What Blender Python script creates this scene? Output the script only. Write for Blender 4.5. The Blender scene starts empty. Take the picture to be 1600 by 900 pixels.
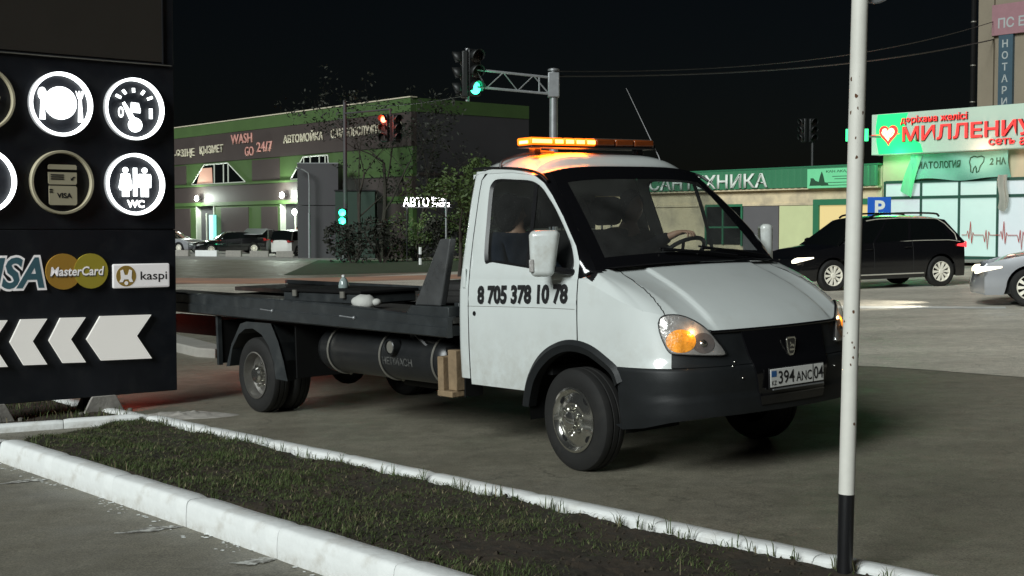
import bpy, bmesh, math, random
from mathutils import Vector, Matrix, noise

random.seed(7)
rad = math.radians
scene = bpy.context.scene
col = scene.collection

# ------------------------------------------------------------------ camera
CAM_H = 1.596
cam_data = bpy.data.cameras.new('camera')
cam_data.sensor_width = 36.0
cam_data.lens = 46.78
cam_data.clip_start = 0.1
cam_data.clip_end = 2000.0
cam = bpy.data.objects.new('camera', cam_data)
col.objects.link(cam)
cam.location = (0.0, 0.0, CAM_H)
cam.rotation_euler = (rad(90 - 2.624), 0.0, 0.0)
scene.camera = cam

# ------------------------------------------------------------------ night sky and key light
SUN_DIR = Vector((-0.52, -0.72, 0.46)).normalized()      # towards the light
world = bpy.data.worlds.new('World')
scene.world = world
world.use_nodes = True
wn = world.node_tree
bg = wn.nodes['Background']
sky = wn.nodes.new('ShaderNodeTexSky')
sky.sky_type = 'NISHITA'
sky.sun_disc = False
sky.sun_elevation = math.asin(SUN_DIR.z)
sky.sun_rotation = math.atan2(SUN_DIR.x, SUN_DIR.y)
wn.links.new(sky.outputs['Color'], bg.inputs['Color'])
bg.inputs['Strength'].default_value = 0.0007
sun_data = bpy.data.lights.new('sun', 'SUN')
sun_data.energy = 3.25
sun_data.angle = rad(24)
sun_data.color = (0.94, 1.0, 0.985)
sun = bpy.data.objects.new('sun', sun_data)
col.objects.link(sun)
sun.rotation_euler = SUN_DIR.to_track_quat('Z', 'Y').to_euler()
sun.location = (-4, -8, 12)

scene.view_settings.view_transform = 'Standard'
scene.view_settings.look = 'None'
scene.view_settings.exposure = 0.0
scene.view_settings.gamma = 1.0
scene.render.engine = 'CYCLES'
scene.cycles.use_denoising = True
scene.cycles.max_bounces = 6
scene.cycles.diffuse_bounces = 3
scene.cycles.glossy_bounces = 4
scene.cycles.transparent_max_bounces = 16
scene.cycles.sample_clamp_indirect = 6.0
scene.cycles.caustics_reflective = False
scene.cycles.caustics_refractive = False

# ------------------------------------------------------------------ directions of the place
LANE = Vector((0.6325, -0.7744, 0.0))        # the way the tow truck drives
BACK = -LANE
ACROSS = Vector((0.7744, 0.6325, 0.0))       # square to the lane, away from the camera
SLOPE = 0.0267


def gz(x, y=0.0):
    """height of the ground: a street that climbs gently to one side"""
    if x > 24.0:
        return SLOPE * 24.0
    if x > -8.0:
        return SLOPE * x
    t = min(1.0, (-8.0 - x) / 14.0)
    return -8.0 * SLOPE + 0.10 * t * t * (3 - 2 * t)


# ------------------------------------------------------------------ helpers
def lerp(a, b, t):
    return a + (b - a) * t


def tab(x, pts):
    if x <= pts[0][0]:
        return pts[0][1]
    for (x0, y0), (x1, y1) in zip(pts, pts[1:]):
        if x <= x1:
            return lerp(y0, y1, (x - x0) / (x1 - x0))
    return pts[-1][1]


def sstep(x, a=0.0, b=1.0):
    t = max(0.0, min(1.0, (x - a) / (b - a)))
    return t * t * (3 - 2 * t)


def spline(pts, n):
    """Catmull-Rom through a list of tuples, n samples per span"""
    P = [Vector(p) for p in pts]
    P = [P[0] * 2 - P[1]] + P + [P[-1] * 2 - P[-2]]
    out = []
    for i in range(1, len(P) - 2):
        for k in range(n):
            t = k / n
            p0, p1, p2, p3 = P[i - 1], P[i], P[i + 1], P[i + 2]
            out.append(0.5 * ((2 * p1) + (p2 - p0) * t + (2 * p0 - 5 * p1 + 4 * p2 - p3) * t * t + (3 * p1 - p0 - 3 * p2 + p3) * t ** 3))
    out.append(P[-2].copy())
    return out


class MB:
    """collects shapes, builds one mesh object"""

    def __init__(self):
        self.v, self.f, self.mi, self.sm = [], [], [], []

    def add(self, vs, fs, mi=0, sm=False):
        o = len(self.v)
        self.v += [tuple(p) for p in vs]
        for q in fs:
            self.f.append(tuple(i + o for i in q))
            self.mi.append(mi)
            self.sm.append(sm)
        return self

    def box(self, x0, x1, y0, y1, z0, z1, mi=0, mat=None):
        vs = [(x0, y0, z0), (x1, y0, z0), (x1, y1, z0), (x0, y1, z0), (x0, y0, z1), (x1, y0, z1), (x1, y1, z1), (x0, y1, z1)]
        if mat is not None:
            vs = [tuple(mat @ Vector(p)) for p in vs]
        return self.add(vs, [(0, 3, 2, 1), (4, 5, 6, 7), (0, 1, 5, 4), (1, 2, 6, 5), (2, 3, 7, 6), (3, 0, 4, 7)], mi)

    def prism(self, poly, a, b, axis='y', mi=0):
        """polygon extruded along an axis; poly is (x,z) for y, (y,z) for x, (x,y) for z"""
        def P(p, h):
            return (p[0], h, p[1]) if axis == 'y' else (h, p[0], p[1]) if axis == 'x' else (p[0], p[1], h)
        n = len(poly)
        area = sum(poly[i][0] * poly[(i + 1) % n][1] - poly[(i + 1) % n][0] * poly[i][1] for i in range(n))
        if (area < 0) != (axis == 'y'):
            poly = poly[::-1]
        vs = [P(p, a) for p in poly] + [P(p, b) for p in poly]
        fs = [tuple(range(n - 1, -1, -1)), tuple(range(n, 2 * n))]
        fs += [(i, (i + 1) % n, n + (i + 1) % n, n + i) for i in range(n)]
        if b < a:
            fs = [q[::-1] for q in fs]
        return self.add(vs, fs, mi)

    def tube(self, pts, r, n=8, mi=0, caps=True, sm=True):
        pts = [Vector(p) for p in pts]
        rr = r if isinstance(r, (list, tuple)) else [r] * len(pts)
        vs, fs = [], []
        up = None
        for i, p in enumerate(pts):
            d = (pts[min(i + 1, len(pts) - 1)] - pts[max(i - 1, 0)]).normalized()
            if up is None:
                up = Vector((0, 0, 1)) if abs(d.z) < 0.9 else Vector((1, 0, 0))
            a = d.cross(up).normalized()
            b = a.cross(d).normalized()
            up = b
            for k in range(n):
                t = 2 * math.pi * k / n
                vs.append(p + (a * math.cos(t) + b * math.sin(t)) * rr[i])
        for i in range(len(pts) - 1):
            for k in range(n):
                fs.append((i * n + k, (i + 1) * n + k, (i + 1) * n + (k + 1) % n, i * n + (k + 1) % n))
        self.add(vs, fs, mi, sm)
        if caps:
            self.add(vs[:n], [tuple(range(n))], mi)
            self.add(vs[-n:], [tuple(range(n - 1, -1, -1))], mi)
        return self

    def lathe(self, prof, n=32, axis='y', c=(0, 0, 0), mi=0, sm=True, closed=False):
        """prof = (radius, height) list turned round an axis"""
        vs, fs = [], []
        m = len(prof)
        for k in range(n):
            t = 2 * math.pi * k / n
            for r, h in prof:
                a, b = r * math.cos(t), r * math.sin(t)
                p = (a, h, b) if axis == 'y' else (h, a, b) if axis == 'x' else (a, b, h)
                vs.append((p[0] + c[0], p[1] + c[1], p[2] + c[2]))
        for k in range(n):
            k2 = (k + 1) % n
            for i in range(m - 1 if not closed else m):
                j = (i + 1) % m
                fs.append((k * m + i, k * m + j, k2 * m + j, k2 * m + i))
        return self.add(vs, fs, mi, sm)

    def grid(self, fn, nu, nv, mi=0, sm=True, flip=False):
        vs = [fn(i / nu, j / nv) for i in range(nu + 1) for j in range(nv + 1)]
        fs = []
        for i in range(nu):
            for j in range(nv):
                q = (i * (nv + 1) + j, (i + 1) * (nv + 1) + j, (i + 1) * (nv + 1) + j + 1, i * (nv + 1) + j + 1)
                fs.append(q[::-1] if flip else q)
        return self.add(vs, fs, mi, sm)

    def ball(self, c, r, n=12, m=8, mi=0):
        rx, ry, rz = r if isinstance(r, (tuple, list)) else (r, r, r)
        def fn(u, w):
            a, b = 2 * math.pi * u, math.pi * (w - 0.5)
            return (c[0] + rx * math.cos(a) * math.cos(b), c[1] + ry * math.sin(a) * math.cos(b), c[2] + rz * math.sin(b))
        return self.grid(fn, n, m, mi)

    def mirror_y(self):
        m = MB()
        m.add([(x, -y, z) for x, y, z in self.v], [])
        m.f = [q[::-1] for q in self.f]
        m.mi, m.sm = list(self.mi), list(self.sm)
        return m

    def mesh(self, name, mats, sharp=35, merge=True):
        me = bpy.data.meshes.new(name)
        me.from_pydata(self.v, [], self.f)
        for p, mi, sm in zip(me.polygons, self.mi, self.sm):
            p.material_index = mi
            p.use_smooth = sm
        for m in (mats if isinstance(mats, (list, tuple)) else [mats]):
            me.materials.append(m)
        if merge:
            bm = bmesh.new()
            bm.from_mesh(me)
            bmesh.ops.remove_doubles(bm, verts=bm.verts, dist=1e-5)
            bm.to_mesh(me)
            bm.free()
        if any(self.sm):
            me.set_sharp_from_angle(angle=rad(sharp))
        me.update()
        return me

    def build(self, name, mats, parent=None, loc=None, rot=None, bevel=0.0, seg=2, solid=0.0, sub=0, sharp=35, merge=True):
        o = bpy.data.objects.new(name, self.mesh(name, mats, sharp, merge))
        col.objects.link(o)
        if parent is not None:
            o.parent = parent
        if loc is not None:
            o.location = loc
        if rot is not None:
            o.rotation_euler = rot
        if solid:
            s = o.modifiers.new('solid', 'SOLIDIFY')
            s.thickness = solid
            s.offset = -1
        if sub:
            s = o.modifiers.new('sub', 'SUBSURF')
            s.levels = s.render_levels = sub
        if bevel:
            b = o.modifiers.new('bevel', 'BEVEL')
            b.width = bevel
            b.segments = seg
            b.limit_method = 'ANGLE'
            b.angle_limit = rad(40)
            for p in o.data.polygons:
                p.use_smooth = True
            o.data.set_sharp_from_angle(angle=rad(40))
        return o


def tag(o, label=None, cat=None, group=None, kind=None):
    if label:
        o['label'] = label
    if cat:
        o['category'] = cat
    if group:
        o['group'] = group
    if kind:
        o['kind'] = kind
    return o


def empty(name, loc, rz=0.0, label=None, cat=None, group=None, mat=None):
    o = bpy.data.objects.new(name, None)
    col.objects.link(o)
    o.empty_display_size = 0.2
    if mat is not None:
        o.matrix_world = mat
    else:
        o.location = loc
        o.rotation_euler = (0, 0, rz)
    return tag(o, label, cat, group)


def link_copy(o, parent=None):
    c = o.copy()
    col.objects.link(c)
    c.parent = parent
    return c


def copy_tree(o, parent=None):
    c = link_copy(o, parent)
    for ch in list(o.children):
        copy_tree(ch, c)
    return c


def text_mesh(body, mat, w=None, h=None, bold=0.0, extrude=0.0, cx=0.0, cz=0.0, y=0.0, align='CENTER', mirror=False, shear=0.0, wrap=None):
    """flat or raised lettering in the local XZ plane, read from -Y; w and h are its overall size"""
    cu = bpy.data.curves.new('lettering', 'FONT')
    cu.body = body
    cu.size = 1.0
    cu.offset = bold
    cu.extrude = 0.0
    cu.shear = shear
    cu.resolution_u = 3
    ob = bpy.data.objects.new('lettering', cu)
    col.objects.link(ob)
    me = bpy.data.meshes.new_from_object(ob)
    bpy.data.objects.remove(ob)
    bpy.data.curves.remove(cu)
    me.materials.clear()
    me.materials.append(mat)
    xs = [v.co.x for v in me.vertices]
    zs = [v.co.y for v in me.vertices]
    x0, x1, z0, z1 = min(xs), max(xs), min(zs), max(zs)
    sx = (w / (x1 - x0)) if w else None
    sz = (h / (z1 - z0)) if h else None
    sx = sx or sz
    sz = sz or sx
    for v in me.vertices:
        px = (v.co.x - (x0 + x1) / 2) * sx
        pz = (v.co.y - (z0 + z1) / 2) * sz
        if mirror:
            px = -px
        v.co = (px + cx, y, pz + cz)
    if extrude:
        bm = bmesh.new()
        bm.from_mesh(me)
        r = bmesh.ops.extrude_face_region(bm, geom=bm.faces[:])
        for e in r['geom']:
            if isinstance(e, bmesh.types.BMVert):
                e.co.y -= extrude
        bmesh.ops.recalc_face_normals(bm, faces=bm.faces[:])
        bm.to_mesh(me)
        bm.free()
    if wrap:
        for v in me.vertices:
            v.co = wrap(v.co)
    return me


def lettering(name, body, mat, parent, **kw):
    me = text_mesh(body, mat, **kw)
    me.name = name
    o = bpy.data.objects.new(name, me)
    col.objects.link(o)
    o.parent = parent
    return o


# ------------------------------------------------------------------ materials
MATS = {}


def mat(name, c, rough=0.6, metal=0.0, var=0.12, scale=4.0, bump=0.0, bscale=60.0, coat=0.0, emit=None, es=0.0, spec=0.5, c2=None, mixscale=2.0, lo=0.45, hi=0.65, rvar=0.0, detail=6.0):
    """principled surface with mottled colour, optional second tone in patches and fine relief"""
    if name in MATS:
        return MATS[name]
    m = bpy.data.materials.new(name)
    m.use_nodes = True
    nt = m.node_tree
    N, Lk = nt.nodes, nt.links
    b = N['Principled BSDF']
    b.inputs['Roughness'].default_value = rough
    b.inputs['Metallic'].default_value = metal
    b.inputs['Specular IOR Level'].default_value = spec
    b.inputs['Coat Weight'].default_value = coat
    b.inputs['Coat Roughness'].default_value = 0.06
    tc = N.new('ShaderNodeTexCoord')
    base = None
    if var > 0 or c2:
        nz = N.new('ShaderNodeTexNoise')
        nz.inputs['Scale'].default_value = scale
        nz.inputs['Detail'].default_value = detail
        nz.inputs['Roughness'].default_value = 0.62
        Lk.new(tc.outputs['Object'], nz.inputs['Vector'])
        mr = N.new('ShaderNodeMapRange')
        mr.inputs['From Min'].default_value = 0.25
        mr.inputs['From Max'].default_value = 0.75
        mr.inputs['To Min'].default_value = 1.0 - var
        mr.inputs['To Max'].default_value = 1.0 + var
        Lk.new(nz.outputs['Fac'], mr.inputs['Value'])
        mx = N.new('ShaderNodeMix')
        mx.data_type = 'RGBA'
        mx.blend_type = 'MULTIPLY'
        mx.inputs['Factor'].default_value = 1.0
        mx.inputs[6].default_value = (*c, 1)
        Lk.new(mr.outputs['Result'], mx.inputs[7])
        base = mx.outputs[2]
        if c2:
            n2 = N.new('ShaderNodeTexNoise')
            n2.inputs['Scale'].default_value = mixscale
            n2.inputs['Detail'].default_value = 8
            n2.inputs['Roughness'].default_value = 0.65
            Lk.new(tc.outputs['Object'], n2.inputs['Vector'])
            r2 = N.new('ShaderNodeMapRange')
            r2.inputs['From Min'].default_value = lo
            r2.inputs['From Max'].default_value = hi
            Lk.new(n2.outputs['Fac'], r2.inputs['Value'])
            m2 = N.new('ShaderNodeMix')
            m2.data_type = 'RGBA'
            m2.inputs[7].default_value = (*c2, 1)
            Lk.new(r2.outputs['Result'], m2.inputs['Factor'])
            Lk.new(base, m2.inputs[6])
            base = m2.outputs[2]
        Lk.new(base, b.inputs['Base Color'])
        if rvar:
            rr = N.new('ShaderNodeMapRange')
            rr.inputs['From Min'].default_value = 0.3
            rr.inputs['From Max'].default_value = 0.7
            rr.inputs['To Min'].default_value = max(0.02, rough - rvar)
            rr.inputs['To Max'].default_value = min(1, rough + rvar)
            Lk.new(nz.outputs['Fac'], rr.inputs['Value'])
            Lk.new(rr.outputs['Result'], b.inputs['Roughness'])
    else:
        b.inputs['Base Color'].default_value = (*c, 1)
    if bump:
        nb = N.new('ShaderNodeTexNoise')
        nb.inputs['Scale'].default_value = bscale
        nb.inputs['Detail'].default_value = 5
        Lk.new(tc.outputs['Object'], nb.inputs['Vector'])
        bp = N.new('ShaderNodeBump')
        bp.inputs['Strength'].default_value = bump
        bp.inputs['Distance'].default_value = 0.01
        Lk.new(nb.outputs['Fac'], bp.inputs['Height'])
        Lk.new(bp.outputs['Normal'], b.inputs['Normal'])
    if emit:
        b.inputs['Emission Color'].default_value = (*emit, 1)
        b.inputs['Emission Strength'].default_value = es
    MATS[name] = m
    return m


def glass(name, tint=(0.5, 0.55, 0.55), refl=0.12, rough=0.02, refl_haze=0.0):
    if name in MATS:
        return MATS[name]
    m = bpy.data.materials.new(name)
    m.use_nodes = True
    nt = m.node_tree
    N, Lk = nt.nodes, nt.links
    N.remove(N['Principled BSDF'])
    out = N['Material Output']
    tr = N.new('ShaderNodeBsdfTransparent')
    tr.inputs['Color'].default_value = (*tint, 1)
    gl = N.new('ShaderNodeBsdfGlossy')
    gl.inputs['Roughness'].default_value = rough
    gl.inputs['Color'].default_value = (0.9, 0.95, 0.95, 1)
    fr = N.new('ShaderNodeLayerWeight')
    pw_ = N.new('ShaderNodeMath')
    pw_.operation = 'POWER'
    pw_.inputs[1].default_value = 4.0
    Lk.new(fr.outputs['Facing'], pw_.inputs[0])
    ad = N.new('ShaderNodeMath')
    ad.operation = 'ADD'
    ad.inputs[1].default_value = refl * 0.4
    ad.use_clamp = True
    Lk.new(pw_.outputs['Value'], ad.inputs[0])
    mx = N.new('ShaderNodeMixShader')
    Lk.new(ad.outputs['Value'], mx.inputs['Fac'])
    Lk.new(tr.outputs['BSDF'], mx.inputs[1])
    Lk.new(gl.outputs['BSDF'], mx.inputs[2])
    last = mx.outputs['Shader']
    if refl_haze:  # pale diffuse film painted in place of the haze of reflected light
        df = N.new('ShaderNodeBsdfDiffuse')
        df.inputs['Color'].default_value = (0.55, 0.56, 0.54, 1)
        nz = N.new('ShaderNodeTexNoise')
        nz.inputs['Scale'].default_value = 3.0
        nz.inputs['Detail'].default_value = 8.0
        tc = N.new('ShaderNodeTexCoord')
        Lk.new(tc.outputs['Object'], nz.inputs['Vector'])
        mr = N.new('ShaderNodeMapRange')
        for k, v in zip(('From Min', 'From Max', 'To Min', 'To Max'), (0.3, 0.75, refl_haze * 0.5, refl_haze * 2.0)):
            mr.inputs[k].default_value = v
        Lk.new(nz.outputs['Fac'], mr.inputs['Value'])
        m2 = N.new('ShaderNodeMixShader')
        Lk.new(mr.outputs['Result'], m2.inputs['Fac'])
        Lk.new(last, m2.inputs[1])
        Lk.new(df.outputs['BSDF'], m2.inputs[2])
        last = m2.outputs['Shader']
    Lk.new(last, out.inputs['Surface'])
    MATS[name] = m
    return m


def glow(name, c, s, base=(0.8, 0.8, 0.8)):
    return mat(name, base, rough=0.4, var=0.0, emit=c, es=s)


def asphalt_mat(name, base):
    m = bpy.data.materials.new(name)
    m.use_nodes = True
    N, Lk = m.node_tree.nodes, m.node_tree.links
    b = N['Principled BSDF']
    tc = N.new('ShaderNodeTexCoord')

    def nz(scale, detail=6, rough=0.6, mapping=None):
        t = N.new('ShaderNodeTexNoise')
        t.inputs['Scale'].default_value = scale
        t.inputs['Detail'].default_value = detail
        t.inputs['Roughness'].default_value = rough
        Lk.new(mapping or tc.outputs['Object'], t.inputs['Vector'])
        return t.outputs['Fac']

    def rng(v, a, bb, c, d):
        r = N.new('ShaderNodeMapRange')
        for k, val in zip(('From Min', 'From Max', 'To Min', 'To Max'), (a, bb, c, d)):
            r.inputs[k].default_value = val
        Lk.new(v, r.inputs['Value'])
        return r.outputs['Result']

    def mul(a, bb, op='MULTIPLY'):
        q = N.new('ShaderNodeMath')
        q.operation = op
        Lk.new(a, q.inputs[0])
        if isinstance(bb, float):
            q.inputs[1].default_value = bb
        else:
            Lk.new(bb, q.inputs[1])
        return q.outputs['Value']
    # streaks worn along the lane
    mp = N.new('ShaderNodeMapping')
    mp.inputs['Rotation'].default_value = (0, 0, math.atan2(0.7744, 0.6325))
    mp.inputs['Scale'].default_value = (0.12, 1.0, 1.0)
    Lk.new(tc.outputs['Object'], mp.inputs['Vector'])
    big = rng(nz(0.35, 5), 0.3, 0.7, 0.80, 1.18)
    streak = rng(nz(1.1, 5, 0.6, mp.outputs['Vector']), 0.3, 0.7, 0.82, 1.18)
    fine = rng(nz(95.0, 3, 0.7), 0.3, 0.7, 0.45, 1.6)
    mid = rng(nz(7.0, 6, 0.7), 0.3, 0.7, 0.80, 1.2)
    val = mul(mul(big, streak), mul(fine, mid))
    vor = N.new('ShaderNodeTexVoronoi')
    vor.feature = 'DISTANCE_TO_EDGE'
    vor.inputs['Scale'].default_value = 0.55
    wob = N.new('ShaderNodeVectorMath')
    wob.operation = 'MULTIPLY_ADD'
    nc = N.new('ShaderNodeTexNoise')
    nc.inputs['Scale'].default_value = 3.0
    nc.inputs['Detail'].default_value = 6
    Lk.new(tc.outputs['Object'], nc.inputs['Vector'])
    Lk.new(nc.outputs['Color'], wob.inputs[0])
    wob.inputs[1].default_value = (0.7, 0.7, 0.7)
    Lk.new(tc.outputs['Object'], wob.inputs[2])
    Lk.new(wob.outputs['Vector'], vor.inputs['Vector'])
    crack = rng(vor.outputs['Distance'], 0.0, 0.006, 0.55, 1.0)
    mask = rng(nz(0.23, 3), 0.44, 0.52, 0.0, 1.0)
    cm = N.new('ShaderNodeMix')
    cm.data_type = 'FLOAT'
    cm.inputs[2].default_value = 1.0
    Lk.new(mask, cm.inputs['Factor'])
    Lk.new(crack, cm.inputs[3])
    val = mul(val, cm.outputs[0])
    mx = N.new('ShaderNodeMix')
    mx.data_type = 'RGBA'
    mx.blend_type = 'MULTIPLY'
    mx.inputs['Factor'].default_value = 1.0
    mx.inputs[6].default_value = (*base, 1)
    Lk.new(val, mx.inputs[7])
    Lk.new(mx.outputs[2], b.inputs['Base Color'])
    Lk.new(rng(nz(2.0, 4), 0.3, 0.7, 0.40, 0.66), b.inputs['Roughness'])
    bp = N.new('ShaderNodeBump')
    bp.inputs['Strength'].default_value = 0.5
    bp.inputs['Distance'].default_value = 0.006
    Lk.new(nz(140.0, 4, 0.7), bp.inputs['Height'])
    Lk.new(bp.outputs['Normal'], b.inputs['Normal'])
    return m


ASPHALT = asphalt_mat('asphalt', (0.188, 0.174, 0.134))
ASPHALT_LIGHT = asphalt_mat('pale_asphalt', (0.54, 0.50, 0.42))
M_PAINT = mat('white_paint_on_concrete', (0.84, 0.86, 0.85), 0.7, var=0.05, scale=9, bump=0.25, bscale=30, c2=(0.55, 0.53, 0.48), mixscale=5, lo=0.60, hi=0.80)
M_KERB = mat('kerb_paint', (0.84, 0.86, 0.85), 0.7, var=0.06, scale=9, bump=0.3, bscale=30, c2=(0.58, 0.56, 0.51), mixscale=4, lo=0.58, hi=0.80)
M_CONC = mat('concrete', (0.33, 0.31, 0.28), 0.85, var=0.2, scale=10, bump=0.4, bscale=50)
M_SOIL = mat('soil', (0.042, 0.031, 0.020), 0.95, var=0.35, scale=14, bump=0.9, bscale=35, c2=(0.026, 0.024, 0.014), mixscale=3)
M_GRASS = mat('grass_blade', (0.062, 0.092, 0.024), 0.8, var=0.4, scale=5, c2=(0.105, 0.098, 0.044), mixscale=6, lo=0.5, hi=0.7)
M_WHITE = mat('white_body_paint', (0.66, 0.70, 0.685), 0.30, var=0.04, scale=3, coat=0.8, c2=(0.58, 0.60, 0.57), mixscale=4.0, lo=0.55, hi=0.85)
def grime(m, z0, z1, c):
    """road dirt thrown up the lower panels, broken by noise"""
    nt = m.node_tree
    N, Lk = nt.nodes, nt.links
    b = N['Principled BSDF']
    src = b.inputs['Base Color'].links[0].from_socket
    tc = N.new('ShaderNodeTexCoord')
    sp = N.new('ShaderNodeSeparateXYZ')
    Lk.new(tc.outputs['Object'], sp.inputs[0])
    mr = N.new('ShaderNodeMapRange')
    for k, v in zip(('From Min', 'From Max', 'To Min', 'To Max'), (z0, z1, 1.0, 0.0)):
        mr.inputs[k].default_value = v
    Lk.new(sp.outputs['Z'], mr.inputs['Value'])
    nz = N.new('ShaderNodeTexNoise')
    nz.inputs['Scale'].default_value = 9.0
    nz.inputs['Detail'].default_value = 9.0
    nz.inputs['Roughness'].default_value = 0.75
    Lk.new(tc.outputs['Object'], nz.inputs['Vector'])
    n2 = N.new('ShaderNodeMapRange')
    n2.inputs['From Min'].default_value = 0.38
    n2.inputs['From Max'].default_value = 0.72
    Lk.new(nz.outputs['Fac'], n2.inputs['Value'])
    mu = N.new('ShaderNodeMath')
    mu.operation = 'MULTIPLY'
    Lk.new(mr.outputs['Result'], mu.inputs[0])
    Lk.new(n2.outputs['Result'], mu.inputs[1])
    mx = N.new('ShaderNodeMix')
    mx.data_type = 'RGBA'
    mx.inputs[7].default_value = (*c, 1)
    Lk.new(mu.outputs['Value'], mx.inputs['Factor'])
    Lk.new(src, mx.inputs[6])
    Lk.new(mx.outputs[2], b.inputs['Base Color'])


grime(M_KERB, -0.01, 0.075, (0.33, 0.30, 0.24))
grime(M_WHITE, 0.45, 1.0, (0.48, 0.48, 0.44))
M_BUMP = mat('bumper_plastic', (0.012, 0.0135, 0.0145), 0.5, spec=0.3, var=0.2, scale=8, bump=0.12, bscale=160)
M_BLACK = mat('black_trim', (0.010, 0.010, 0.011), 0.35, var=0.1)
M_GLOSSBLACK = mat('gloss_black', (0.006, 0.006, 0.007), 0.12, var=0.0, coat=0.5)
M_RUBBER = mat('tyre_rubber', (0.009, 0.0088, 0.0082), 0.8, var=0.25, scale=12, c2=(0.018, 0.0165, 0.014), mixscale=3, lo=0.5, hi=0.75)
M_STEEL = mat('dark_painted_steel', (0.026, 0.030, 0.032), 0.45, var=0.25, scale=6, c2=(0.055, 0.058, 0.056), mixscale=3, lo=0.55, hi=0.8, rvar=0.15)
M_CHASSIS = mat('chassis_black', (0.005, 0.005, 0.005), 0.8, var=0.2, spec=0.2)
M_CHROME = mat('chrome', (0.66, 0.65, 0.60), 0.15, metal=0.96, var=0.05)
M_TRIM = mat('bright_trim', (0.75, 0.72, 0.62), 0.3, metal=0.4, var=0.0)
M_SILVER = mat('silver_wheel_paint', (0.34, 0.33, 0.31), 0.30, metal=0.85, var=0.2, scale=15)
M_WORN = mat('worn_steel_plate', (0.085, 0.088, 0.09), 0.34, metal=0.3, var=0.3, scale=5, c2=(0.14, 0.14, 0.135), mixscale=3.5, lo=0.5, hi=0.8, rvar=0.15)
M_GALV = mat('galvanised_steel', (0.30, 0.31, 0.32), 0.45, metal=0.6, var=0.15, scale=8)
M_DARKGLASS = mat('tinted_glass', (0.004, 0.005, 0.005), 0.05, var=0.0, coat=0.3)
# ------------------------------------------------------------------ tow truck: skin of the cab front
_PL = [(0.02, -0.965), (0.25, -0.965), (0.45, -0.962), (0.62, -0.945), (0.755, -0.90), (0.86, -0.812), (0.94, -0.675), (0.99, -0.50), (1.018, -0.25), (1.028, 0.0)]
_PL = _PL + [(x, -y) for x, y in _PL[-2::-1]]


def _dense():
    P = [(2 * _PL[0][0] - _PL[1][0], 2 * _PL[0][1] - _PL[1][1])] + _PL + [(2 * _PL[-1][0] - _PL[-2][0], 2 * _PL[-1][1] - _PL[-2][1])]
    out = []
    for i in range(1, len(P) - 2):
        for k in range(16):
            t = k / 16
            q = []
            for d in (0, 1):
                p0, p1, p2, p3 = P[i - 1][d], P[i][d], P[i + 1][d], P[i + 2][d]
                q.append(0.5 * (2 * p1 + (p2 - p0) * t + (2 * p0 - 5 * p1 + 4 * p2 - p3) * t * t + (3 * p1 - p0 - 3 * p2 + p3) * t ** 3))
            out.append(tuple(q))
    out.append(_PL[-1])
    acc = [0.0]
    for a, b in zip(out, out[1:]):
        acc.append(acc[-1] + math.hypot(b[0] - a[0], b[1] - a[1]))
    return out, acc


_DP, _DA = _dense()


def plan(s):
    """point and outward normal on the cab's outline seen from above; s=-1 right door, 0 nose, 1 left door"""
    a = (s + 1) / 2 * _DA[-1]
    lo, hi = 0, len(_DA) - 2
    while lo < hi:
        m = (lo + hi + 1) // 2
        if _DA[m] <= a:
            lo = m
        else:
            hi = m - 1
    i = lo
    t = (a - _DA[i]) / (_DA[i + 1] - _DA[i])
    p, q = _DP[i], _DP[i + 1]
    p0, q0 = _DP[max(i - 1, 0)], _DP[min(i + 2, len(_DP) - 1)]
    tx = lerp(q[0] - p0[0], q0[0] - p[0], t)
    ty = lerp(q[1] - p0[1], q0[1] - p[1], t)
    l = math.hypot(tx, ty)
    return lerp(p[0], q[0], t), lerp(p[1], q[1], t), ty / l, -tx / l


VPROF = [(0.25, 0.05), (0.40, 0.02), (0.55, 0.006), (0.75, 0.0), (1.0, 0.0), (1.15, 0.006), (1.26, 0.020), (1.36, 0.040), (1.55, 0.085), (1.74, 0.137), (1.98, 0.205), (2.05, 0.225)]
DPROF = [(0.28, 0.09), (0.34, 0.03), (0.42, 0.004), (0.52, 0.0), (0.535, 0.010), (0.56, 0.006), (0.64, 0.0), (0.70, 0.008), (0.75, 0.036), (0.85, 0.058), (0.93, 0.076), (1.0, 0.092), (1.1, 0.11), (1.3, 0.15)]


def sidew(z):
    return 0.965 - tab(z, VPROF)


def fas(s, z, off=0.0):
    x, y, nx, ny = plan(s)
    w = sstep(x, 0.45, 0.86)
    d = lerp(tab(z, VPROF), tab(z, DPROF), w) - off
    return (x - nx * d, y - ny * d, z)


def s_at_x(xv):
    """outline parameter on the right side where the outline has a given x"""
    lo, hi = -1.0, 0.0
    for _ in range(40):
        m = (lo + hi) / 2
        if plan(m)[0] < xv:
            lo = m
        else:
            hi = m
    return lo
# ------------------------------------------------------------------ tow truck
TRUCK_M = Matrix(((0.63253017, 0.77407529, -0.02670248, 1.14425525), (-0.77435168, 0.63275546, -0.00001634, 9.18118887), (0.01688349, 0.02068745, 0.99964343, 0.0301461), (0, 0, 0, 1)))
M_LED = glow('amber_led_lit', (1.0, 0.42, 0.05), 6.0)
M_AMBER = glow('amber_lamp_lit', (1.0, 0.12, 0.004), 2.3, (0.8, 0.3, 0.02))
M_AMBER_LENS = mat('amber_lens', (0.22, 0.05, 0.012), 0.15, var=0.1, coat=0.5)
M_INDIC = mat('turn_indicator_lit', (0.8, 0.30, 0.03), 0.25, var=0.55, scale=22, emit=(1.0, 0.34, 0.03), es=0.55, bump=0.5, bscale=60)
_n = M_INDIC.node_tree
_b = _n.nodes['Principled BSDF']
_n.links.new(_b.inputs['Base Color'].links[0].from_socket, _b.inputs['Emission Color'])
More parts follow.
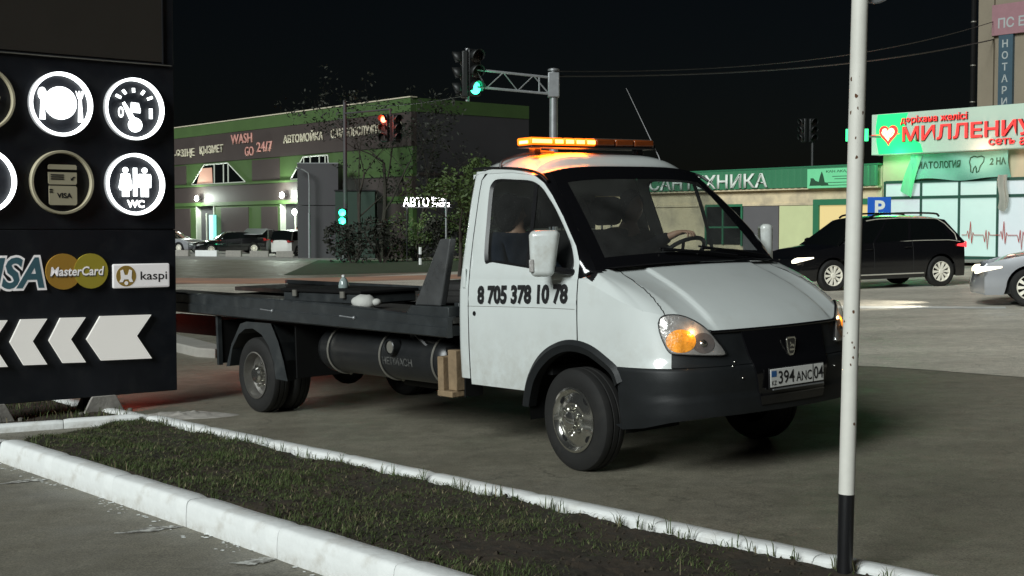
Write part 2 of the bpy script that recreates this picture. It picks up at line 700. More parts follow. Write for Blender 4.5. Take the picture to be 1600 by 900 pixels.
M_REFL = mat('lamp_reflector', (0.50, 0.48, 0.46), 0.25, metal=0.35, var=0.25, scale=14, bump=0.6, bscale=28)
M_BOWL = mat('lamp_bowl', (0.26, 0.23, 0.22), 0.22, metal=0.4, var=0.2, scale=18)
M_SCREEN = glass('windscreen_glass', (0.78, 0.82, 0.81), 0.14, refl_haze=0.035)
M_SIDEGL = glass('door_glass', (0.70, 0.74, 0.74), 0.14, refl_haze=0.02)
M_LENS = glass('lamp_lens', (0.93, 0.93, 0.93), 0.2)
M_SEAT = mat('seat_fabric', (0.022, 0.022, 0.024), 0.9, var=0.25, scale=20)
M_DASH = mat('dashboard_plastic', (0.014, 0.014, 0.015), 0.6, var=0.15)
M_PRINT = mat('black_print', (0.012, 0.012, 0.013), 0.55, var=0.0)
M_PLATEW = mat('plate_white', (0.72, 0.72, 0.69), 0.45, var=0.06, scale=30)
M_BLUE = mat('plate_blue', (0.03, 0.12, 0.32), 0.5, var=0.1)
M_WOOD = mat('raw_timber', (0.24, 0.17, 0.10), 0.85, var=0.3, scale=9, bump=0.4, bscale=30)
M_TANK = mat('tank_paint', (0.014, 0.015, 0.016), 0.34, var=0.25, scale=5, c2=(0.028, 0.028, 0.026), mixscale=4, lo=0.55, hi=0.85)
M_STRAP = mat('steel_band', (0.26, 0.25, 0.22), 0.5, metal=0.5, var=0.2)
M_DECK = mat('deck_plate', (0.060, 0.058, 0.054), 0.5, metal=0.3, var=0.3, scale=5, c2=(0.11, 0.09, 0.07), mixscale=2.5, lo=0.5, hi=0.8, bump=0.3, bscale=45)
M_LETTER_W = mat('white_vinyl_lettering', (0.75, 0.76, 0.74), 0.5, var=0.05)

truck = empty('tow_truck', (0, 0, 0), mat=TRUCK_M, label='white flatbed tow truck with amber roof beacon turning at the kerb', cat='tow truck')


def right_left(mb, name, mats, parent, **kw):
    a = mb.build(name, mats, parent, **kw)
    b = mb.mirror_y().build(name, mats, parent, **kw)
    return a, b


# ---- front skin: bonnet and wings as one fan from windscreen foot to shoulder line
ZSH = [(0.02, 1.268), (0.25, 1.20), (0.45, 1.125), (0.62, 1.06), (0.76, 1.03), (0.87, 1.0), (0.93, 0.955), (0.965, 0.930), (1.03, 0.923)]


def screen_foot(y):
    t = min(1.0, abs(y) / 0.88)
    return (0.225 - 0.06 * t * t, y, 1.325 - 0.022 * t * t)


def shoulder(s):
    x, y, nx, ny = plan(s)
    z = tab(x, ZSH)
    return fas(s, z)


def bonnet_pt(a, b):
    s = -1 + 2 * a
    q = shoulder(s)
    # foot point: spread along the windscreen foot
    px, py = plan(s)[:2]
    yy = 0.88 * math.copysign(min(1.0, abs(py) / 0.95) ** 0.85, py)
    if px < 0.45:
        yy = math.copysign(lerp(0.885, abs(yy), sstep(px, 0.02, 0.45)), py)
    r = screen_foot(yy)
    if px < 0.3:
        r = (min(r[0], q[0]), r[1], r[2] - 0.028 * (1 - sstep(px, 0.02, 0.3)))
    L = math.hypot(q[0] - r[0], q[1] - r[1])
    x, y = lerp(r[0], q[0], b), lerp(r[1], q[1], b)
    z = lerp(r[2], q[2], b)
    z += min(0.046, 0.06 * L) * (math.sin(math.pi * b ** 1.35) ** 0.9 if 0 < b < 1 else 0)
    yc = lerp(0.51, 0.56, b)
    z += 0.017 * sstep(yc - abs(y), -0.008, 0.012) * sstep(b, 0.0, 0.1) * sstep(1 - b, 0.0, 0.12)
    return (x, y, z)


SEAM = spline([(0.08, -0.695), (0.20, -0.722), (0.45, -0.768), (0.60, -0.797), (0.715, -0.822)], 10)


def seam_y(x):
    return -tab(x, [(p[0], p[1]) for p in SEAM]) if x < 0.715 else 1.0


NA, NB = 200, 26
A0 = (s_at_x(0.076) + 1) / 2
hood, wingR, wingL, footR, footL = MB(), MB(), MB(), MB(), MB()
gv = [[bonnet_pt(lerp(A0, 1 - A0, i / NA), j / NB) for j in range(NB + 1)] for i in range(NA + 1)]
for i in range(NA):
    for j in range(NB):
        q = (gv[i][j], gv[i + 1][j], gv[i + 1][j + 1], gv[i][j + 1])
        cx = sum(p[0] for p in q) / 4
        cy = sum(p[1] for p in q) / 4
        cz_ = sum(p[2] for p in q) / 4
        if cx < 0.20 and abs(cy) > 0.80 and cz_ > 1.272 - 0.35 * max(0.0, cx - 0.09):
            (footR if cy < 0 else footL).add(q, [(0, 3, 2, 1)], 0, True)
            continue
        tgt = hood if abs(cy) < seam_y(cx) - 0.0 else (wingR if cy < 0 else wingL)
        tgt.add(q, [(0, 3, 2, 1)], 0, True)
ARCH_C = (0.0, 0.36)


def arch_z(x, rx=0.50, rz=0.49, cz=0.36):
    t = x / rx
    return cz + rz * math.sqrt(max(0.0, 1 - t * t)) if abs(t) < 1 else 0.0


S_FEND = s_at_x(0.805)


def wing_side(side):
    m = MB()

    def fn(u, w):
        s = lerp(2 * A0 - 1, S_FEND, u)
        x = plan(s)[0]
        zb = max(0.712, arch_z(x))
        zt = tab(x, ZSH)
        p = fas(s, lerp(zb, zt, w))
        return (p[0], p[1] * side, p[2])
    return m.grid(fn, 44, 14, flip=(side < 0))


for tgt, side in ((wingR, 1), (wingL, -1)):
    w = wing_side(side)
    tgt.add(w.v, w.f, 0, True)
hood.build('bonnet', M_WHITE, truck, sharp=50)
for f_ in (footR, footL):
    if f_.f:
        f_.build('pillar_foot', M_BLACK, truck, sharp=50)
wingR.build('wing', M_WHITE, truck, sharp=50)
wingL.build('wing', M_WHITE, truck, sharp=50)
for sd in (1, -1):
    gap = MB()
    pts = []
    for p in SEAM:
        best = min(((abs(g[0] - p.x) + abs(g[1] - p.y), g) for row in gv for g in row), key=lambda t: t[0])[1]
        pts.append((p.x, p.y * sd, best[2] + 0.003))
    gap.tube(pts, 0.0028, 6)
    gap.build('bonnet_gap', M_BLACK, truck)

# ---- bumper, grille
S_ARCH = s_at_x(0.435)


def bump_bot(s):
    x = plan(s)[0]
    return tab(x, [(0.43, 0.315), (0.62, 0.34), (0.8, 0.385), (0.95, 0.41), (1.03, 0.412)])


def bump_top(s):
    x = plan(s)[0]
    return 0.716 if x < 0.80 else lerp(0.716, 0.921, sstep(x, 0.80, 0.835))


bm_ = MB()
bm_.grid(lambda u, w: fas(lerp(S_ARCH, -S_ARCH, u), lerp(bump_bot(lerp(S_ARCH, -S_ARCH, u)), 0.706, w), 0.006), 110, 16)
bm_.grid(lambda u, w: fas(lerp(S_ARCH, -S_ARCH, u), 0.706 + 0.012 * w, 0.006 - 0.018 * w), 110, 2)
S_FR = s_at_x(0.803)
bm_.grid(lambda u, w: fas(lerp(S_FR, -S_FR, u), lerp(0.7165, 0.921, w), 0.003), 90, 8)
# lower lip turned under and rear ends
bm_.grid(lambda u, w: (lambda p, t: (p[0] - t * 0.10, p[1] * (1 - 0.04 * t), p[2] + 0.02 * t))(fas(lerp(S_ARCH, -S_ARCH, u), bump_bot(lerp(S_ARCH, -S_ARCH, u)), 0.006), 1 - w), 110, 2)
bm_.build('bumper', M_BUMP, truck, sharp=60)
for (s_, z_) in ((-0.285, 0.735), (-0.30, 0.71), (-0.262, 0.635), (0.262, 0.635)):
    p = fas(s_, z_, 0.008)
    MB().ball(p, 0.007, 8, 6).build('bumper_screw', M_CHROME, truck)
gr = MB()


def grille_s(w, side):
    return side * lerp(0.175, 0.232, w)


gr.grid(lambda u, w: fas(lerp(grille_s(w, -1), grille_s(w, 1), u), lerp(0.455, 0.918, w), 0.014 + 0.006 * math.sin(math.pi * w)), 30, 16)
for sd in (-1, 1):
    gr.grid(lambda u, w: fas(grille_s(w, sd), lerp(0.455, 0.918, w), lerp(0.004, 0.014 + 0.006 * math.sin(math.pi * w), u if sd < 0 else 1 - u)), 2, 16)
grille = gr.build('grille', M_GLOSSBLACK, truck, sharp=50)
lip = MB()
lip.tube([fas(lerp(-0.37, 0.37, k / 40), 0.922, 0.010) for k in range(41)], 0.010, 8)
lip.build('grille_lip', M_GLOSSBLACK, grille)
# shield emblem with a leaping deer reduced to a few strokes
em = empty('emblem', (fas(0.0, 0.80, 0.028)), 0)
em.parent = truck
shield = [(-0.034, 0.058), (0.034, 0.058), (0.046, 0.045), (0.040, 0.0), (0.030, -0.045), (0.016, -0.062), (-0.016, -0.062), (-0.030, -0.045), (-0.040, 0.0), (-0.046, 0.045)]
MB().prism(shield, 0.0, 0.010, 'x').build('shield', M_CHROME, em, bevel=0.002)
MB().prism([(a * 0.78, b * 0.80) for a, b in shield], 0.010, 0.0115, 'x').build('field', M_GLOSSBLACK, em)
deer = MB()
deer.prism([(-0.022, -0.030), (0.022, -0.030), (0.020, -0.018), (-0.020, -0.018)], 0.0115, 0.014, 'x')
deer.prism([(0.018, -0.010), (0.024, 0.004), (0.012, 0.012), (-0.002, 0.010), (-0.008, 0.022), (-0.018, 0.028), (-0.016, 0.018), (-0.010, 0.008), (-0.018, -0.008), (-0.010, -0.004), (0.004, 0.0)], 0.0115, 0.014, 'x')
deer.build('deer_mark', M_CHROME, em)

# ---- number plate
pl = empty('number_plate', (1.062, 0.0, 0.617), 0)
pl.parent = truck
pl.rotation_euler = (0, 0, rad(90))                     # local x runs to the truck's left
MB().box(-0.268, 0.268, 0.001, 0.012, -0.066, 0.063).build('plate_holder', M_BLACK, pl, bevel=0.003)
MB().box(-0.260, 0.260, -0.003, 0.001, -0.056, 0.056).build('plate', M_PLATEW, pl, bevel=0.002)
MB().box(-0.252, -0.205, -0.0042, -0.003, 0.008, 0.045).build('flag', M_BLUE, pl)
lettering('plate_lettering', 'KZ', M_PRINT, pl, w=0.045, h=0.028, cx=-0.228, cz=-0.030, y=-0.0045, bold=0.01)
lettering('plate_lettering', '394', M_PRINT, pl, w=0.155, h=0.082, cx=-0.110, cz=0.0, y=-0.0045, bold=0.012)
lettering('plate_lettering', 'ANC', M_PRINT, pl, w=0.155, h=0.062, cx=0.062, cz=-0.008, y=-0.0045, bold=0.012)
lettering('plate_lettering', '04', M_PRINT, pl, w=0.095, h=0.080, cx=0.207, cz=0.0, y=-0.0045, bold=0.012)
MB().box(0.150, 0.156, -0.0042, -0.003, -0.056, 0.056).build('plate_divider', M_PRINT, pl)
MB().box(-0.235, 0.26, -0.0042, 0.010, -0.075, -0.067).build('plate_lip', M_GALV, pl)

# ---- headlights laid on the corner of the skin
HL = [(-0.5891, 0.984), (-0.5798, 1.019), (-0.5511, 1.035), (-0.4908, 1.030), (-0.4367, 0.999), (-0.3872, 0.945), (-0.3513, 0.876), (-0.3193, 0.799), (-0.3345, 0.779), (-0.4095, 0.785), (-0.4845, 0.794), (-0.5388, 0.807), (-0.5632, 0.861), (-0.5823, 0.93)]
HLs = [(p[0], p[1]) for p in spline([(a, b, 0) for a, b in HL + HL[:1]], 4)][:-1]
HC = (-0.455, 0.885)


def hl_patch(rings, side, grow=1.0):
    """rings = (scale, offset) from rim to centre over the lamp outline"""
    m = MB()
    n = len(HLs)
    vs = []
    for sc, off in rings:
        for a, b in HLs:
            s_, z_ = HC[0] + (a - HC[0]) * sc * grow, HC[1] + (b - HC[1]) * sc * grow
            p = fas(s_, z_, off)
            vs.append((p[0], p[1] * side, p[2]))
    fs = []
    for r in range(len(rings) - 1):
        for k in range(n):
            k2 = (k + 1) % n
            q = (r * n + k, r * n + k2, (r + 1) * n + k2, (r + 1) * n + k)
            fs.append(q if side < 0 else q[::-1])
    cap = tuple(range((len(rings) - 1) * n, len(rings) * n))
    fs.append(cap if side < 0 else cap[::-1])
    return m.add(vs, fs, 0, True)


def hl_disc(cs, cz, rs, rz, off, dome, side, n=28):
    m = MB()
    vs = []
    ks = (1.0, 0.92, 0.75, 0.45, 0.0)
    for j, k in enumerate(ks):
        for i in range(n):
            t = 2 * math.pi * i / n
            p = fas(cs + rs * k * math.cos(t), cz + rz * k * math.sin(t), off + dome * (1 - k * k))
            vs.append((p[0], p[1] * side, p[2]))
    fs = []
    for j in range(len(ks) - 1):
        for i in range(n):
            i2 = (i + 1) % n
            q = (j * n + i, j * n + i2, (j + 1) * n + i2, (j + 1) * n + i)
            fs.append(q if side > 0 else q[::-1])
    return m.add(vs, fs, 0, True)


for side in (1, -1):
    h = empty('headlight', (0, 0, 0))
    h.parent = truck
    hl_patch([(1.0, 0.0), (1.0, 0.012), (0.9, 0.011)], side, 1.025).build('gasket', M_BLACK, h)
    hl_patch([(1.0, 0.010), (0.93, 0.016), (0.6, 0.014), (0.2, 0.013)], side).build('reflector', M_REFL, h)
    hl_disc(-0.497, 0.877, 0.060, 0.070, 0.0175, 0.012, side).build('turn_indicator', M_INDIC, h)
    hl_disc(-0.408, 0.860, 0.046, 0.062, 0.0175, -0.004, side).build('lamp_bowl', M_BOWL, h)
    hl_disc(-0.408, 0.860, 0.015, 0.022, 0.019, 0.012, side).build('bulb_shield', M_CHROME, h)
    ild = bpy.data.lights.new('indicator_light', 'POINT')
    ild.energy, ild.color, ild.shadow_soft_size = 0.35, (1.0, 0.55, 0.25), 0.01
    ilo = bpy.data.objects.new('indicator_light', ild)
    col.objects.link(ilo)
    ilo.parent = h
    ip_ = fas(-0.45, 0.93, 0.036)
    ilo.location = (ip_[0], ip_[1] * side, ip_[2])
    hl_patch([(1.0, 0.010), (0.985, 0.030), (0.9, 0.040), (0.6, 0.046), (0.2, 0.048)], side).build('lens', M_LENS, h, sharp=70)

# ---- windscreen, its black surround and the pillars
def roof_edge(v):
    """front edge of the roof, v from -1 (right) to 1"""
    y = 0.722 * v
    return (-0.425 - 0.02 * v * v, y, 2.004 - 0.042 * abs(v) ** 4)


def screen(v, t):
    f = screen_foot(0.875 * v)
    r = roof_edge(v * 0.985)
    x, y, z = (lerp(f[k], r[k], t) for k in range(3))
    bl = 0.016 * math.sin(math.pi * t) * (1 - 0.4 * v * v)
    return (x + bl * 0.7, y, z + bl * 0.72)


def uvbox(v0, v1, t0, t1, off=0.0):
    def fn(a, b):
        p = screen(lerp(v0, v1, a), lerp(t0, t1, b))
        return (p[0] + off * 0.63, p[1], p[2] + off * 0.77)
    return fn


ws = MB().grid(uvbox(-0.88, 0.88, 0.10, 0.86, 0.0), 30, 12).build('windscreen', M_SCREEN, truck)
sur = MB()
sur.grid(uvbox(-1, 1, 0.0, 0.105, 0.001), 30, 3)
sur.grid(uvbox(-1, 1, 0.855, 1.0, 0.001), 30, 4)
sur.grid(uvbox(-1, -0.875, 0.10, 0.86, 0.001), 3, 12)
sur.grid(uvbox(0.875, 1, 0.10, 0.86, 0.001), 3, 12)
sur.build('windscreen_surround', M_GLOSSBLACK, truck, sharp=60)
cowl = MB()
cowl.grid(lambda a, b: (lambda f: (f[0] + 0.07 * b, f[1], f[2] + 0.012 - 0.004 * b))(screen_foot(lerp(-0.80, 0.80, a))), 24, 2)
cowl.build('cowl', M_BLACK, truck)
wip = MB()
for y0, y1 in ((-0.28, 0.42), (0.10, 0.80)):
    a = screen(y1 / 0.875, 0.02)
    b = screen(y0 / 0.875, 0.10)
    n_ = Vector((0.63, 0, 0.77))
    A, B = Vector(a) + n_ * 0.03, Vector(b) + n_ * 0.03
    w_ = MB().tube([A, A.lerp(B, 0.5) + n_ * 0.012, B], 0.009, 6)
    w_.tube([A.lerp(B, 0.2) + n_ * -0.012 + Vector((-0.02, 0, 0.02)), B + n_ * -0.012 + Vector((-0.02, 0, 0.02))], 0.007, 6)
    w_.build('wiper', M_BLACK, ws)

# ---- doors
INNER = [(-0.925, 1.363), (-0.973, 1.622), (-1.010, 1.842), (-1.002, 1.905), (-0.939, 1.936), (-0.743, 1.925), (-0.565, 1.908), (-0.445, 1.862), (-0.342, 1.783), (-0.239, 1.693), (-0.062, 1.502), (0.008, 1.378), (0.012, 1.318), (-0.018, 1.290), (-0.155, 1.292), (-0.339, 1.307), (-0.579, 1.330), (-0.829, 1.354)]
OUTER = [(-1.070, 1.24), (-1.098, 1.62), (-1.117, 1.84), (-1.118, 1.935), (-1.070, 1.978), (-0.793, 1.974), (-0.541, 1.944), (-0.424, 1.888), (-0.314, 1.800), (-0.163, 1.655), (0.010, 1.463), (0.066, 1.360), (0.068, 1.24), (-0.018, 1.24), (-0.155, 1.24), (-0.339, 1.24), (-0.579, 1.24), (-0.829, 1.24)]


def _resample():
    n = len(INNER)
    inn, out = [], []
    for k in range(n):
        p = [Vector((*INNER[(k + d) % n], 0)) for d in (-1, 0, 1, 2)]
        for j in range(4):
            t = j / 4
            q = 0.5 * ((2 * p[1]) + (p[2] - p[0]) * t + (2 * p[0] - 5 * p[1] + 4 * p[2] - p[3]) * t * t + (3 * p[1] - p[0] - 3 * p[2] + p[3]) * t ** 3)
            inn.append((q.x, q.y))
            a, b = OUTER[k], OUTER[(k + 1) % n]
            out.append((lerp(a[0], b[0], t), lerp(a[1], b[1], t)))
    return inn, out


INNER4, OUTER4 = _resample()


def sk(x, z, off=0.0, side=-1):
    return (x, side * (sidew(z) + off), z)


def make_door(side):
    d = MB()
    fl = side < 0

    def low(u, w):
        x = lerp(-1.072, 0.066, u)
        zb = max(0.49, arch_z(x, 0.50, 0.49))
        z = lerp(zb, 1.24, w)
        return sk(x, z, 0.0035 * math.exp(-((z - 1.10) / 0.012) ** 2), side)
    d.grid(low, 60, 26, flip=not fl)
    n = len(INNER4)
    for k in range(n):
        k2 = (k + 1) % n
        for j in range(4):
            t0, t1 = j / 4, (j + 1) / 4
            q = []
            for (kk, tt) in ((k, t0), (k2, t0), (k2, t1), (k, t1)):
                x, z = lerp(OUTER4[kk][0], INNER4[kk][0], tt), lerp(OUTER4[kk][1], INNER4[kk][1], tt)
                q.append(sk(x, z, 0.004 * math.sin(math.pi * tt), side))
            d.add(q, [(0, 1, 2, 3) if not fl else (3, 2, 1, 0)], 0, True)
    do = d.build('door', M_WHITE, truck, sharp=50)
    # rubber in the window opening and the glass itself
    r = MB()
    for k in range(n):
        k2 = (k + 1) % n
        cx, cz = -0.5, 1.6
        def sh(p, f):
            return (lerp(p[0], cx, f), lerp(p[1], cz, f))
        a, b = INNER4[k], INNER4[k2]
        a2, b2 = sh(a, 0.055), sh(b, 0.055)
        q = [sk(*a, 0.0, side), sk(*b, 0.0, side), sk(*b2, -0.014, side), sk(*a2, -0.014, side)]
        r.add(q, [(0, 1, 2, 3) if not fl else (3, 2, 1, 0)], 0, True)
    r.prism([(-0.53, 1.315), (-0.495, 1.315), (-0.385, 1.88), (-0.41, 1.89)], side * 0.85, side * 0.86) if False else None
    pq = [((-0.475, 1.315), (-0.438, 1.315)), ((-0.485, 1.50), (-0.448, 1.50)), ((-0.505, 1.70), (-0.466, 1.70)), ((-0.535, 1.905), (-0.495, 1.895))]
    for (a, b), (c, e) in zip(pq, pq[1:]):
        q = [sk(*a, -0.006, side), sk(*b, -0.006, side), sk(*e, -0.006, side), sk(*c, -0.006, side)]
        r.add(q, [(0, 1, 2, 3) if fl else (3, 2, 1, 0)], 0, True)
    r.build('window_rubber', M_BLACK, do)
    g = MB()
    vs = [sk(lerp(p[0], -0.5, 0.05), lerp(p[1], 1.6, 0.05), -0.016, side) for p in INNER4]
    vs.append(sk(-0.5, 1.6, -0.016, side))
    g.add(vs, [((k + 1) % n, k, n) if not fl else (k, (k + 1) % n, n) for k in range(n)], 0, True)
    g.build('window_glass', M_SIDEGL, do)
    # handle in the rear strip and the lock
    hm = MB()
    hm.box(-1.140, -1.104, side * 0.945, side * 0.966, 1.17, 1.315)
    hm.build('door_handle', M_WHITE, do, bevel=0.012, seg=3)
    MB().lathe([(0.0, side * 0.968), (0.017, side * 0.968), (0.019, side * 0.955)], 16, 'y', (-1.005, 0, 0.995)).build('door_lock', M_BLACK, do)
    # seam groove along the belt
    MB().tube([sk(x, 1.045 + 0.012 * math.sin((x + 1.1) * 1.5), 0.0005, side) for x in [lerp(-1.09, 0.05, k / 20) for k in range(21)]], 0.0016, 5).build('door_crease', M_STRAP, do)
    gp = MB()
    gp.tube([sk(-1.078, 0.50, 0.0, side), sk(-1.074, 1.24, 0.0, side), sk(-1.102, 1.62, 0, side), sk(-1.121, 1.84, 0, side), sk(-1.122, 1.937, 0, side), sk(-1.073, 1.981, 0, side)], 0.0035, 5)
    gp.tube([sk(0.070, 0.86, 0.0, side), sk(0.070, 1.05, 0.0, side), sk(0.070, 1.25, 0.0, side)], 0.0035, 5)
    gp.build('door_gap', M_BLACK, do)
    return do


doorR = make_door(-1)
doorL = make_door(1)
num = lettering('phone_number', '8 705 378 10 78', M_PRINT, doorR, w=0.95, h=0.132, cx=-0.490, cz=1.140, y=0.0, bold=0.048, wrap=lambda c: sk(c.x, c.z + (c.x + 0.50) * 0.03, 0.006, -1))
lettering('phone_number', '8 705 378 10 78', M_PRINT, doorL, w=0.95, h=0.118, cx=0.560, cz=1.142, y=0.0, bold=0.045, wrap=lambda c: sk(-c.x, c.z, 0.006, 1))

# ---- rear strip, back wall, roof
def XREAR(z):
    return tab(z, [(0.5, -1.215), (0.8, -1.215), (1.3, -1.205), (1.58, -1.215), (1.8, -1.235), (2.0, -1.238)])


cab = MB()
for side in (-1, 1):
    fl = side < 0

    def strip(u, w, side=side):
        z = lerp(0.53, 2.0, w)
        x0 = tab(z, [(0.5, -1.084), (1.24, -1.079), (1.62, -1.107), (1.84, -1.126), (1.935, -1.127), (2.0, -1.09)])
        xr = XREAR(z)
        if u <= 0.7:
            return sk(lerp(x0, xr + 0.05, u / 0.7), z, 0, side)
        t = (u - 0.7) / 0.3 * math.pi / 2
        return (xr + 0.05 - 0.05 * math.sin(t), side * (sidew(z) - 0.05 * (1 - math.cos(t))), z)
    cab.grid(strip, 12, 26, flip=fl)
# back wall with an opening for the rear window
def back(y0, y1, z0, z1):
    def fn(u, w):
        z = lerp(z0, z1, w)
        lim = sidew(z) - 0.05
        y = max(-lim, min(lim, lerp(y0, y1, u)))
        return (XREAR(z), y, z)
    return fn


cab.grid(back(-1, 1, 0.53, 1.40), 12, 8, flip=True)
cab.grid(back(-1, 1, 1.82, 2.0), 12, 3, flip=True)
cab.grid(back(-1, -0.70, 1.40, 1.82), 4, 5, flip=True)
cab.grid(back(0.70, 1, 1.40, 1.82), 4, 5, flip=True)
cab.build('cab_shell', M_WHITE, truck, sharp=50)
rw = MB().grid(back(-0.70, 0.70, 1.40, 1.82), 8, 4, flip=True).build('rear_window', M_SIDEGL, truck)
for body, w_, cx_ in (('8 705 378 10 78', 0.98, -0.02),):
    lettering('rear_phone_number', body, M_LETTER_W, rw, w=w_, h=0.115, cx=cx_, cz=1.735, y=0.0, bold=0.02, wrap=lambda c: (XREAR(c.z) - 0.004, -c.x, c.z))
MB().box(-1.222, -1.218, -0.17, -0.10, 1.62, 1.72).build('window_sticker', M_PLATEW, rw)

roof = MB()
ZC = [(-1.25, 2.04), (-1.20, 2.090), (-1.05, 2.118), (-0.85, 2.130), (-0.68, 2.112), (-0.56, 2.078), (-0.48, 2.040), (-0.425, 2.002)]


def roof_pt(u, w):
    v = lerp(-1, 1, w)
    e = roof_edge(v)
    xr = -1.235
    x = lerp(xr, e[0], u)
    zc = tab(x + (1 - u) * 0.0, ZC)
    drop = 0.112 * abs(v) ** 4.5
    zr = zc - drop
    z = lerp(zr, e[2], sstep(u, 0.80, 1.0))
    y = 0.762 * v if u < 0.6 else lerp(0.762, 0.722, (u - 0.6) / 0.4) * v
    return (x, y, z)


roof.grid(roof_pt, 34, 40, flip=True)
roof.build('roof', M_WHITE, truck, sharp=60)
for side in (-1, 1):
    rsk = MB()
    # side of the roof down to the door top, front part dark with the pillar
    rsk.grid(lambda u, w: (lambda p, z0: (p[0], side * lerp(sidew(z0) , abs(p[1]), w), lerp(z0, p[2], w)))(roof_pt(u * 0.93, 0 if side < 0 else 1), tab(roof_pt(u * 0.93, 0)[0], [(-1.07, 1.980), (-0.793, 1.976), (-0.541, 1.946)])), 24, 2, flip=side > 0)
    rsk.build('roof_side', M_WHITE, truck)
for side in (-1, 1):
    gut = MB()
    pts = [(x, side * (sidew(z) + 0.010), z) for x, z in ((-1.235, 2.022), (-1.06, 2.020), (-0.80, 2.006), (-0.60, 1.982), (-0.46, 1.945), (-0.38, 1.90))]
    gut.tube(spline(pts, 5), 0.010, 6)
    gut.build('gutter', M_BLACK, truck)
# black pillar between door and screen
for side in (-1, 1):
    pil = MB()
    dl = [OUTER[k] for k in (6, 7, 8, 9, 10, 11, 12)]
    dls = spline([(a, b, 0) for a, b in dl], 5)

    def pf(u, w, side=side):
        p = dls[min(int(round(u * (len(dls) - 1))), len(dls) - 1)]
        t = max(0.0, min(1.0, (p.y - 1.30) / (1.955 - 1.30)))
        e = screen(side * 1.0, t)
        a = sk(p.x, p.y, -0.002, side)
        b_ = (e[0], e[1], e[2])
        return tuple(lerp(a[k], b_[k], w) + (0.012 * math.sin(math.pi * w) * side if k == 1 else 0) for k in range(3))
    pil.grid(pf, len(dls) - 1, 4, flip=side > 0)
    pil.build('windscreen_pillar', M_GLOSSBLACK, truck, sharp=60)

# ---- wheel arch flares, wells
ARC = [(-0.520, 0.385), (-0.492, 0.47), (-0.43, 0.60), (-0.34, 0.705), (-0.22, 0.79), (-0.08, 0.842), (0.06, 0.852), (0.20, 0.826), (0.33, 0.765), (0.43, 0.70), (0.47, 0.62)]
arcs = spline([(a, b, 0) for a, b in ARC], 4)
for side in (-1, 1):
    fl_ = MB()
    rows = []
    n_ = len(arcs)
    for i, p in enumerate(arcs):
        c = Vector((0.0, 0.36, 0))
        d = (Vector((p.x, p.y, 0)) - c).normalized()
        o = Vector((p.x, p.y, 0)) + d * 0.012
        mid = o - d * 0.035
        inn = o - d * 0.080
        rows.append([(o.x, side * (sidew(o.y) - 0.004), o.y), (mid.x, side * (sidew(mid.y) + 0.024), mid.y), (inn.x, side * (sidew(inn.y) + 0.008), inn.y), (inn.x, side * (sidew(inn.y) - 0.06), inn.y)])
    vs = [q for r_ in rows for q in r_]
    fs = []
    for i in range(n_ - 1):
        for j in range(3):
            q = (i * 4 + j, i * 4 + j + 1, (i + 1) * 4 + j + 1, (i + 1) * 4 + j)
            fs.append(q[::-1] if side < 0 else q)
    fl_.add(vs, fs, 0, True)
    fl_.build('wheel_arch_trim', M_BUMP, truck, sharp=50)
for side in (-1, 1):
    well = MB()
    well.grid(lambda u, w: (0.465 * math.cos(math.pi * (1.05 - 1.1 * u)), side * lerp(0.93, 0.45, w), 0.36 + 0.44 * math.sin(math.pi * (1.05 - 1.1 * u))), 20, 2, flip=side < 0)
    well.add([(-0.5, side * 0.45, 0.42), (0.5, side * 0.45, 0.42), (0.5, side * 0.45, 0.9), (-0.5, side * 0.45, 0.9)], [(0, 1, 2, 3)])
    well.build('wheel_well', M_CHASSIS, truck)

# ---- underside and frame
ch = MB()
ch.box(-1.20, -0.46, -0.88, 0.88, 0.50, 0.58)
ch.box(0.42, 0.80, -0.70, 0.70, 0.40, 0.60)
ch.box(-7.0, 0.6, -0.43, -0.36, 0.56, 0.76)
ch.box(-7.0, 0.6, 0.36, 0.43, 0.56, 0.76)
ch.box(-0.35, 0.35, -0.42, 0.42, 0.42, 0.95)
for x in (-1.6, -2.6, -3.4, -5.0, -6.2):
    ch.box(x - 0.05, x + 0.05, -0.40, 0.40, 0.58, 0.72)
ch.tube([(0.0, -0.80, 0.335), (0.0, 0.80, 0.335)], 0.05, 10)
ch.tube([(-4.23, -0.80, 0.335), (-4.23, 0.80, 0.335)], 0.06, 10)
ch.ball((-4.23, 0.0, 0.335), 0.17)
ch.tube([(-0.6, 0.0, 0.52), (-4.1, 0.0, 0.38)], 0.045, 8)
ch.build('frame_rails', M_CHASSIS, truck)

# ---- wheels
def tyre_mesh():
    m = MB()
    R, w2 = 0.336, 0.0925
    prof = [(0.205, -w2 * 0.78), (0.215, -w2 * 0.92), (0.25, -w2 * 1.03), (0.285, -w2 * 1.02), (0.312, -w2 * 0.92), (0.328, -w2 * 0.80), (R, -w2 * 0.60), (R, -0.030), (R - 0.008, -0.027), (R - 0.008, -0.020), (R, -0.017), (R, 0.017), (R - 0.008, 0.020), (R - 0.008, 0.027), (R, 0.030), (R, w2 * 0.60), (0.328, w2 * 0.80), (0.312, w2 * 0.92), (0.285, w2 * 1.02), (0.25, w2 * 1.03), (0.215, w2 * 0.92), (0.205, w2 * 0.78)]
    m.lathe(prof, 56, 'y')
    return m


def hole_pts(r, a, rr, n=10):
    return [(r * math.cos(a) + rr * math.cos(t) * 1.0, r * math.sin(a) + rr * math.sin(t)) for t in [2 * math.pi * k / n for k in range(n)]]


TYRE = tyre_mesh().mesh('tyre', M_RUBBER, 30)


def add_tyre(parent):
    o = bpy.data.objects.new('tyre', TYRE)
    col.objects.link(o)
    o.parent = parent
    return o


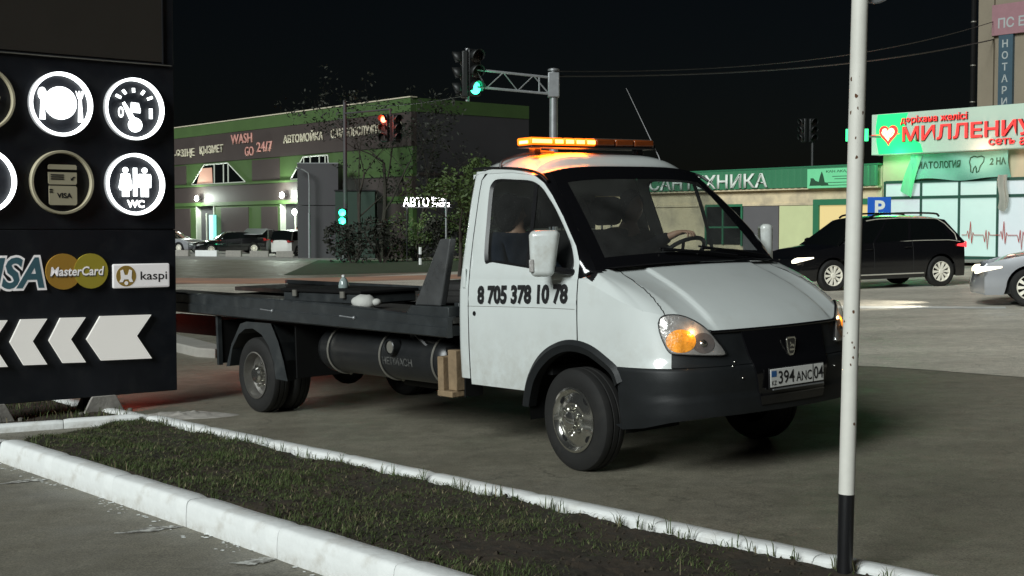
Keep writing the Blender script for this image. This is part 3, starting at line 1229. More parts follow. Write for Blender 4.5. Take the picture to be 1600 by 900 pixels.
def front_wheel(side):
    w = empty('wheel', (0.0, side * 0.862, 0.335))
    w.parent = truck
    w.rotation_euler = (0, 0, rad(-4))
    add_tyre(w)
    o = side
    c = MB()
    c.lathe([(0.212, o * 0.080), (0.214, o * 0.092), (0.200, o * 0.096), (0.190, o * 0.080), (0.178, o * 0.068), (0.150, o * 0.078), (0.120, o * 0.088), (0.110, o * 0.090), (0.066, o * 0.090), (0.064, o * 0.108), (0.058, o * 0.126), (0.040, o * 0.136), (0.0, o * 0.138)], 48, 'y')
    cap = c.build('wheel_cover', M_CHROME, w, sharp=28)
    for k in range(6):
        a = rad(20 + 60 * k)
        nb = MB().lathe([(0.019, o * 0.088), (0.018, o * 0.104), (0.010, o * 0.114), (0.0, o * 0.116)], 10, 'y', (0.092 * math.cos(a), 0, 0.092 * math.sin(a)))
        nb.build('wheel_nut', M_CHROME, cap)
    for k in range(4):
        a = rad(48 + 90 * k)
        hm = MB()
        ca, sa = math.cos(a), math.sin(a)
        vs = []
        for t in [2 * math.pi * q / 14 for q in range(14)]:
            ur, ut = 0.016 * math.cos(t), 0.027 * math.sin(t)
            vs.append(((0.172 + ur) * ca - ut * sa, o * (0.0735 if False else 0.0765), (0.172 + ur) * sa + ut * ca))
        hm.add(vs, [tuple(range(14)) if o < 0 else tuple(range(13, -1, -1))])
        hm.build('vent_hole', M_BLACK, cap)
    return w


front_wheel(-1)
front_wheel(1)
REARM = None
for side in (-1, 1):
    for yy, outer in ((0.885, True), (0.675, False)):
        w = empty('wheel', (-4.23, side * yy, 0.335))
        w.parent = truck
        add_tyre(w)
        if outer:
            o = side
            MB().lathe([(0.208, o * 0.078), (0.212, o * 0.092), (0.200, o * 0.094), (0.193, o * 0.060), (0.186, o * 0.010), (0.160, o * -0.005), (0.125, o * 0.002), (0.105, o * 0.020), (0.0, o * 0.022)], 40, 'y').build('rim', M_SILVER, w, sharp=28)
            MB().lathe([(0.078, o * 0.015), (0.074, o * 0.075), (0.060, o * 0.095), (0.0, o * 0.100)], 24, 'y').build('hub', M_CHROME, w, sharp=28)
            for k in range(6):
                a = rad(60 * k + 8)
                MB().lathe([(0.013, o * 0.018), (0.012, o * 0.045), (0.0, o * 0.048)], 8, 'y', (0.108 * math.cos(a), 0, 0.108 * math.sin(a))).build('wheel_nut', M_CHROME, w)
                a2 = rad(60 * k + 38)
                vs = [(0.150 * math.cos(a2) + 0.022 * math.cos(t), o * 0.003, 0.150 * math.sin(a2) + 0.022 * math.sin(t)) for t in [2 * math.pi * q / 12 for q in range(12)]]
                MB().add(vs, [tuple(range(12)) if o < 0 else tuple(range(11, -1, -1))]).build('vent_hole', M_BLACK, w)

# ---- mirrors
def make_mirror(side):
    r = empty('mirror', (-0.085, side * 1.085, 1.42))
    r.parent = truck
    rz = rad(-side * 44)
    o = MB().box(-0.102, 0.102, -0.048, 0.048, -0.150, 0.150).build('housing', M_WHITE, r, rot=(0, 0, rz))
    for v in o.data.vertices:
        if v.co.z < 0:
            v.co.x = v.co.x * 0.74 - 0.020
    o.modifiers.new('bevel', 'BEVEL').width = 0.040
    o.modifiers['bevel'].segments = 5
    for p in o.data.polygons:
        p.use_smooth = True
    MB().box(-0.100, -0.068, side * 0.040, side * 0.054, -0.118, -0.035).build('side_lamp', M_REFL, r, rot=(0, 0, rz), bevel=0.006)
    yg = -side * 0.0485
    MB().add([(-0.075, yg, -0.11), (0.06, yg, -0.11), (0.08, yg, 0.12), (-0.08, yg, 0.12)], [(0, 1, 2, 3)]).build('mirror_glass', M_CHROME, r, rot=(0, 0, rz))
    MB().tube([(0.03, -side * 0.03, -0.10), (0.09, -side * 0.10, -0.12), (0.11, -side * 0.18, -0.13)], 0.022, 8).build('arm', M_BLACK, r)


make_mirror(-1)
make_mirror(1)

# ---- beacon bar, cable, aerial
bar = empty('beacon_bar', (-0.70, -0.125, 2.165))
bar.parent = truck
MB().box(-0.085, 0.085, -0.60, 0.60, -0.022, -0.006).build('bar_base', M_BLACK, bar, bevel=0.004)
for y in (-0.50, 0.50):
    MB().box(-0.03, 0.03, y - 0.03, y + 0.03, -0.075, -0.022).build('bar_foot', M_BLACK, bar, bevel=0.004)
mods = [(-0.60, -0.40, True), (-0.39, -0.295, True), (-0.288, -0.195, True), (-0.188, -0.092, True), (-0.085, 0.010, True), (0.018, 0.20, False), (0.207, 0.39, False), (0.397, 0.60, False)]
for y0, y1, on in mods:
    MB().box(-0.08, 0.08, y0, y1, -0.006, 0.048).build('beacon_lamp' if on else 'beacon_lens', M_AMBER if on else M_AMBER_LENS, bar, bevel=0.014, seg=3)
for y0, y1, on in mods[:5]:
    MB().box(0.0785, 0.083, y0 + 0.012, y1 - 0.012, 0.008, 0.034).build('led_row', M_LED, bar)
MB().box(-0.045, 0.045, -0.5995, -0.6045, 0.006, 0.026).build('led_row', M_LED, bar)
MB().box(-0.05, 0.05, 0.02, 0.59, 0.048, 0.053).build('bar_cap', M_STRAP, bar)
bl = bpy.data.lights.new('beacon_light', 'AREA')
bl.shape = 'RECTANGLE'
bl.size, bl.size_y = 0.10, 0.60
bl.energy = 7.5
bl.color = (1.0, 0.13, 0.008)
blo = bpy.data.objects.new('beacon_light', bl)
col.objects.link(blo)
blo.parent = bar
blo.location = (0, -0.32, -0.024)
MB().tube(spline([(-0.70, -0.45, 2.115), (-0.78, -0.55, 2.122), (-0.88, -0.66, 2.095), (-0.92, -0.74, 2.065), (-0.92, -0.765, 2.015)], 6), 0.010, 6).build('beacon_cable', M_BLACK, bar.parent)
MB().tube([(-0.58, 0.50, 2.04), (-0.60, 0.50, 2.09), (-0.93, 0.50, 2.63)], [0.014, 0.006, 0.003], 6).build('aerial', M_BLACK, truck)

# ---- interior
ins = MB()
ins.grid(lambda a, b: (lerp(0.16, -0.32, b) - 0.10 * abs(lerp(-1, 1, a)) ** 2, lerp(-0.84, 0.84, a), 1.285 - 0.03 * b - 0.25 * sstep(b, 0.75, 1.0)), 16, 10)
ins.box(-0.34, -0.30, -0.84, 0.84, 0.75, 1.10)
dash = ins.build('dashboard', M_DASH, truck)
MB().box(-1.20, -0.30, -0.86, 0.86, 0.60, 0.66).build('cab_floor', M_DASH, truck)
lin = MB()
lin.grid(lambda a, b: (lerp(-1.20, -0.50, a), lerp(-0.68, 0.68, b), 1.955 + 0.06 * (1 - (2 * b - 1) ** 2)), 6, 10)
lin.grid(lambda a, b: (-1.185, lerp(-0.84, 0.84, a), lerp(0.66, 1.39, b)), 4, 4, flip=True)
lin.build('cab_lining', M_DASH, truck)
for y0, y1, hr in ((0.17, 0.68, True), (-0.70, 0.12, False)):
    s_ = empty('seat', (-0.80, (y0 + y1) / 2, 0.66))
    s_.parent = truck
    hw = (y1 - y0) / 2
    MB().box(-0.28, 0.26, -hw, hw, 0.12, 0.32).build('cushion', M_SEAT, s_, bevel=0.05, seg=3)
    bk = MB().box(-0.36, -0.20, -hw, hw, 0.26, 0.90)
    bk.build('backrest', M_SEAT, s_, bevel=0.06, seg=3)
    for yc in ((0.0,) if hr else (-0.20, 0.20)):
        MB().box(-0.36, -0.25, yc - 0.14, yc + 0.14, 0.93, 1.15).build('headrest', M_SEAT, s_, bevel=0.05, seg=3)
        MB().tube([(-0.305, yc - 0.05, 0.88), (-0.305, yc - 0.05, 0.95)], 0.008, 6).tube([(-0.305, yc + 0.05, 0.88), (-0.305, yc + 0.05, 0.95)], 0.008, 6).build('headrest_rod', M_CHROME, s_)
sw = empty('steering_wheel', (-0.34, 0.43, 1.36))
sw.parent = truck
sw.rotation_euler = (0, rad(-38), 0)
MB().tube([(0.20 * math.cos(2 * math.pi * k / 28), 0.20 * math.sin(2 * math.pi * k / 28), 0.0) for k in range(29)], 0.016, 8, caps=False).build('wheel_ring', M_BLACK, sw)
spk = MB()
for a in (90, 210, 330):
    spk.tube([(0, 0, -0.03), (0.19 * math.cos(rad(a)), 0.19 * math.sin(rad(a)), 0)], 0.013, 6)
spk.lathe([(0.0, 0.0), (0.055, -0.005), (0.06, -0.04), (0.0, -0.05)], 16, 'z')
spk.tube([(0, 0, -0.04), (0, 0, -0.35)], 0.022, 8)
spk.build('wheel_spokes', M_BLACK, sw)

# ---- flatbed
bed = empty('flatbed', (0, 0, 0))
bed.parent = truck


def bz(x):
    return 0.815 + 0.010 * (-1.24 - x)


BX0, BX1 = -7.05, -1.235
for side in (-1, 1):
    m = MB()
    prof = [(1.03, 0.0), (1.045, 0.012), (1.045, 0.090), (1.030, 0.098), (1.030, 0.175), (1.010, 0.188), (0.955, 0.188), (0.955, 0.150), (0.99, 0.150), (0.99, 0.0)]
    m.grid(lambda u, w: (lambda x, q: (x, side * q[0], bz(x) + q[1] * lerp(0.80, 1.0, sstep(-x, 1.3, 3.2))))(lerp(BX0, BX1, u), prof[min(int(round(w * 9)), 9)]), 20, 9, sm=False, flip=side > 0)
    m.prism([(side * a, bz(BX1) + b * 0.80) for a, b in prof], BX1 - 0.002, BX1, 'x')
    m.build('side_rail', M_STEEL, bed, sharp=20)
for y0, y1 in ((-0.985, -0.32), (0.32, 0.985)):
    MB().add([(BX0, y0, bz(BX0) + 0.142), (BX1, y0, bz(BX1) + 0.142), (BX1, y1, bz(BX1) + 0.142), (BX0, y1, bz(BX0) + 0.142), (BX0, y0, bz(BX0) + 0.10), (BX1, y0, bz(BX1) + 0.10), (BX1, y1, bz(BX1) + 0.10), (BX0, y1, bz(BX0) + 0.10)], [(0, 1, 2, 3), (7, 6, 5, 4), (0, 4, 5, 1), (2, 6, 7, 3), (1, 5, 6, 2), (0, 3, 7, 4)]).build('wheel_track', M_DECK, bed)
xm = MB()
x = -1.6
while x > -7.0:
    xm.box(x - 0.03, x + 0.03, -0.98, 0.98, bz(x) + 0.0, bz(x) + 0.095)
    x -= 0.55
xm.box(-7.0, -1.3, -0.32, 0.32, 0.83, 0.84)
xm.build('cross_members', M_CHASSIS, bed)
# kink welds on the rail
wl = MB()
for xx in (-2.45, -3.75):
    wl.tube([(xx, -1.047, bz(xx) + 0.09), (xx - 0.22, -1.040, bz(xx) + 0.098)], 0.006, 6)
    wl.ball((xx, -1.045, bz(xx) + 0.09), 0.016, 8, 6)
wl.build('weld', M_GALV, bed)
hb = MB()
hbR = []
for side in (-1, 1):
    m = MB()
    y0, y1 = side * 0.985, side * 0.925
    m.prism([(-1.71, 1.035), (-1.385, 1.035), (-1.235, 1.525), (-1.365, 1.525)], y0, y1)
    m.build('headboard_wing', M_WORN, bed, bevel=0.012)
    m = MB()
    m.prism([(-1.80, 0.958), (-1.25, 0.958), (-1.25, 1.035), (-1.72, 1.035)], side * 1.01, side * 0.88)
    m.build('headboard_foot', M_STEEL, bed, bevel=0.006)
MB().box(-1.33, -1.27, -0.90, 0.90, 0.97, 1.06).build('headboard_bar', M_STEEL, bed, bevel=0.008)
MB().box(-1.28, -1.245, -0.98, 0.98, 0.825, 0.90).build('front_beam', M_STEEL, bed)

# ---- gas tank, straps, filler, timber chocks, mudguards
tk = empty('gas_tank', (0, -0.72, 0.612))
tk.parent = truck
MB().lathe([(0.0, -3.34), (0.10, -3.325), (0.165, -3.28), (0.192, -3.20), (0.192, -1.58), (0.165, -1.50), (0.10, -1.455), (0.0, -1.44)], 36, 'x').build('tank_body', M_TANK, tk, sharp=60)
for xs in (-3.07, -2.30, -1.60):
    pts = [(xs + 0.05 * math.sin(a) * 0, 0.199 * math.cos(a), 0.199 * math.sin(a)) for a in [rad(100 + 8 * k) for k in range(23)]]
    st = MB().tube(pts, 0.009, 6)
    st.ball(pts[-1], 0.018, 8, 6)
    st.build('strap', M_STRAP, tk)
f_ = MB()
f_.lathe([(0.062, -0.17), (0.062, -0.238), (0.055, -0.243), (0.052, -0.225), (0.0, -0.222)], 24, 'y', (-2.10, 0, 0.085))
f_.build('filler_neck', M_TANK, tk, sharp=40)
MB().lathe([(0.048, -0.226), (0.046, -0.232), (0.0, -0.233)], 20, 'y', (-2.10, 0, 0.085)).build('filler_cap', M_STRAP, tk)
lettering('tank_lettering', 'НЕПИАСН', mat('faded_white_print', (0.085, 0.085, 0.08), 0.7, var=0.7, scale=25), tk, w=0.40, h=0.062, cx=-2.07, cz=0.0, y=0, bold=0.01, wrap=lambda c: (c.x, -0.195 * math.cos(rad(-8) + c.z / 0.195), 0.195 * math.sin(rad(-8) + c.z / 0.195)))
hose = MB()
hose.tube(spline([(-1.95, -0.12, 0.17), (-1.85, -0.16, 0.20), (-1.72, -0.13, 0.10), (-1.66, -0.02, 0.06)], 5), 0.022, 8)
hose.tube([(-1.78, -0.15, 0.20), (-1.78, -0.15, 0.265)], 0.014, 8)
hose.tube(spline([(-1.85, -0.10, 0.15), (-1.70, -0.14, 0.15), (-1.55, -0.10, 0.12), (-1.45, 0.0, 0.10)], 5), 0.018, 8)
hose.build('gas_pipe', M_BLACK, tk)
MB().tube([(-2.55, 0.25, -0.20), (-2.0, 0.25, -0.20)], 0.09, 12).build('silencer', M_CHASSIS, tk)
for k, (xa, xb, za, zb, y0) in enumerate(((-1.475, -1.405, 0.40, 0.665, -0.96), (-1.385, -1.285, 0.42, 0.715, -0.93), (-1.47, -1.29, 0.375, 0.418, -0.97))):
    MB().box(xa, xb, y0, y0 + 0.14, za, zb).build('timber_chock', M_WOOD, truck, bevel=0.006)
MB().box(-1.50, -1.27, -0.86, -0.70, 0.37, 0.72).build('chock_bracket', M_CHASSIS, truck)
mg = MB()
for side in (-1, 1):
    cx, cz = -4.23, 0.335
    out = [(-4.72, 0.385), (-4.60, 0.60), (-4.42, 0.79), (-4.30, 0.815), (-4.10, 0.815), (-3.86, 0.815), (-3.74, 0.66), (-3.66, 0.50), (-3.60, 0.33)]
    inn = [(cx + 0.425 * math.cos(a), cz + 0.425 * math.sin(a)) for a in [rad(172), rad(148), rad(122), rad(104), rad(84), rad(62), rad(42), rad(20), rad(0)]]
    vs, fs = [], []
    for (a, b), (c, d) in zip(out, inn):
        vs += [(a, side * 1.005, b), (c, side * 1.005, d), (c, side * 0.60, d), (a, side * 0.985, b)]
    for i in range(8):
        for j in range(3):
            q = (i * 4 + j, i * 4 + j + 1, i * 4 + 5 + j, i * 4 + 4 + j)
            fs.append(q if side > 0 else q[::-1])
    MB().add(vs, fs).build('mudguard', M_STEEL, truck)
    MB().box(-4.93, -4.89, side * 0.99, side * 0.95, 0.385, 0.85).build('mudflap_bracket', M_STEEL, truck)
MB().box(-4.92, -4.90, -0.95, -0.60, 0.40, 0.80).build('mudflap', M_CHASSIS, truck)
MB().box(-3.58, -3.56, -0.93, -0.50, 0.35, 0.80).build('inner_panel', M_CHASSIS, truck)
M_TAIL = glow('tail_lamp_lit', (1.0, 0.05, 0.03), 4.0, (0.5, 0.02, 0.02))
for y in (-0.86, 0.86):
    tlo = MB().box(-7.09, -7.05, y - 0.12, y + 0.12, 0.84, 0.95).build('tail_lamp', M_TAIL, truck, bevel=0.008)
    tld = bpy.data.lights.new('tail_light', 'POINT')
    tld.energy, tld.color, tld.shadow_soft_size = 8.0, (1.0, 0.10, 0.05), 0.08
    tll = bpy.data.objects.new('tail_light', tld)
    col.objects.link(tll)
    tll.parent = tlo
    tll.location = (-7.20, y, 0.88)
# ------------------------------------------------------------------ ground, kerbs, verge
xs = [-900, -300, -120, -60, -40, -30] + [-26 + 1.0 * k for k in range(52)] + [30, 40, 60, 120, 300, 900]
ys = [-30, -5, 0, 4, 8, 12, 16, 20, 26, 34, 44, 58, 76, 100, 140, 220, 400, 900]
g = MB()
vs = [(x, y, gz(x)) for y in ys for x in xs]
nx = len(xs)
g.add(vs, [(j * nx + i, j * nx + i + 1, (j + 1) * nx + i + 1, (j + 1) * nx + i) for j in range(len(ys) - 1) for i in range(nx - 1)], 0, True)
tag(g.build('road', ASPHALT), kind='structure')


def sheet(name, poly, material, h=0.004, kind='structure', sub=14):
    """a flat sheet of ground that follows the slope; poly is a quad of (x, y)"""
    m = MB()
    a, b, c, d = [Vector((p[0], p[1], 0)) for p in poly]

    def fn(u, w):
        p = a.lerp(b, u).lerp(d.lerp(c, u), w)
        return (p.x, p.y, gz(p.x) + h)
    m.grid(fn, sub, sub)
    return tag(m.build(name, material), kind=kind)


def pt(base, along, across, z=0.0):
    p = Vector((base[0], base[1], 0)) + LANE * along + ACROSS * across
    return Vector((p.x, p.y, gz(p.x) + z))


# near kerb: painted stones, square front to the forecourt
def frame_on(base, direction, z=0.0, dz=0.0):
    """matrix at a ground point: x along the direction (with the slope), z up"""
    d = Vector((direction[0], direction[1], 0)).normalized()
    ex = Vector((d.x, d.y, SLOPE * d.x + dz)).normalized()
    ey = Vector((-d.y, d.x, 0)).normalized()
    ez = ex.cross(ey)
    m = Matrix.Identity(4)
    m.col[0][:3], m.col[1][:3], m.col[2][:3] = ex, ey, ez
    m.col[3][:3] = (base[0], base[1], gz(base[0]) + z)
    return m


def stone_mesh(name, L, w, h, seed):
    """one kerb stone: rounded top edges, slightly uneven faces; x along, y from 0 (front) to w, z from -0.08 to h"""
    rnd = random.Random(seed)
    prof = [(0.0, -0.08), (-0.004, h * 0.35), (0.0, h * 0.7), (0.004, h - 0.022), (0.012, h - 0.007), (0.028, h), (w * 0.5, h + 0.002), (w - 0.020, h), (w - 0.006, h - 0.010), (w, h - 0.03), (w, -0.08)]
    m = MB()
    n = 14

    def fn(u, v):
        q = prof[min(int(round(v * (len(prof) - 1))), len(prof) - 1)]
        x = lerp(0.0025, L - 0.0025, u)
        e = 0.004 * min(1.0, min(u, 1 - u) * 18)
        nz_ = noise.noise(Vector((x * 5 + seed * 3.1, q[0] * 9, q[1] * 9)))
        rc = 0.005 * max(0.0, 1 - min(u, 1 - u) * n * 1.6)
        return (x, q[0] + nz_ * 0.0035 + (rc if q[0] < w / 2 else -rc), q[1] + nz_ * 0.002 - rc * (1 if q[1] > 0 else 0))
    m.grid(fn, n, len(prof) - 1, flip=False)
    for u in (0.0, 1.0):
        vs_ = [fn(u, k / (len(prof) - 1)) for k in range(len(prof))]
        m.add(vs_, [tuple(range(len(prof))) if u == 0 else tuple(range(len(prof) - 1, -1, -1))])
    me = m.mesh(name, M_KERB, 50)
    return me


def kerb_row(root_name, start, direction, n, L, w, h, seed, dz=0.0):
    root = empty(root_name, (0, 0, 0))
    tag(root, kind='structure')
    meshes = [stone_mesh('kerb_stone', L, w, h, seed + k) for k in range(4)]
    p = Vector((start[0], start[1], 0))
    d = Vector((direction[0], direction[1], 0)).normalized()
    rnd = random.Random(seed)
    for k in range(n):
        o = bpy.data.objects.new('kerb_stone', meshes[k % 4])
        col.objects.link(o)
        q = p + d * (L * k)
        q2 = Vector((-d.y, d.x, 0)) * rnd.uniform(-0.002, 0.002)
        o.parent = root
        o.matrix_world = frame_on((q.x + q2.x, q.y + q2.y), d, rnd.uniform(-0.004, 0.002) + dz) @ Matrix.Rotation(rad(rnd.uniform(-0.25, 0.25)), 4, 'Z')
    return root


KD = Vector((0.637, -0.7705, 0))
kerb_row('kerb', (-3.70, 9.54), KD, 9, 1.0, 0.155, 0.155, 11)
# rounded corner stone turning away at the far end of the near kerb
kerb_row('kerb', (-4.26, 9.66), Vector((0.56, -0.13, 0)), 1, 0.575, 0.15, 0.15, 31)
FD = Vector((0.646, -0.764, 0))
FB = Vector((-3.15, 11.36, 0))
kerb_row('kerb', (FB.x, FB.y), FD, 11, 1.0, 0.13, 0.06, 51)
kerb_row('kerb', (FB.x - 0.646 * 6.05, FB.y + 0.764 * 6.05), FD, 6, 1.0, 0.13, 0.045, 71)
kerb_row('kerb', (-4.36, 10.93), Vector((1.21, 0.43, 0)), 2, 0.62, 0.12, 0.07, 91)

# soil between the two kerbs
VB = Vector((-3.70, 9.54, 0)) + Vector((0.7705, 0.637, 0)) * 0.15


def soil_h(a, b):
    return lerp(0.125, 0.030, sstep(b, 0.0, 0.85))


soil = MB()


def soil_pt(u, w):
    p0 = VB + KD * lerp(0.0, 9.0, u)
    t = lerp(-0.25, 9.2, u)
    p1 = FB + FD * t + Vector((-0.764, -0.646, 0)) * 0.001
    p = p0.lerp(p1, w)
    h = soil_h(u, w) + 0.022 * noise.noise(Vector((p.x * 2.3, p.y * 2.3, 0))) + 0.014 * noise.noise(Vector((p.x * 9, p.y * 9, 3))) + 0.012 * noise.noise(Vector((p.x * 23, p.y * 23, 7)))
    if w < 0.02 or w > 0.98:
        h -= 0.015
    return Vector((p.x, p.y, gz(p.x) + h))


soil.grid(lambda u, w: tuple(soil_pt(u, w)), 260, 60)
tag(soil.build('soil', M_SOIL), kind='structure')
# rougher ground beyond the cross kerb under the sign
soil2 = MB()


def soil2_pt(u, w):
    a = Vector((-4.30, 11.05, 0)).lerp(Vector((-3.14, 11.46, 0)), u)
    b = a + Vector((-0.646, 0.764, 0)) * 5.6 + Vector((-0.15, -0.1, 0)) * (1 - u)
    if u < 0.3:
        a = a + Vector((-2.4, 0.3, 0)) * (0.3 - u) / 0.3
        b = b + Vector((-2.4, 0.3, 0)) * (0.3 - u) / 0.3
    p = a.lerp(b, w)
    h = 0.02 + 0.02 * noise.noise(Vector((p.x * 2.1, p.y * 2.1, 5))) + 0.01 * noise.noise(Vector((p.x * 9, p.y * 9, 3)))
    return Vector((p.x, p.y, gz(p.x) + h))


soil2.grid(lambda u, w: tuple(soil2_pt(u, w)), 50, 90)
tag(soil2.build('soil', M_SOIL), kind='structure')

# grass and weeds: one uncountable cover
gr_ = MB()
rg = random.Random(5)


def blade(p, h, w, lean, az, bend=0.5):
    d = Vector((math.cos(az), math.sin(az), 0))
    s = Vector((-d.y, d.x, 0)) * w
    m1 = p + d * lean * 0.35 + Vector((0, 0, h * 0.6))
    t = p + d * lean + Vector((0, 0, h * (1 - 0.25 * bend)))
    gr_.add([p - s, p + s, m1 + s * 0.7, m1 - s * 0.7, t], [(0, 1, 2, 3), (3, 2, 4)], 0 if rg.random() < 0.93 else 1, False)


for _ in range(48000):
    u, w = rg.random() ** 1.15, rg.random()
    p = soil_pt(u, w)
    dens = noise.noise(Vector((p.x * 1.7, p.y * 1.7, 11)))
    thin = sstep(u, 0.45, 0.80)
    green = 1.0 if (abs(p.x + 0.15) < 0.28 and abs(p.y - 7.05) < 0.35) else 0.0
    if rg.random() < 0.97 * max(0.0, 0.85 + dens * 1.3 - thin * 1.2) + 0.5 * green + (0.12 if (w < 0.06 or w > 0.94) else 0.0):
        hgt = rg.uniform(0.006, 0.024) * (1.2 + 1.4 * dens) * (1.0 - 0.4 * thin)
        blade(p, hgt, rg.uniform(0.0012, 0.0030), rg.uniform(0.012, 0.055), rg.uniform(0, 6.28))
for _ in range(3600):
    u, w = rg.random(), rg.random()
    p = soil2_pt(u, w)
    if rg.random() < 0.6 + noise.noise(Vector((p.x * 2, p.y * 2, 1))):
        blade(p, rg.uniform(0.03, 0.09), rg.uniform(0.002, 0.005), rg.uniform(0.01, 0.05), rg.uniform(0, 6.28))
# taller weeds along the stone edges and dry stalks
for _ in range(150):
    u = rg.random()
    w = rg.choice((0.02, 0.05, 0.955, 0.975, 0.97))
    p = soil_pt(u, w)
    for k in range(rg.randint(3, 7)):
        blade(p + Vector((rg.uniform(-0.02, 0.02), rg.uniform(-0.02, 0.02), 0)), rg.uniform(0.03, 0.10), rg.uniform(0.002, 0.004), rg.uniform(0.01, 0.05), rg.uniform(0, 6.28))
for _ in range(60):
    p = soil_pt(rg.random(), rg.random())
    blade(p, rg.uniform(0.05, 0.11), 0.0016, rg.uniform(0.01, 0.06), rg.uniform(0, 6.28))
M_DRY = mat('dry_grass', (0.26, 0.22, 0.13), 0.8, var=0.3, scale=20)
tag(gr_.build('grass', [M_GRASS, M_DRY], merge=False), 'short patchy grass and weeds on the soil strip between the kerbs', 'grass', kind='stuff')

# clods and pebbles on the bare end of the strip
cl = MB()
for _ in range(900):
    u, w = rg.uniform(0.3, 1.0), rg.random()
    p = soil_pt(u, w)
    r = rg.uniform(0.004, 0.016) * (1 if rg.random() < 0.9 else 1.8)
    a = rg.uniform(0, 6)
    vs_ = [p + Vector((r * math.cos(a) * rg.uniform(.6, 1.2), r * math.sin(a), -0.002)), p + Vector((r * math.cos(a + 2.1), r * math.sin(a + 2.1) * rg.uniform(.6, 1.2), -0.002)), p + Vector((r * math.cos(a + 4.2), r * math.sin(a + 4.2), -0.002)), p + Vector((0, 0, r * 0.9)), p + Vector((r * 0.4, 0, r * 0.8))]
    cl.add(vs_, [(0, 1, 4), (1, 3, 4), (1, 2, 3), (2, 0, 3), (0, 4, 3)])
tag(cl.build('soil_clods', M_SOIL, merge=False), kind='stuff', label='loose clods of brown earth on the bare end of the strip', cat='soil')

M_SPLASH = mat('thin_paint_run', (0.62, 0.62, 0.58), 0.7, var=0.1, scale=20, c2=(0.15, 0.14, 0.12), mixscale=22, lo=0.40, hi=0.58)


# white paint run onto the forecourt asphalt
def splash(base, d, L, seed):
    r = random.Random(seed)
    m = MB()
    n = 16
    lft, rgt = [], []
    p = Vector((base[0], base[1], 0))
    d = Vector((d[0], d[1], 0)).normalized()
    s = Vector((-d.y, d.x, 0))
    for k in range(n + 1):
        t = k / n
        wdt = (0.012 + 0.042 * math.sin(math.pi * min(1, t * 1.15)) ** 0.8) * r.uniform(0.6, 1.3)
        c = p + d * L * t + s * (0.03 * math.sin(t * 5 + seed) * t)
        for sg, lst in ((1, lft), (-1, rgt)):
            q = c + s * wdt * sg
            lst.append((q.x, q.y, gz(q.x) + 0.004))
    m.add(lft + rgt, [(k, k + 1, n + 2 + k, n + 1 + k) for k in range(n)])
    return tag(m.build('paint_splash', M_SPLASH), kind='structure')


for t_, L_, sd in ((0.98, 0.30, 3), (2.98, 0.36, 4), (4.0, 0.22, 5)):
    b = Vector((-3.70, 9.54, 0)) + KD * t_ + Vector((-0.7705, -0.637, 0)) * 0.01
    splash((b.x, b.y), (-0.75, -0.25), L_, sd)
drips = MB()
for _ in range(420):
    t_ = rg.uniform(-0.2, 6.0)
    o_ = abs(rg.gauss(0, 0.05)) + 0.004
    if noise.noise(Vector((t_ * 1.6, 0, 2))) + 0.25 < rg.random() * 0.7:
        continue
    b = Vector((-3.70, 9.54, 0)) + KD * t_ + Vector((-0.7705, -0.637, 0)) * o_
    r = rg.uniform(0.003, 0.013)
    k0 = rg.uniform(0, 6)
    vs_ = [(b.x + r * rg.uniform(.5, 1.6) * math.cos(k0 + q), b.y + r * rg.uniform(.5, 1.6) * math.sin(k0 + q), gz(b.x) + 0.0045) for q in (0, 1, 2, 3, 4, 5.2)]
    drips.add(vs_, [(0, 1, 2, 3, 4, 5)])
tag(drips.build('paint_drips', M_PAINT, merge=False), kind='stuff', label='flecks of white paint on the asphalt along the kerb foot', cat='paint')

# broken concrete spilled at the corner of the strip
rb = MB()


def rub(u, w):
    a_ = 2 * math.pi * u
    r_ = w * (1 + 0.25 * noise.noise(Vector((math.cos(a_) * 1.5, math.sin(a_) * 1.5, 4))))
    x_, y_ = -2.93 + 0.46 * r_ * math.cos(a_), 11.72 + 0.26 * r_ * math.sin(a_)
    h_ = (1 - w ** 1.5) * 0.035 + (0.022 * noise.noise(Vector((x_ * 9, y_ * 9, 2))) + 0.012 * noise.noise(Vector((x_ * 25, y_ * 25, 5)))) * (1 - w ** 4)
    return (x_, y_, gz(x_) + (h_ if w < 0.99 else -0.01))


rb.grid(rub, 56, 18)
tag(rb.build('concrete_spill', M_CONC), 'low crust of spilled grey concrete at the kerb corner by the sign', 'concrete')

# pale kerbed island on the far side of the lane and a strip coloured like orange light trails further back
M_ISL = mat('pale_concrete_paving', (0.30, 0.29, 0.26), 0.8, var=0.2, scale=3, bump=0.3, bscale=30)
M_TRAIL_ORANGE = mat('orange_trail_tint', (0.46, 0.25, 0.16), 0.8, var=0.2, scale=1.2, c2=(0.34, 0.20, 0.15), mixscale=0.5)
M_PAVE = mat('forecourt_paving', (0.24, 0.23, 0.21), 0.8, var=0.2, scale=1.0)
M_LAWN = mat('lawn', (0.035, 0.055, 0.024), 0.9, var=0.3, scale=2.0)
M_TRAIL_WHITE = mat('white_trail_tint', (0.72, 0.72, 0.68), 0.6, var=0.08, scale=2.0, c2=(0.35, 0.34, 0.30), mixscale=1.6, lo=0.52, hi=0.7)
isl = MB()
isl.prism([(-9.5, 26.6), (-4.15, 17.45), (-3.85, 17.2), (-3.8, 17.6), (-9.0, 27.4)], 0, 0.12, 'z')
isl.v = [(x, y, z + gz(x) + (0 if z > 0.05 else -0.1)) for x, y, z in isl.v]
tag(isl.build('traffic_island', M_ISL, bevel=0.02), kind='structure')
sheet('orange_light_trail', [(-26, 42.5), (0.5, 42.0), (0.5, 46.0), (-26, 47.5)], M_TRAIL_ORANGE, 0.006)  # orange light trails of passing cars, painted as ground colour
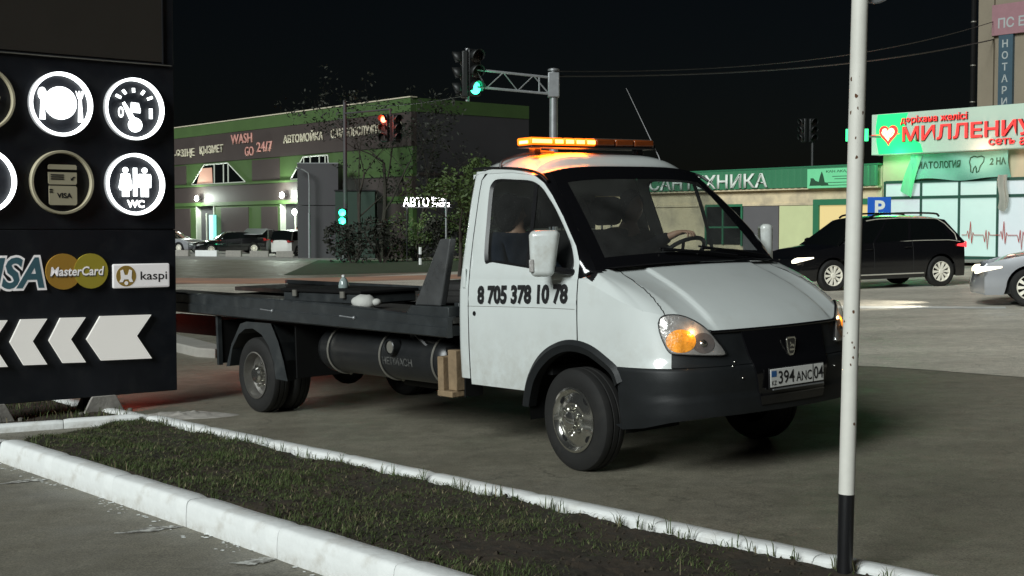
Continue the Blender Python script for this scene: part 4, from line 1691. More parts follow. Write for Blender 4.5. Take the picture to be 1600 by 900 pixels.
sheet('forecourt', [(-60, 76), (-9.5, 70.5), (-7.0, 77), (-60, 140)], M_PAVE, 0.006, sub=30)
sheet('verge', [(-8.6, 50), (2.5, 49), (4.0, 62), (-10.5, 72)], M_LAWN, 0.01)
sheet('pavement', [(2.0, 56.5), (21.0, 33.5), (24.0, 36.5), (6.0, 59.5)], M_PAVE, 0.10)
cr_m = MB()
near_ = []
for k in range(81):
    t_ = lerp(-9.0, 30.0, k / 80)
    w_ = 0.16 * noise.noise(Vector((k * 0.5, 3, 1))) + 0.06 * noise.noise(Vector((k * 1.7, 8, 1)))
    near_.append((3.75 - 0.66 * t_ + w_, 14.3 + 0.75 * t_ + w_))
vs_ = [(x_, y_, gz(x_) + 0.004) for x_, y_ in near_] + [(x_ + 22.0, y_ + 22.0, gz(x_ + 22.0) + 0.004) for x_, y_ in near_]
mid_ = []
nn = len(near_)
cols = 12
allv = []
for c_ in range(cols + 1):
    for x_, y_ in near_:
        q_ = 24.0 * c_ / cols
        allv.append((x_ + 0.75 * q_, y_ + 0.66 * q_, gz(x_ + 0.75 * q_) + 0.004))
cr_m.add(allv, [(c_ * nn + k, c_ * nn + k + 1, (c_ + 1) * nn + k + 1, (c_ + 1) * nn + k) for c_ in range(cols) for k in range(nn - 1)])
tag(cr_m.build('cross_road', ASPHALT_LIGHT), kind='structure')
sheet('white_light_trail', [(5.3, 23.6), (8.3, 22.3), (8.45, 22.75), (5.45, 24.4)], M_TRAIL_WHITE, 0.009)  # blurred white headlight streak painted onto the road
# ------------------------------------------------------------------ station sign board
M_BOARD = mat('board_dark_blue', (0.013, 0.015, 0.020), 0.42, var=0.25, scale=3, spec=0.4, c2=(0.022, 0.023, 0.026), mixscale=6, lo=0.5, hi=0.75, rvar=0.12)
M_BOARDE = mat('board_edge', (0.02, 0.021, 0.025), 0.4, var=0.1)
M_DISP = mat('display_panel', (0.050, 0.044, 0.038), 0.30, var=0.1, scale=1.5)
M_ICON = glow('icon_lit', (0.95, 1.0, 1.0), 3.2, (0.85, 0.85, 0.85))
M_HALO = glow('icon_side_lit', (0.9, 0.95, 1.0), 0.18, (0.6, 0.6, 0.6))
M_CREAM = mat('icon_unlit', (0.60, 0.54, 0.38), 0.45, var=0.05)
M_ARROW = mat('arrow_acrylic', (0.80, 0.79, 0.74), 0.45, var=0.05, scale=4, emit=(0.9, 0.88, 0.82), es=0.36)  # emission added to brighten the arrows, no known lamp behind them
M_TEAL = mat('teal_letter', (0.085, 0.20, 0.25), 0.45, var=0.05)
M_WLET = mat('white_acrylic', (0.78, 0.76, 0.76), 0.45, var=0.04, emit=(0.9, 0.88, 0.86), es=0.32)  # same added emission lifts the white logo parts
M_ORANGE = mat('orange_disc', (0.60, 0.33, 0.055), 0.4, var=0.05)
M_YELLOW = mat('yellow_disc', (0.58, 0.47, 0.06), 0.4, var=0.05)
M_GOLD = mat('gold_mark', (0.55, 0.35, 0.08), 0.4, var=0.05)
board = empty('sign_board', (-3.166, 12.53, 0.0), math.atan2(0.6325, 0.7744), 'dark sign board with lit round icons, card logos and white arrows on the verge', 'sign')
BL = -2.35
MB().box(BL + 0.02, -0.015, 0.012, 0.205, 0.08, 4.95).build('core', M_BOARD, board)
MB().box(BL, 0.0, 0.0, 0.22, 0.055, 1.570).build('lower_panel', M_BOARD, board, bevel=0.006)
MB().box(BL, 0.0, 0.0, 0.22, 1.576, 3.095).build('middle_panel', M_BOARD, board, bevel=0.006)
MB().box(BL, 0.0, 0.0, 0.22, 3.100, 5.0).build('upper_panel', M_BOARD, board, bevel=0.006)
MB().box(BL, -0.115, -0.012, 0.0, 3.125, 4.9).build('display', M_DISP, board)
fr = MB()
fr.box(-0.118, -0.106, -0.018, 0.0, 3.112, 4.9)
fr.box(BL, -0.106, -0.018, 0.0, 3.100, 3.1115)
fr.build('display_frame', M_BOARDE, board)
MB().tube([(BL, -0.016, 3.096), (-0.03, -0.016, 3.096)], 0.006, 6).build('light_slot', M_STRAP, board)
for xx in (-0.72, -1.72):
    ft = empty('foot', (xx, 0.11, 0.0))
    ft.parent = board
    MB().prism([(-0.20, -0.11), (0.20, -0.11), (0.13, 0.03), (0.11, 0.06), (-0.11, 0.06), (-0.13, 0.03)], -0.13, -0.10).build('gusset', M_CONC, ft, bevel=0.006)
    MB().prism([(-0.20, -0.11), (0.20, -0.11), (0.13, 0.03), (0.11, 0.06), (-0.11, 0.06), (-0.13, 0.03)], 0.08, 0.11).build('gusset', M_CONC, ft, bevel=0.006)
    MB().box(-0.12, 0.12, -0.10, 0.08, -0.10, 0.06).build('post_stub', M_CHASSIS, ft)
    MB().box(-0.27, 0.27, -0.20, 0.18, -0.125, -0.105).build('base_plate', M_CONC, ft, bevel=0.004)
    for bx in (-0.23, 0.0, 0.23):
        MB().lathe([(0.024, -0.105), (0.024, -0.07), (0.014, -0.066), (0.0, -0.062)], 8, 'z', (bx, -0.165, 0)).build('anchor_bolt', M_STRAP, ft)
MB().box(-2.2, -0.25, -0.16, 0.36, -0.16, -0.118).build('plinth', M_CONC, board, bevel=0.01)


def ring(cx, cz, r=0.283, lit=True, thick=0.022, fat=0.0):
    o = empty('round_icon', (cx, 0, cz))
    o.parent = board
    m = MB()
    n = 56
    m.lathe([(r, 0.0), (r, -0.055), (r - 0.004, -0.060), (r - thick, -0.060), (r - thick - 0.003, -0.056), (r - thick - 0.003, -0.001)], n, 'y', mi=0)
    m.mi = [1 if (i % 5) in (0,) else 0 for i in range(len(m.f))]
    m.build('ring', [M_ICON, M_HALO] if lit else [M_CREAM, M_CREAM], o, sharp=40)
    MB().lathe([(0.0, -0.003), (r - thick - 0.002, -0.003)], n, 'y').build('disc', M_BOARD, o)
    return o


def flat(o, name, poly, m, y=-0.03, th=0.012):
    MB().prism(poly, y, y - th if True else y).build(name, m, o)


def circ(cx, cz, r, n=28, a0=0.0, a1=2 * math.pi, rz=None):
    return [(cx + r * math.cos(a0 + (a1 - a0) * k / n), cz + (rz or r) * math.sin(a0 + (a1 - a0) * k / n)) for k in range(n if abs(a1 - a0) > 6.28 else n + 1)]


def bar(x0, z0, x1, z1, w0, w1=None):
    w1 = w1 or w0
    d = Vector((x1 - x0, z1 - z0)).normalized()
    s = Vector((-d.y, d.x))
    return [(x0 + s.x * w0, z0 + s.y * w0), (x0 - s.x * w0, z0 - s.y * w0), (x1 - s.x * w1, z1 - s.y * w1), (x1 + s.x * w1, z1 + s.y * w1)]


# plate with spoon and fork
o = ring(-1.085, 2.68, thick=0.026)
flat(o, 'plate_symbol', circ(-0.005, 0.01, 0.145), M_ICON)
flat(o, 'spoon_bowl', circ(-0.165, 0.085, 0.036, rz=0.055), M_ICON)
flat(o, 'spoon_handle', bar(-0.165, 0.05, -0.165, -0.14, 0.012, 0.024), M_ICON)
flat(o, 'fork_head', [(0.135, 0.125), (0.150, 0.07), (0.165, 0.04), (0.180, 0.04), (0.195, 0.07), (0.205, 0.125), (0.188, 0.125), (0.182, 0.08), (0.172, 0.08), (0.170, 0.125), (0.160, 0.125), (0.158, 0.08)], M_ICON)
flat(o, 'fork_handle', bar(0.172, 0.045, 0.175, -0.15, 0.012, 0.022), M_ICON)
# gauge
o = ring(-0.405, 2.675)
for k, a in enumerate((148, 122, 92, 62, 32)):
    a = rad(a)
    flat(o, 'gauge_tick', bar(0.150 * math.cos(a), 0.035 + 0.115 * math.sin(a), 0.205 * math.cos(a), 0.035 + 0.155 * math.sin(a), 0.012), M_ICON)
flat(o, 'gauge_hub', circ(0.005, -0.145, 0.066), M_ICON)
flat(o, 'gauge_needle', bar(0.0, -0.13, -0.105, 0.055, 0.030, 0.012), M_ICON)
flat(o, 'pump_symbol', [(-0.035, -0.03), (0.055, -0.035), (0.058, -0.01), (0.040, 0.055), (-0.030, 0.06)], M_ICON)
lettering('gauge_digit', '0', M_ICON, o, w=0.055, h=0.10, cx=-0.132, cz=-0.035, y=-0.042, bold=0.02)
lettering('gauge_digit', '1', M_ICON, o, w=0.035, h=0.095, cx=0.155, cz=-0.035, y=-0.042, bold=0.02)
# cards (unlit)
o = ring(-1.085, 1.99, lit=False, thick=0.022)
flat(o, 'card_symbol', [(-0.125, 0.145), (-0.115, 0.158), (0.120, 0.158), (0.130, 0.145), (0.130, 0.115), (-0.125, 0.115)], M_CREAM)
flat(o, 'card_symbol', [(-0.125, 0.090), (0.130, 0.090), (0.130, -0.005), (0.120, -0.018), (-0.115, -0.018), (-0.125, -0.005)], M_CREAM)
flat(o, 'card_symbol', [(-0.118, -0.030), (0.118, -0.030), (0.130, -0.042), (0.130, -0.188), (0.118, -0.200), (-0.108, -0.200), (-0.120, -0.188), (-0.120, -0.042)], M_CREAM)
for zz in (0.066, 0.048, 0.030):
    flat(o, 'card_line', [(-0.105, zz - 0.005), (0.010, zz - 0.005), (0.010, zz + 0.005), (-0.105, zz + 0.005)], M_BOARD, y=-0.042, th=0.003)
flat(o, 'card_chip', [(0.075, 0.020), (0.088, 0.020), (0.100, 0.045), (0.112, 0.045), (0.112, 0.052), (0.095, 0.052), (0.082, 0.030), (0.075, 0.045)], M_BOARD, y=-0.042, th=0.003)
flat(o, 'card_clip', bar(-0.118, -0.085, -0.090, -0.085, 0.006), M_BOARD, y=-0.042, th=0.003)
flat(o, 'card_clip', bar(-0.118, -0.065, -0.090, -0.065, 0.006), M_BOARD, y=-0.042, th=0.003)
lettering('card_lettering', 'VISA', M_BOARD, o, w=0.135, h=0.046, cx=0.015, cz=-0.115, y=-0.0445, bold=0.03)
# toilets
o = ring(-0.407, 1.988, thick=0.026)
for px, fem in ((-0.092, True), (0.092, False)):
    flat(o, 'head_symbol', circ(px, 0.128, 0.026, 16), M_ICON)
    if fem:
        bd_ = [(px - 0.040, 0.095), (px + 0.040, 0.095), (px + 0.065, -0.035), (px + 0.044, -0.040), (px + 0.034, 0.02), (px + 0.055, -0.055), (px + 0.032, -0.055), (px + 0.032, -0.115), (px + 0.006, -0.115), (px + 0.006, -0.055), (px - 0.006, -0.055), (px - 0.006, -0.115), (px - 0.032, -0.115), (px - 0.032, -0.055), (px - 0.055, -0.055), (px - 0.034, 0.02), (px - 0.044, -0.040), (px - 0.065, -0.035)]
    else:
        bd_ = [(px - 0.052, 0.095), (px + 0.052, 0.095), (px + 0.062, 0.08), (px + 0.060, -0.03), (px + 0.042, -0.03), (px + 0.040, 0.04), (px + 0.036, 0.04), (px + 0.036, -0.115), (px + 0.006, -0.115), (px + 0.006, -0.03), (px - 0.006, -0.03), (px - 0.006, -0.115), (px - 0.036, -0.115), (px - 0.036, 0.04), (px - 0.040, 0.04), (px - 0.042, -0.03), (px - 0.060, -0.03), (px - 0.062, 0.08)]
    flat(o, 'figure_symbol', bd_, M_ICON)
flat(o, 'divider_symbol', bar(0.0, 0.150, 0.0, -0.110, 0.018), M_ICON)
lettering('toilet_lettering', 'WC', M_ICON, o, w=0.17, h=0.072, cx=0.0, cz=-0.180, y=-0.042, bold=0.045)
# icons cut by the picture edge
o = ring(-1.772, 2.69, lit=False, thick=0.020)
flat(o, 'hook_symbol', [(0.06, 0.0), (0.12, 0.05), (0.16, 0.02), (0.14, -0.05), (0.09, -0.08), (0.02, -0.08), (0.02, -0.055), (0.08, -0.055), (0.115, -0.03), (0.12, 0.0)], M_CREAM)
o = ring(-1.772, 1.99, thick=0.024)
flat(o, 'drop_symbol', circ(0.06, 0.0, 0.07), M_ICON)
# card logos
lg = empty('card_logo', (-1.47, 0, 1.195))
lg.parent = board
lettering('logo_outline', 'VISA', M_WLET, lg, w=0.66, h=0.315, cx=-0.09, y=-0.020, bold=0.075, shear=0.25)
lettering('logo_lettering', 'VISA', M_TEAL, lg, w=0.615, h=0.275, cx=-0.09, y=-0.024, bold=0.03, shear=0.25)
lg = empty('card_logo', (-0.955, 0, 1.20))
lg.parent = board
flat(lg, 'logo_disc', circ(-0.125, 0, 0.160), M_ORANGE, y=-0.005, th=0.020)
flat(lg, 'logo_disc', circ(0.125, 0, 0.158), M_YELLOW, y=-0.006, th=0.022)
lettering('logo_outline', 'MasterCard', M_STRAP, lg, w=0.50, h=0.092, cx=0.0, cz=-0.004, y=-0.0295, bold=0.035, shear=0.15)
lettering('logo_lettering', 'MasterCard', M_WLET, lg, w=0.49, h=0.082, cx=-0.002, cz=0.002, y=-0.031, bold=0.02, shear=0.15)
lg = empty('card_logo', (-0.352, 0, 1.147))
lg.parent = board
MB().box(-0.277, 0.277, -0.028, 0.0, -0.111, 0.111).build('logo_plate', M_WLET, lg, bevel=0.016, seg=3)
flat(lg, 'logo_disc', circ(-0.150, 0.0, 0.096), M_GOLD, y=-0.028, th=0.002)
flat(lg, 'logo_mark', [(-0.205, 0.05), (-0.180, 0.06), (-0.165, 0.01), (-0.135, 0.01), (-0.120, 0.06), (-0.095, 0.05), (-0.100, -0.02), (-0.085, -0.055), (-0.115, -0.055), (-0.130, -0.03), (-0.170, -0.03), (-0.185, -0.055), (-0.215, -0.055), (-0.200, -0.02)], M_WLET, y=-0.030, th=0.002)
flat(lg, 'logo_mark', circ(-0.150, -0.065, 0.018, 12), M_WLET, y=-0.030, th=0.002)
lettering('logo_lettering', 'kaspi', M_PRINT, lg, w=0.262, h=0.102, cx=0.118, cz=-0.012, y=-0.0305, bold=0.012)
# arrows
for name, poly in (('arrow', [(-0.879, 0.585), (-0.751, 0.788), (-0.262, 0.782), (-0.406, 0.592), (-0.262, 0.375), (-0.745, 0.385)]),
                   ('chevron', [(-1.221, 0.592), (-1.115, 0.788), (-0.887, 0.784), (-1.025, 0.593), (-0.891, 0.378), (-1.098, 0.385)]),
                   ('chevron', [(-1.562, 0.597), (-1.465, 0.790), (-1.235, 0.786), (-1.366, 0.594), (-1.241, 0.382), (-1.444, 0.388)]),
                   ('chevron', [(-1.905, 0.597), (-1.81, 0.792), (-1.58, 0.788), (-1.71, 0.595), (-1.585, 0.384), (-1.79, 0.390)])):
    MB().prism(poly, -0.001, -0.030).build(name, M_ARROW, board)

# ------------------------------------------------------------------ white post with a black foot
M_POSTW = mat('post_white_paint', (0.70, 0.69, 0.63), 0.55, var=0.06, scale=14, c2=(0.16, 0.07, 0.03), mixscale=13, lo=0.70, hi=0.74)
post = empty('sign_post', (1.464, 5.80, 0.0), 0, 'chipped white steel post with black foot, standing nearest on the kerb', 'post')
post.rotation_euler = (0, rad(0.87), 0)
MB().tube([(0, 0, -0.05), (0, 0, 0.425)], 0.0345, 24).build('black_foot', M_BLACK, post)
MB().tube([(0, 0, 0.425), (0, 0, 3.4)], 0.0350, 24).build('shaft', M_POSTW, post)
sp = MB().lathe([(0.0, 0.0), (0.295, 0.0), (0.30, 0.006), (0.295, 0.012), (0.0, 0.012)], 40, 'y', (0.0, 0.0, 0.0))
spo = sp.build('sign_plate', M_GALV, post, loc=(0.075, -0.02, 2.86), rot=(0, 0, rad(-74)))
chip = MB()
rc_ = random.Random(9)
for k in range(20):
    a = rad(rc_.uniform(190, 350))
    z0 = rc_.choice((0.75, 1.0, 1.05, 1.1, 1.35, 1.9, 2.05, 2.3)) + rc_.gauss(0, 0.06)
    r = rc_.uniform(0.0025, 0.008)
    c = Vector((0.0353 * math.cos(a), 0.0353 * math.sin(a), z0))
    tdir = Vector((-math.sin(a), math.cos(a), 0))
    pts = [c + tdir * r * rc_.uniform(.5, 1.3) * math.cos(q) + Vector((0, 0, 1)) * r * rc_.uniform(.6, 2.2) * math.sin(q) for q in (0, .9, 1.8, 2.7, 3.6, 4.5, 5.4)]
    chip.add(pts, [tuple(range(7))])
M_RUST = mat('rust', (0.10, 0.045, 0.02), 0.9, var=0.3, scale=40)
o = chip.build('rust_chips', M_RUST, post, merge=False)
tag(o, kind='stuff')
# ------------------------------------------------------------------ car wash across the junction
PHI = math.atan2(-0.7744, 0.6325)
M_CWG = mat('green_cladding', (0.055, 0.102, 0.030), 0.6, var=0.12, scale=0.8)
M_CWB = mat('brown_cladding', (0.050, 0.038, 0.035), 0.6, var=0.1, scale=0.6)
M_CWD = mat('grey_sheet', (0.050, 0.048, 0.052), 0.55, var=0.08, scale=0.7)
M_CREAML = mat('cream_letters', (0.55, 0.50, 0.38), 0.5, var=0.05)
M_PINKL = mat('pink_letters', (0.52, 0.25, 0.21), 0.5, var=0.05)
M_WINF = mat('white_frame', (0.55, 0.58, 0.50), 0.5, var=0.05)
M_FLOOD = glow('floodlight_lit', (0.92, 1.0, 0.93), 30.0)
M_BAYLIT = glow('lit_bay', (0.86, 1.0, 0.66), 0.95)
M_CYANLIT = glow('cyan_sign_lit', (0.05, 0.75, 0.70), 0.9)
M_ROOMLIT = glow('lit_room', (1.0, 0.45, 0.28), 0.22, (0.4, 0.25, 0.2))
cw = empty('car_wash_building', (-5.64, 75.7, 0.0), PHI, 'green and brown two storey car wash with raised lettering and lit bays', 'building')
MB().box(-46, -0.05, 0.3, 8.4, -0.4, 8.6).build('core', M_CWD, cw)
FL = -46.0


def cwbox(name, x0, x1, z0, z1, m, d=0.0, th=0.25):
    return MB().box(x0, x1, -d, th, z0, z1).build(name, m, cw)


cwbox('parapet', FL, 0.0, 8.14, 8.92, M_CWG, 0.12, 0.29)
MB().box(FL, 0.06, -0.18, 0.30, 8.925, 8.99).build('coping', M_CREAML, cw)
cwbox('sign_band', FL, 0.0, 6.20, 8.135, M_CWB, 0.08, 0.29)
cwbox('upper_wall', FL, 0.0, 4.62, 6.195, M_CWG, 0.0, 0.29)
cwbox('ledge', FL, 0.0, 4.50, 4.615, M_CWG, 0.16, 0.29)
cwbox('middle_band', FL, 0.0, 3.36, 4.495, M_CWB, 0.06, 0.29)
cwbox('lower_strip', FL, 0.0, 3.10, 3.355, M_CWG, 0.10, 0.29)
for x0, x1 in ((-34.5, -28.9), (-18.85, -15.1), (-43, -38)):
    cwbox('cladding_panel', x0, x1, 4.72, 6.10, M_CWB, 0.04, -0.001)
bays = [(-27.3, -24.5), (-15.0, -11.6), (-36.5, -32.3)]
edges = [FL] + [v for b in sorted(bays) for v in b] + [0.0]
for k in range(0, len(edges), 2):
    cwbox('ground_floor_wall', edges[k], edges[k + 1], -0.4, 3.095, M_CWG, 0.0, 0.29)
for x0, x1 in ((-31.8, -28.3), (-23.4, -19.4), (-17.6, -15.4), (-11.2, -6.0), (-5.4, -0.4)):
    cwbox('cladding_panel', x0, x1, -0.3, 2.95, M_CWB, 0.05, -0.001)
for x0, x1 in bays:
    bay = MB()
    bay.add([(x0, 0.31, -0.3), (x1, 0.31, -0.3), (x1, 0.31, 3.09), (x0, 0.31, 3.09)], [(0, 1, 2, 3)])
    bo = bay.build('wash_bay', M_BAYLIT, cw)
    MB().box(x0 - 0.04, x0 + 0.10, -0.05, 0.30, -0.3, 3.09).build('bay_jamb', M_WINF, bo)
    MB().box(x1 - 0.10, x1 + 0.04, -0.05, 0.30, -0.3, 3.09).build('bay_jamb', M_WINF, bo)
    MB().box((x0 + x1) / 2 - 0.05, (x0 + x1) / 2 + 0.05, 0.05, 0.12, -0.3, 2.6).build('bay_mullion', M_WINF, bo)
    MB().box((x0 + x1) / 2 + 0.2, x1 - 0.3, 0.18, 0.22, -0.2, 2.0).build('bay_door', M_CREAML, bo)
MB().box(-24.75, -24.1, -0.30, -0.06, 0.5, 2.45).build('cyan_panel', M_CYANLIT, cw)


def trap_window(xa, xb, xc, xd, zb, zt, lit=None, mull=()):
    """glazing with slanting sides: xa..xd at the sill, xb..xc at the head"""
    w = empty('window', (0, 0, 0))
    w.parent = cw
    MB().prism([(xa, zb), (xd, zb), (xc, zt), (xb, zt)], -0.012, -0.002).build('recess', M_DARKGLASS, w)
    segs = [((xa, zb), (xb, zt)), ((xb, zt), (xc, zt)), ((xc, zt), (xd, zb)), ((xd, zb), (xa, zb))] + [((m, zb), (m, zt)) for m in mull]
    for (p, q) in segs:
        MB().tube([(p[0], -0.03, p[1]), (q[0], -0.03, q[1])], 0.045, 4, sm=False).build('window_frame', M_WINF, w)
    if lit:
        MB().prism([(lit[0], zb + 0.05), (lit[1], zb + 0.05), (lit[1] - 0.1, zb + 1.15), (lit[0] + 0.7, zb + 1.15)], -0.022, -0.013).build('lit_pane', M_ROOMLIT, w)
    return w


trap_window(-28.0, -26.0, -22.4, -19.8, 4.66, 6.05, (-27.2, -24.7), (-24.4, -23.0, -22.3))
trap_window(-13.7, -12.1, -9.1, -8.9, 4.66, 6.05, None, (-12.0, -11.2, -10.1, -9.4))
trap_window(-43.0, -41.0, -38.0, -36.0, 4.66, 6.05, None, (-40.0, -38.8))
CWT = dict(extrude=0.09, y=-0.09)
lettering('raised_letters', 'ӨЗ-ӨЗІҢЕ', M_CREAML, cw, w=4.6, h=0.66, cx=-29.6, cz=6.98, bold=0.008, **CWT)
lettering('raised_letters', 'ҚЫЗМЕТ', M_CREAML, cw, w=3.6, h=0.66, cx=-24.6, cz=7.05, bold=0.008, **CWT)
lettering('raised_letters', 'WASH', M_PINKL, cw, w=3.0, h=0.66, cx=-20.1, cz=7.62, bold=0.008, **CWT)
lettering('raised_letters', 'GO', M_PINKL, cw, w=1.2, h=0.62, cx=-19.0, cz=6.72, bold=0.008, **CWT)
lettering('raised_letters', '24/7', M_PINKL, cw, w=2.1, h=0.66, cx=-16.9, cz=6.93, bold=0.008, **CWT)
lettering('raised_letters', 'АВТОМОЙКА', M_CREAML, cw, w=4.9, h=0.66, cx=-11.9, cz=7.34, bold=0.008, **CWT)
lettering('raised_letters', 'САМООБСЛУЖИВАНИЯ', M_CREAML, cw, w=7.6, h=0.56, cx=-4.7, cz=7.32, bold=0.008, **CWT)
for x, z in ((-26.4, 3.66), (-14.1, 3.66), (-12.5, 2.55)):
    fl = empty('floodlight', (x, -0.30, z))
    fl.parent = cw
    MB().box(-0.16, 0.16, -0.10, 0.02, -0.12, 0.12).build('lamp_body', M_GALV, fl, bevel=0.02)
    MB().ball((0, -0.14, 0), (0.24, 0.10, 0.20), 12, 8).build('lamp_glass', M_FLOOD, fl)
    MB().box(-0.03, 0.03, 0.0, 0.30, -0.03, 0.03).build('bracket', M_GALV, fl)
    ld = bpy.data.lights.new('floodlight_light', 'POINT')
    ld.energy = 420 if z > 3 else 160
    ld.color = (0.88, 1.0, 0.88)
    ld.shadow_soft_size = 0.15
    lo = bpy.data.objects.new('floodlight_light', ld)
    col.objects.link(lo)
    lo.parent = fl
    lo.location = (0, -0.45, 0)
# gable side of the same building
MB().box(-0.30, 0.02, 0.30, 8.6, 8.14, 8.92).build('side_parapet', M_CWG, cw)
MB().box(-0.30, 0.0, 0.31, 8.6, -0.4, 8.135).build('side_wall', M_CWD, cw)
MB().box(0.001, 0.05, 0.4, 8.4, 4.55, 4.70).build('side_ledge', M_CWB, cw)
MB().tube([(0.25, 2.2, 2.6), (0.25, 6.0, 5.4)], 0.06, 6).build('stair_rail', M_CWD, cw)

# sheet metal block in front of the car wash
bl_ = empty('metal_shed', (-11.2, 77.0, gz(-11.2)), rad(2), 'tall grey sheet metal shed beside the car wash bays', 'shed')
MB().box(-1.18, 1.16, 0.0, 3.0, -0.1, 3.02).build('lower_sheet', M_CWD, bl_)
MB().box(-1.18, 1.16, -0.02, 3.0, 3.06, 5.45).build('upper_sheet', M_CWD, bl_)
MB().box(-1.20, 1.18, -0.04, 3.0, 5.451, 5.50).build('flashing', M_GALV, bl_)
M_DKG = mat('dark_green_panel', (0.012, 0.035, 0.022), 0.6, var=0.1)
dk = empty('green_kiosk', (-9.55, 76.2, gz(-9.55)), rad(2), 'dark green panel kiosk next to the grey metal shed', 'kiosk')
MB().box(-0.55, 1.7, 0.0, 2.0, -0.1, 3.85).build('wall', M_DKG, dk)
MB().box(-0.60, 1.75, -0.06, 2.05, 3.851, 3.93).build('roof', M_BLACK, dk)

# ------------------------------------------------------------------ shops on the right
M_FASC = mat('green_fascia', (0.045, 0.20, 0.10), 0.5, var=0.06, scale=0.8)
M_CREAMW = mat('cream_wall', (0.70, 0.58, 0.38), 0.85, var=0.07, scale=1.2, c2=(0.44, 0.37, 0.26), mixscale=1.0)
M_LIME = mat('pale_lime_wall', (0.58, 0.62, 0.34), 0.85, var=0.06, scale=1.5)
M_GREY = mat('grey_cladding', (0.115, 0.11, 0.115), 0.6, var=0.06, scale=1.5)
M_GFRAME = mat('green_frame', (0.03, 0.17, 0.085), 0.5, var=0.06)
M_YWIN = glow('warm_lit_window', (1.0, 0.78, 0.34), 0.55, (0.35, 0.28, 0.14))
M_SLET = mat('white_sign_letters', (0.74, 0.78, 0.72), 0.5, var=0.04)
M_MINT = mat('mint_banner', (0.16, 0.52, 0.28), 0.55, var=0.06, emit=(0.12, 0.75, 0.32), es=0.22)  # slight emission put into the sheet for the pharmacy sign's green spill
shop = empty('plumbing_shop', (13.18, 47.4, 0.0), PHI, 'long low shop with green ribbed fascia and big white letters', 'building')
SZ = 0.40
fas_m = MB()
n = 0
x = -15.0
prof = []
while x < -0.02:
    prof += [(x, -0.30), (x + 0.16, -0.30), (x + 0.19, -0.27), (x + 0.27, -0.27)]
    x += 0.30
m = MB()
for (xa, ya), (xb, yb) in zip(prof, prof[1:]):
    m.add([(xa, ya, 3.07), (xb, yb, 3.07), (xb, yb, 3.79), (xa, ya, 3.79)], [(0, 1, 2, 3)])
m.build('ribbed_fascia', M_FASC, shop)
MB().box(-15.0, -0.03, -0.26, 6.0, 3.80, 3.86).build('roof', M_GFRAME, shop)
MB().box(-15.0, -0.03, -0.24, 0.0, 3.0, 3.065).build('soffit', M_CREAMW, shop)
MB().box(-15.0, -0.03, 0.0, 6.0, -0.2, 3.79).build('wall', M_CREAMW, shop)
lettering('sign_letters', 'САНТЕХНИКА', M_SLET, shop, w=6.35, h=0.56, cx=-8.15, cz=3.39, y=-0.31, extrude=0.05, bold=0.012)
MB().box(-15.0, -0.04, -0.06, -0.001, 2.42, 2.50).build('string_course', M_CREAMW, shop)
for nm, x0, x1, z0, z1, mt, d in (('grey_panel', -6.42, -4.66, 0.1, 2.40, M_GREY, 0.05), ('lime_panel', -4.62, -3.0, 0.1, 2.40, M_LIME, 0.04)):
    MB().box(x0, x1, -d, -0.001, z0, z1).build(nm, mt, shop)
w = empty('window', (0, 0, 0))
w.parent = shop
MB().box(-8.35, -6.5, -0.03, -0.001, 0.9, 2.40).build('pane', M_DARKGLASS, w)
for x0, x1, z0, z1 in ((-8.4, -6.45, 2.401, 2.50), (-6.52, -6.44, 0.85, 2.40), (-8.42, -8.34, 0.85, 2.40), (-7.5, -7.43, 0.9, 2.40), (-8.33, -6.53, 1.55, 1.62)):
    MB().box(x0, x1, -0.09, -0.031, z0, z1).build('frame', M_GFRAME, w)
w = empty('lit_entrance', (0, 0, 0))
w.parent = shop
MB().box(-2.72, -0.30, -0.04, -0.001, 0.2, 2.40).build('lit_pane', M_YWIN, w)
for x0, x1, z0, z1 in ((-2.98, -2.72, 0.1, 2.62), (-2.719, -0.25, 2.401, 2.62), (-0.30, -0.08, 0.1, 2.40)):
    MB().box(x0, x1, -0.12, -0.001, z0, z1).build('frame', M_GFRAME, w)
bn = empty('shop_banner', (0, 0, 0))
bn.parent = shop
MB().box(-3.08, -0.66, -0.335, -0.301, 3.03, 3.74).build('sheet', M_MINT, bn)
M_INK = mat('dark_green_ink', (0.02, 0.08, 0.04), 0.6, var=0.0)
lettering('banner_lettering', 'КАН АКАДЕМ', M_INK, bn, w=1.35, h=0.11, cx=-1.55, cz=3.62, y=-0.337, bold=0.02)
for zz, ww in ((3.44, 0.9), (3.35, 0.7), (3.22, 1.3), (3.12, 1.9)):
    MB().box(-1.5 - ww / 2, -1.5 + ww / 2, -0.337, -0.336, zz - 0.012, zz + 0.012).build('banner_line', M_INK, bn)
MB().prism([(-2.98, 3.12), (-2.10, 3.12), (-2.15, 3.22), (-2.28, 3.24), (-2.33, 3.42), (-2.36, 3.52), (-2.42, 3.64), (-2.48, 3.52), (-2.52, 3.40), (-2.55, 3.26), (-2.70, 3.30), (-2.80, 3.40), (-2.93, 3.40), (-2.93, 3.30)], -0.336, -0.338).build('banner_picture', M_INK, bn)

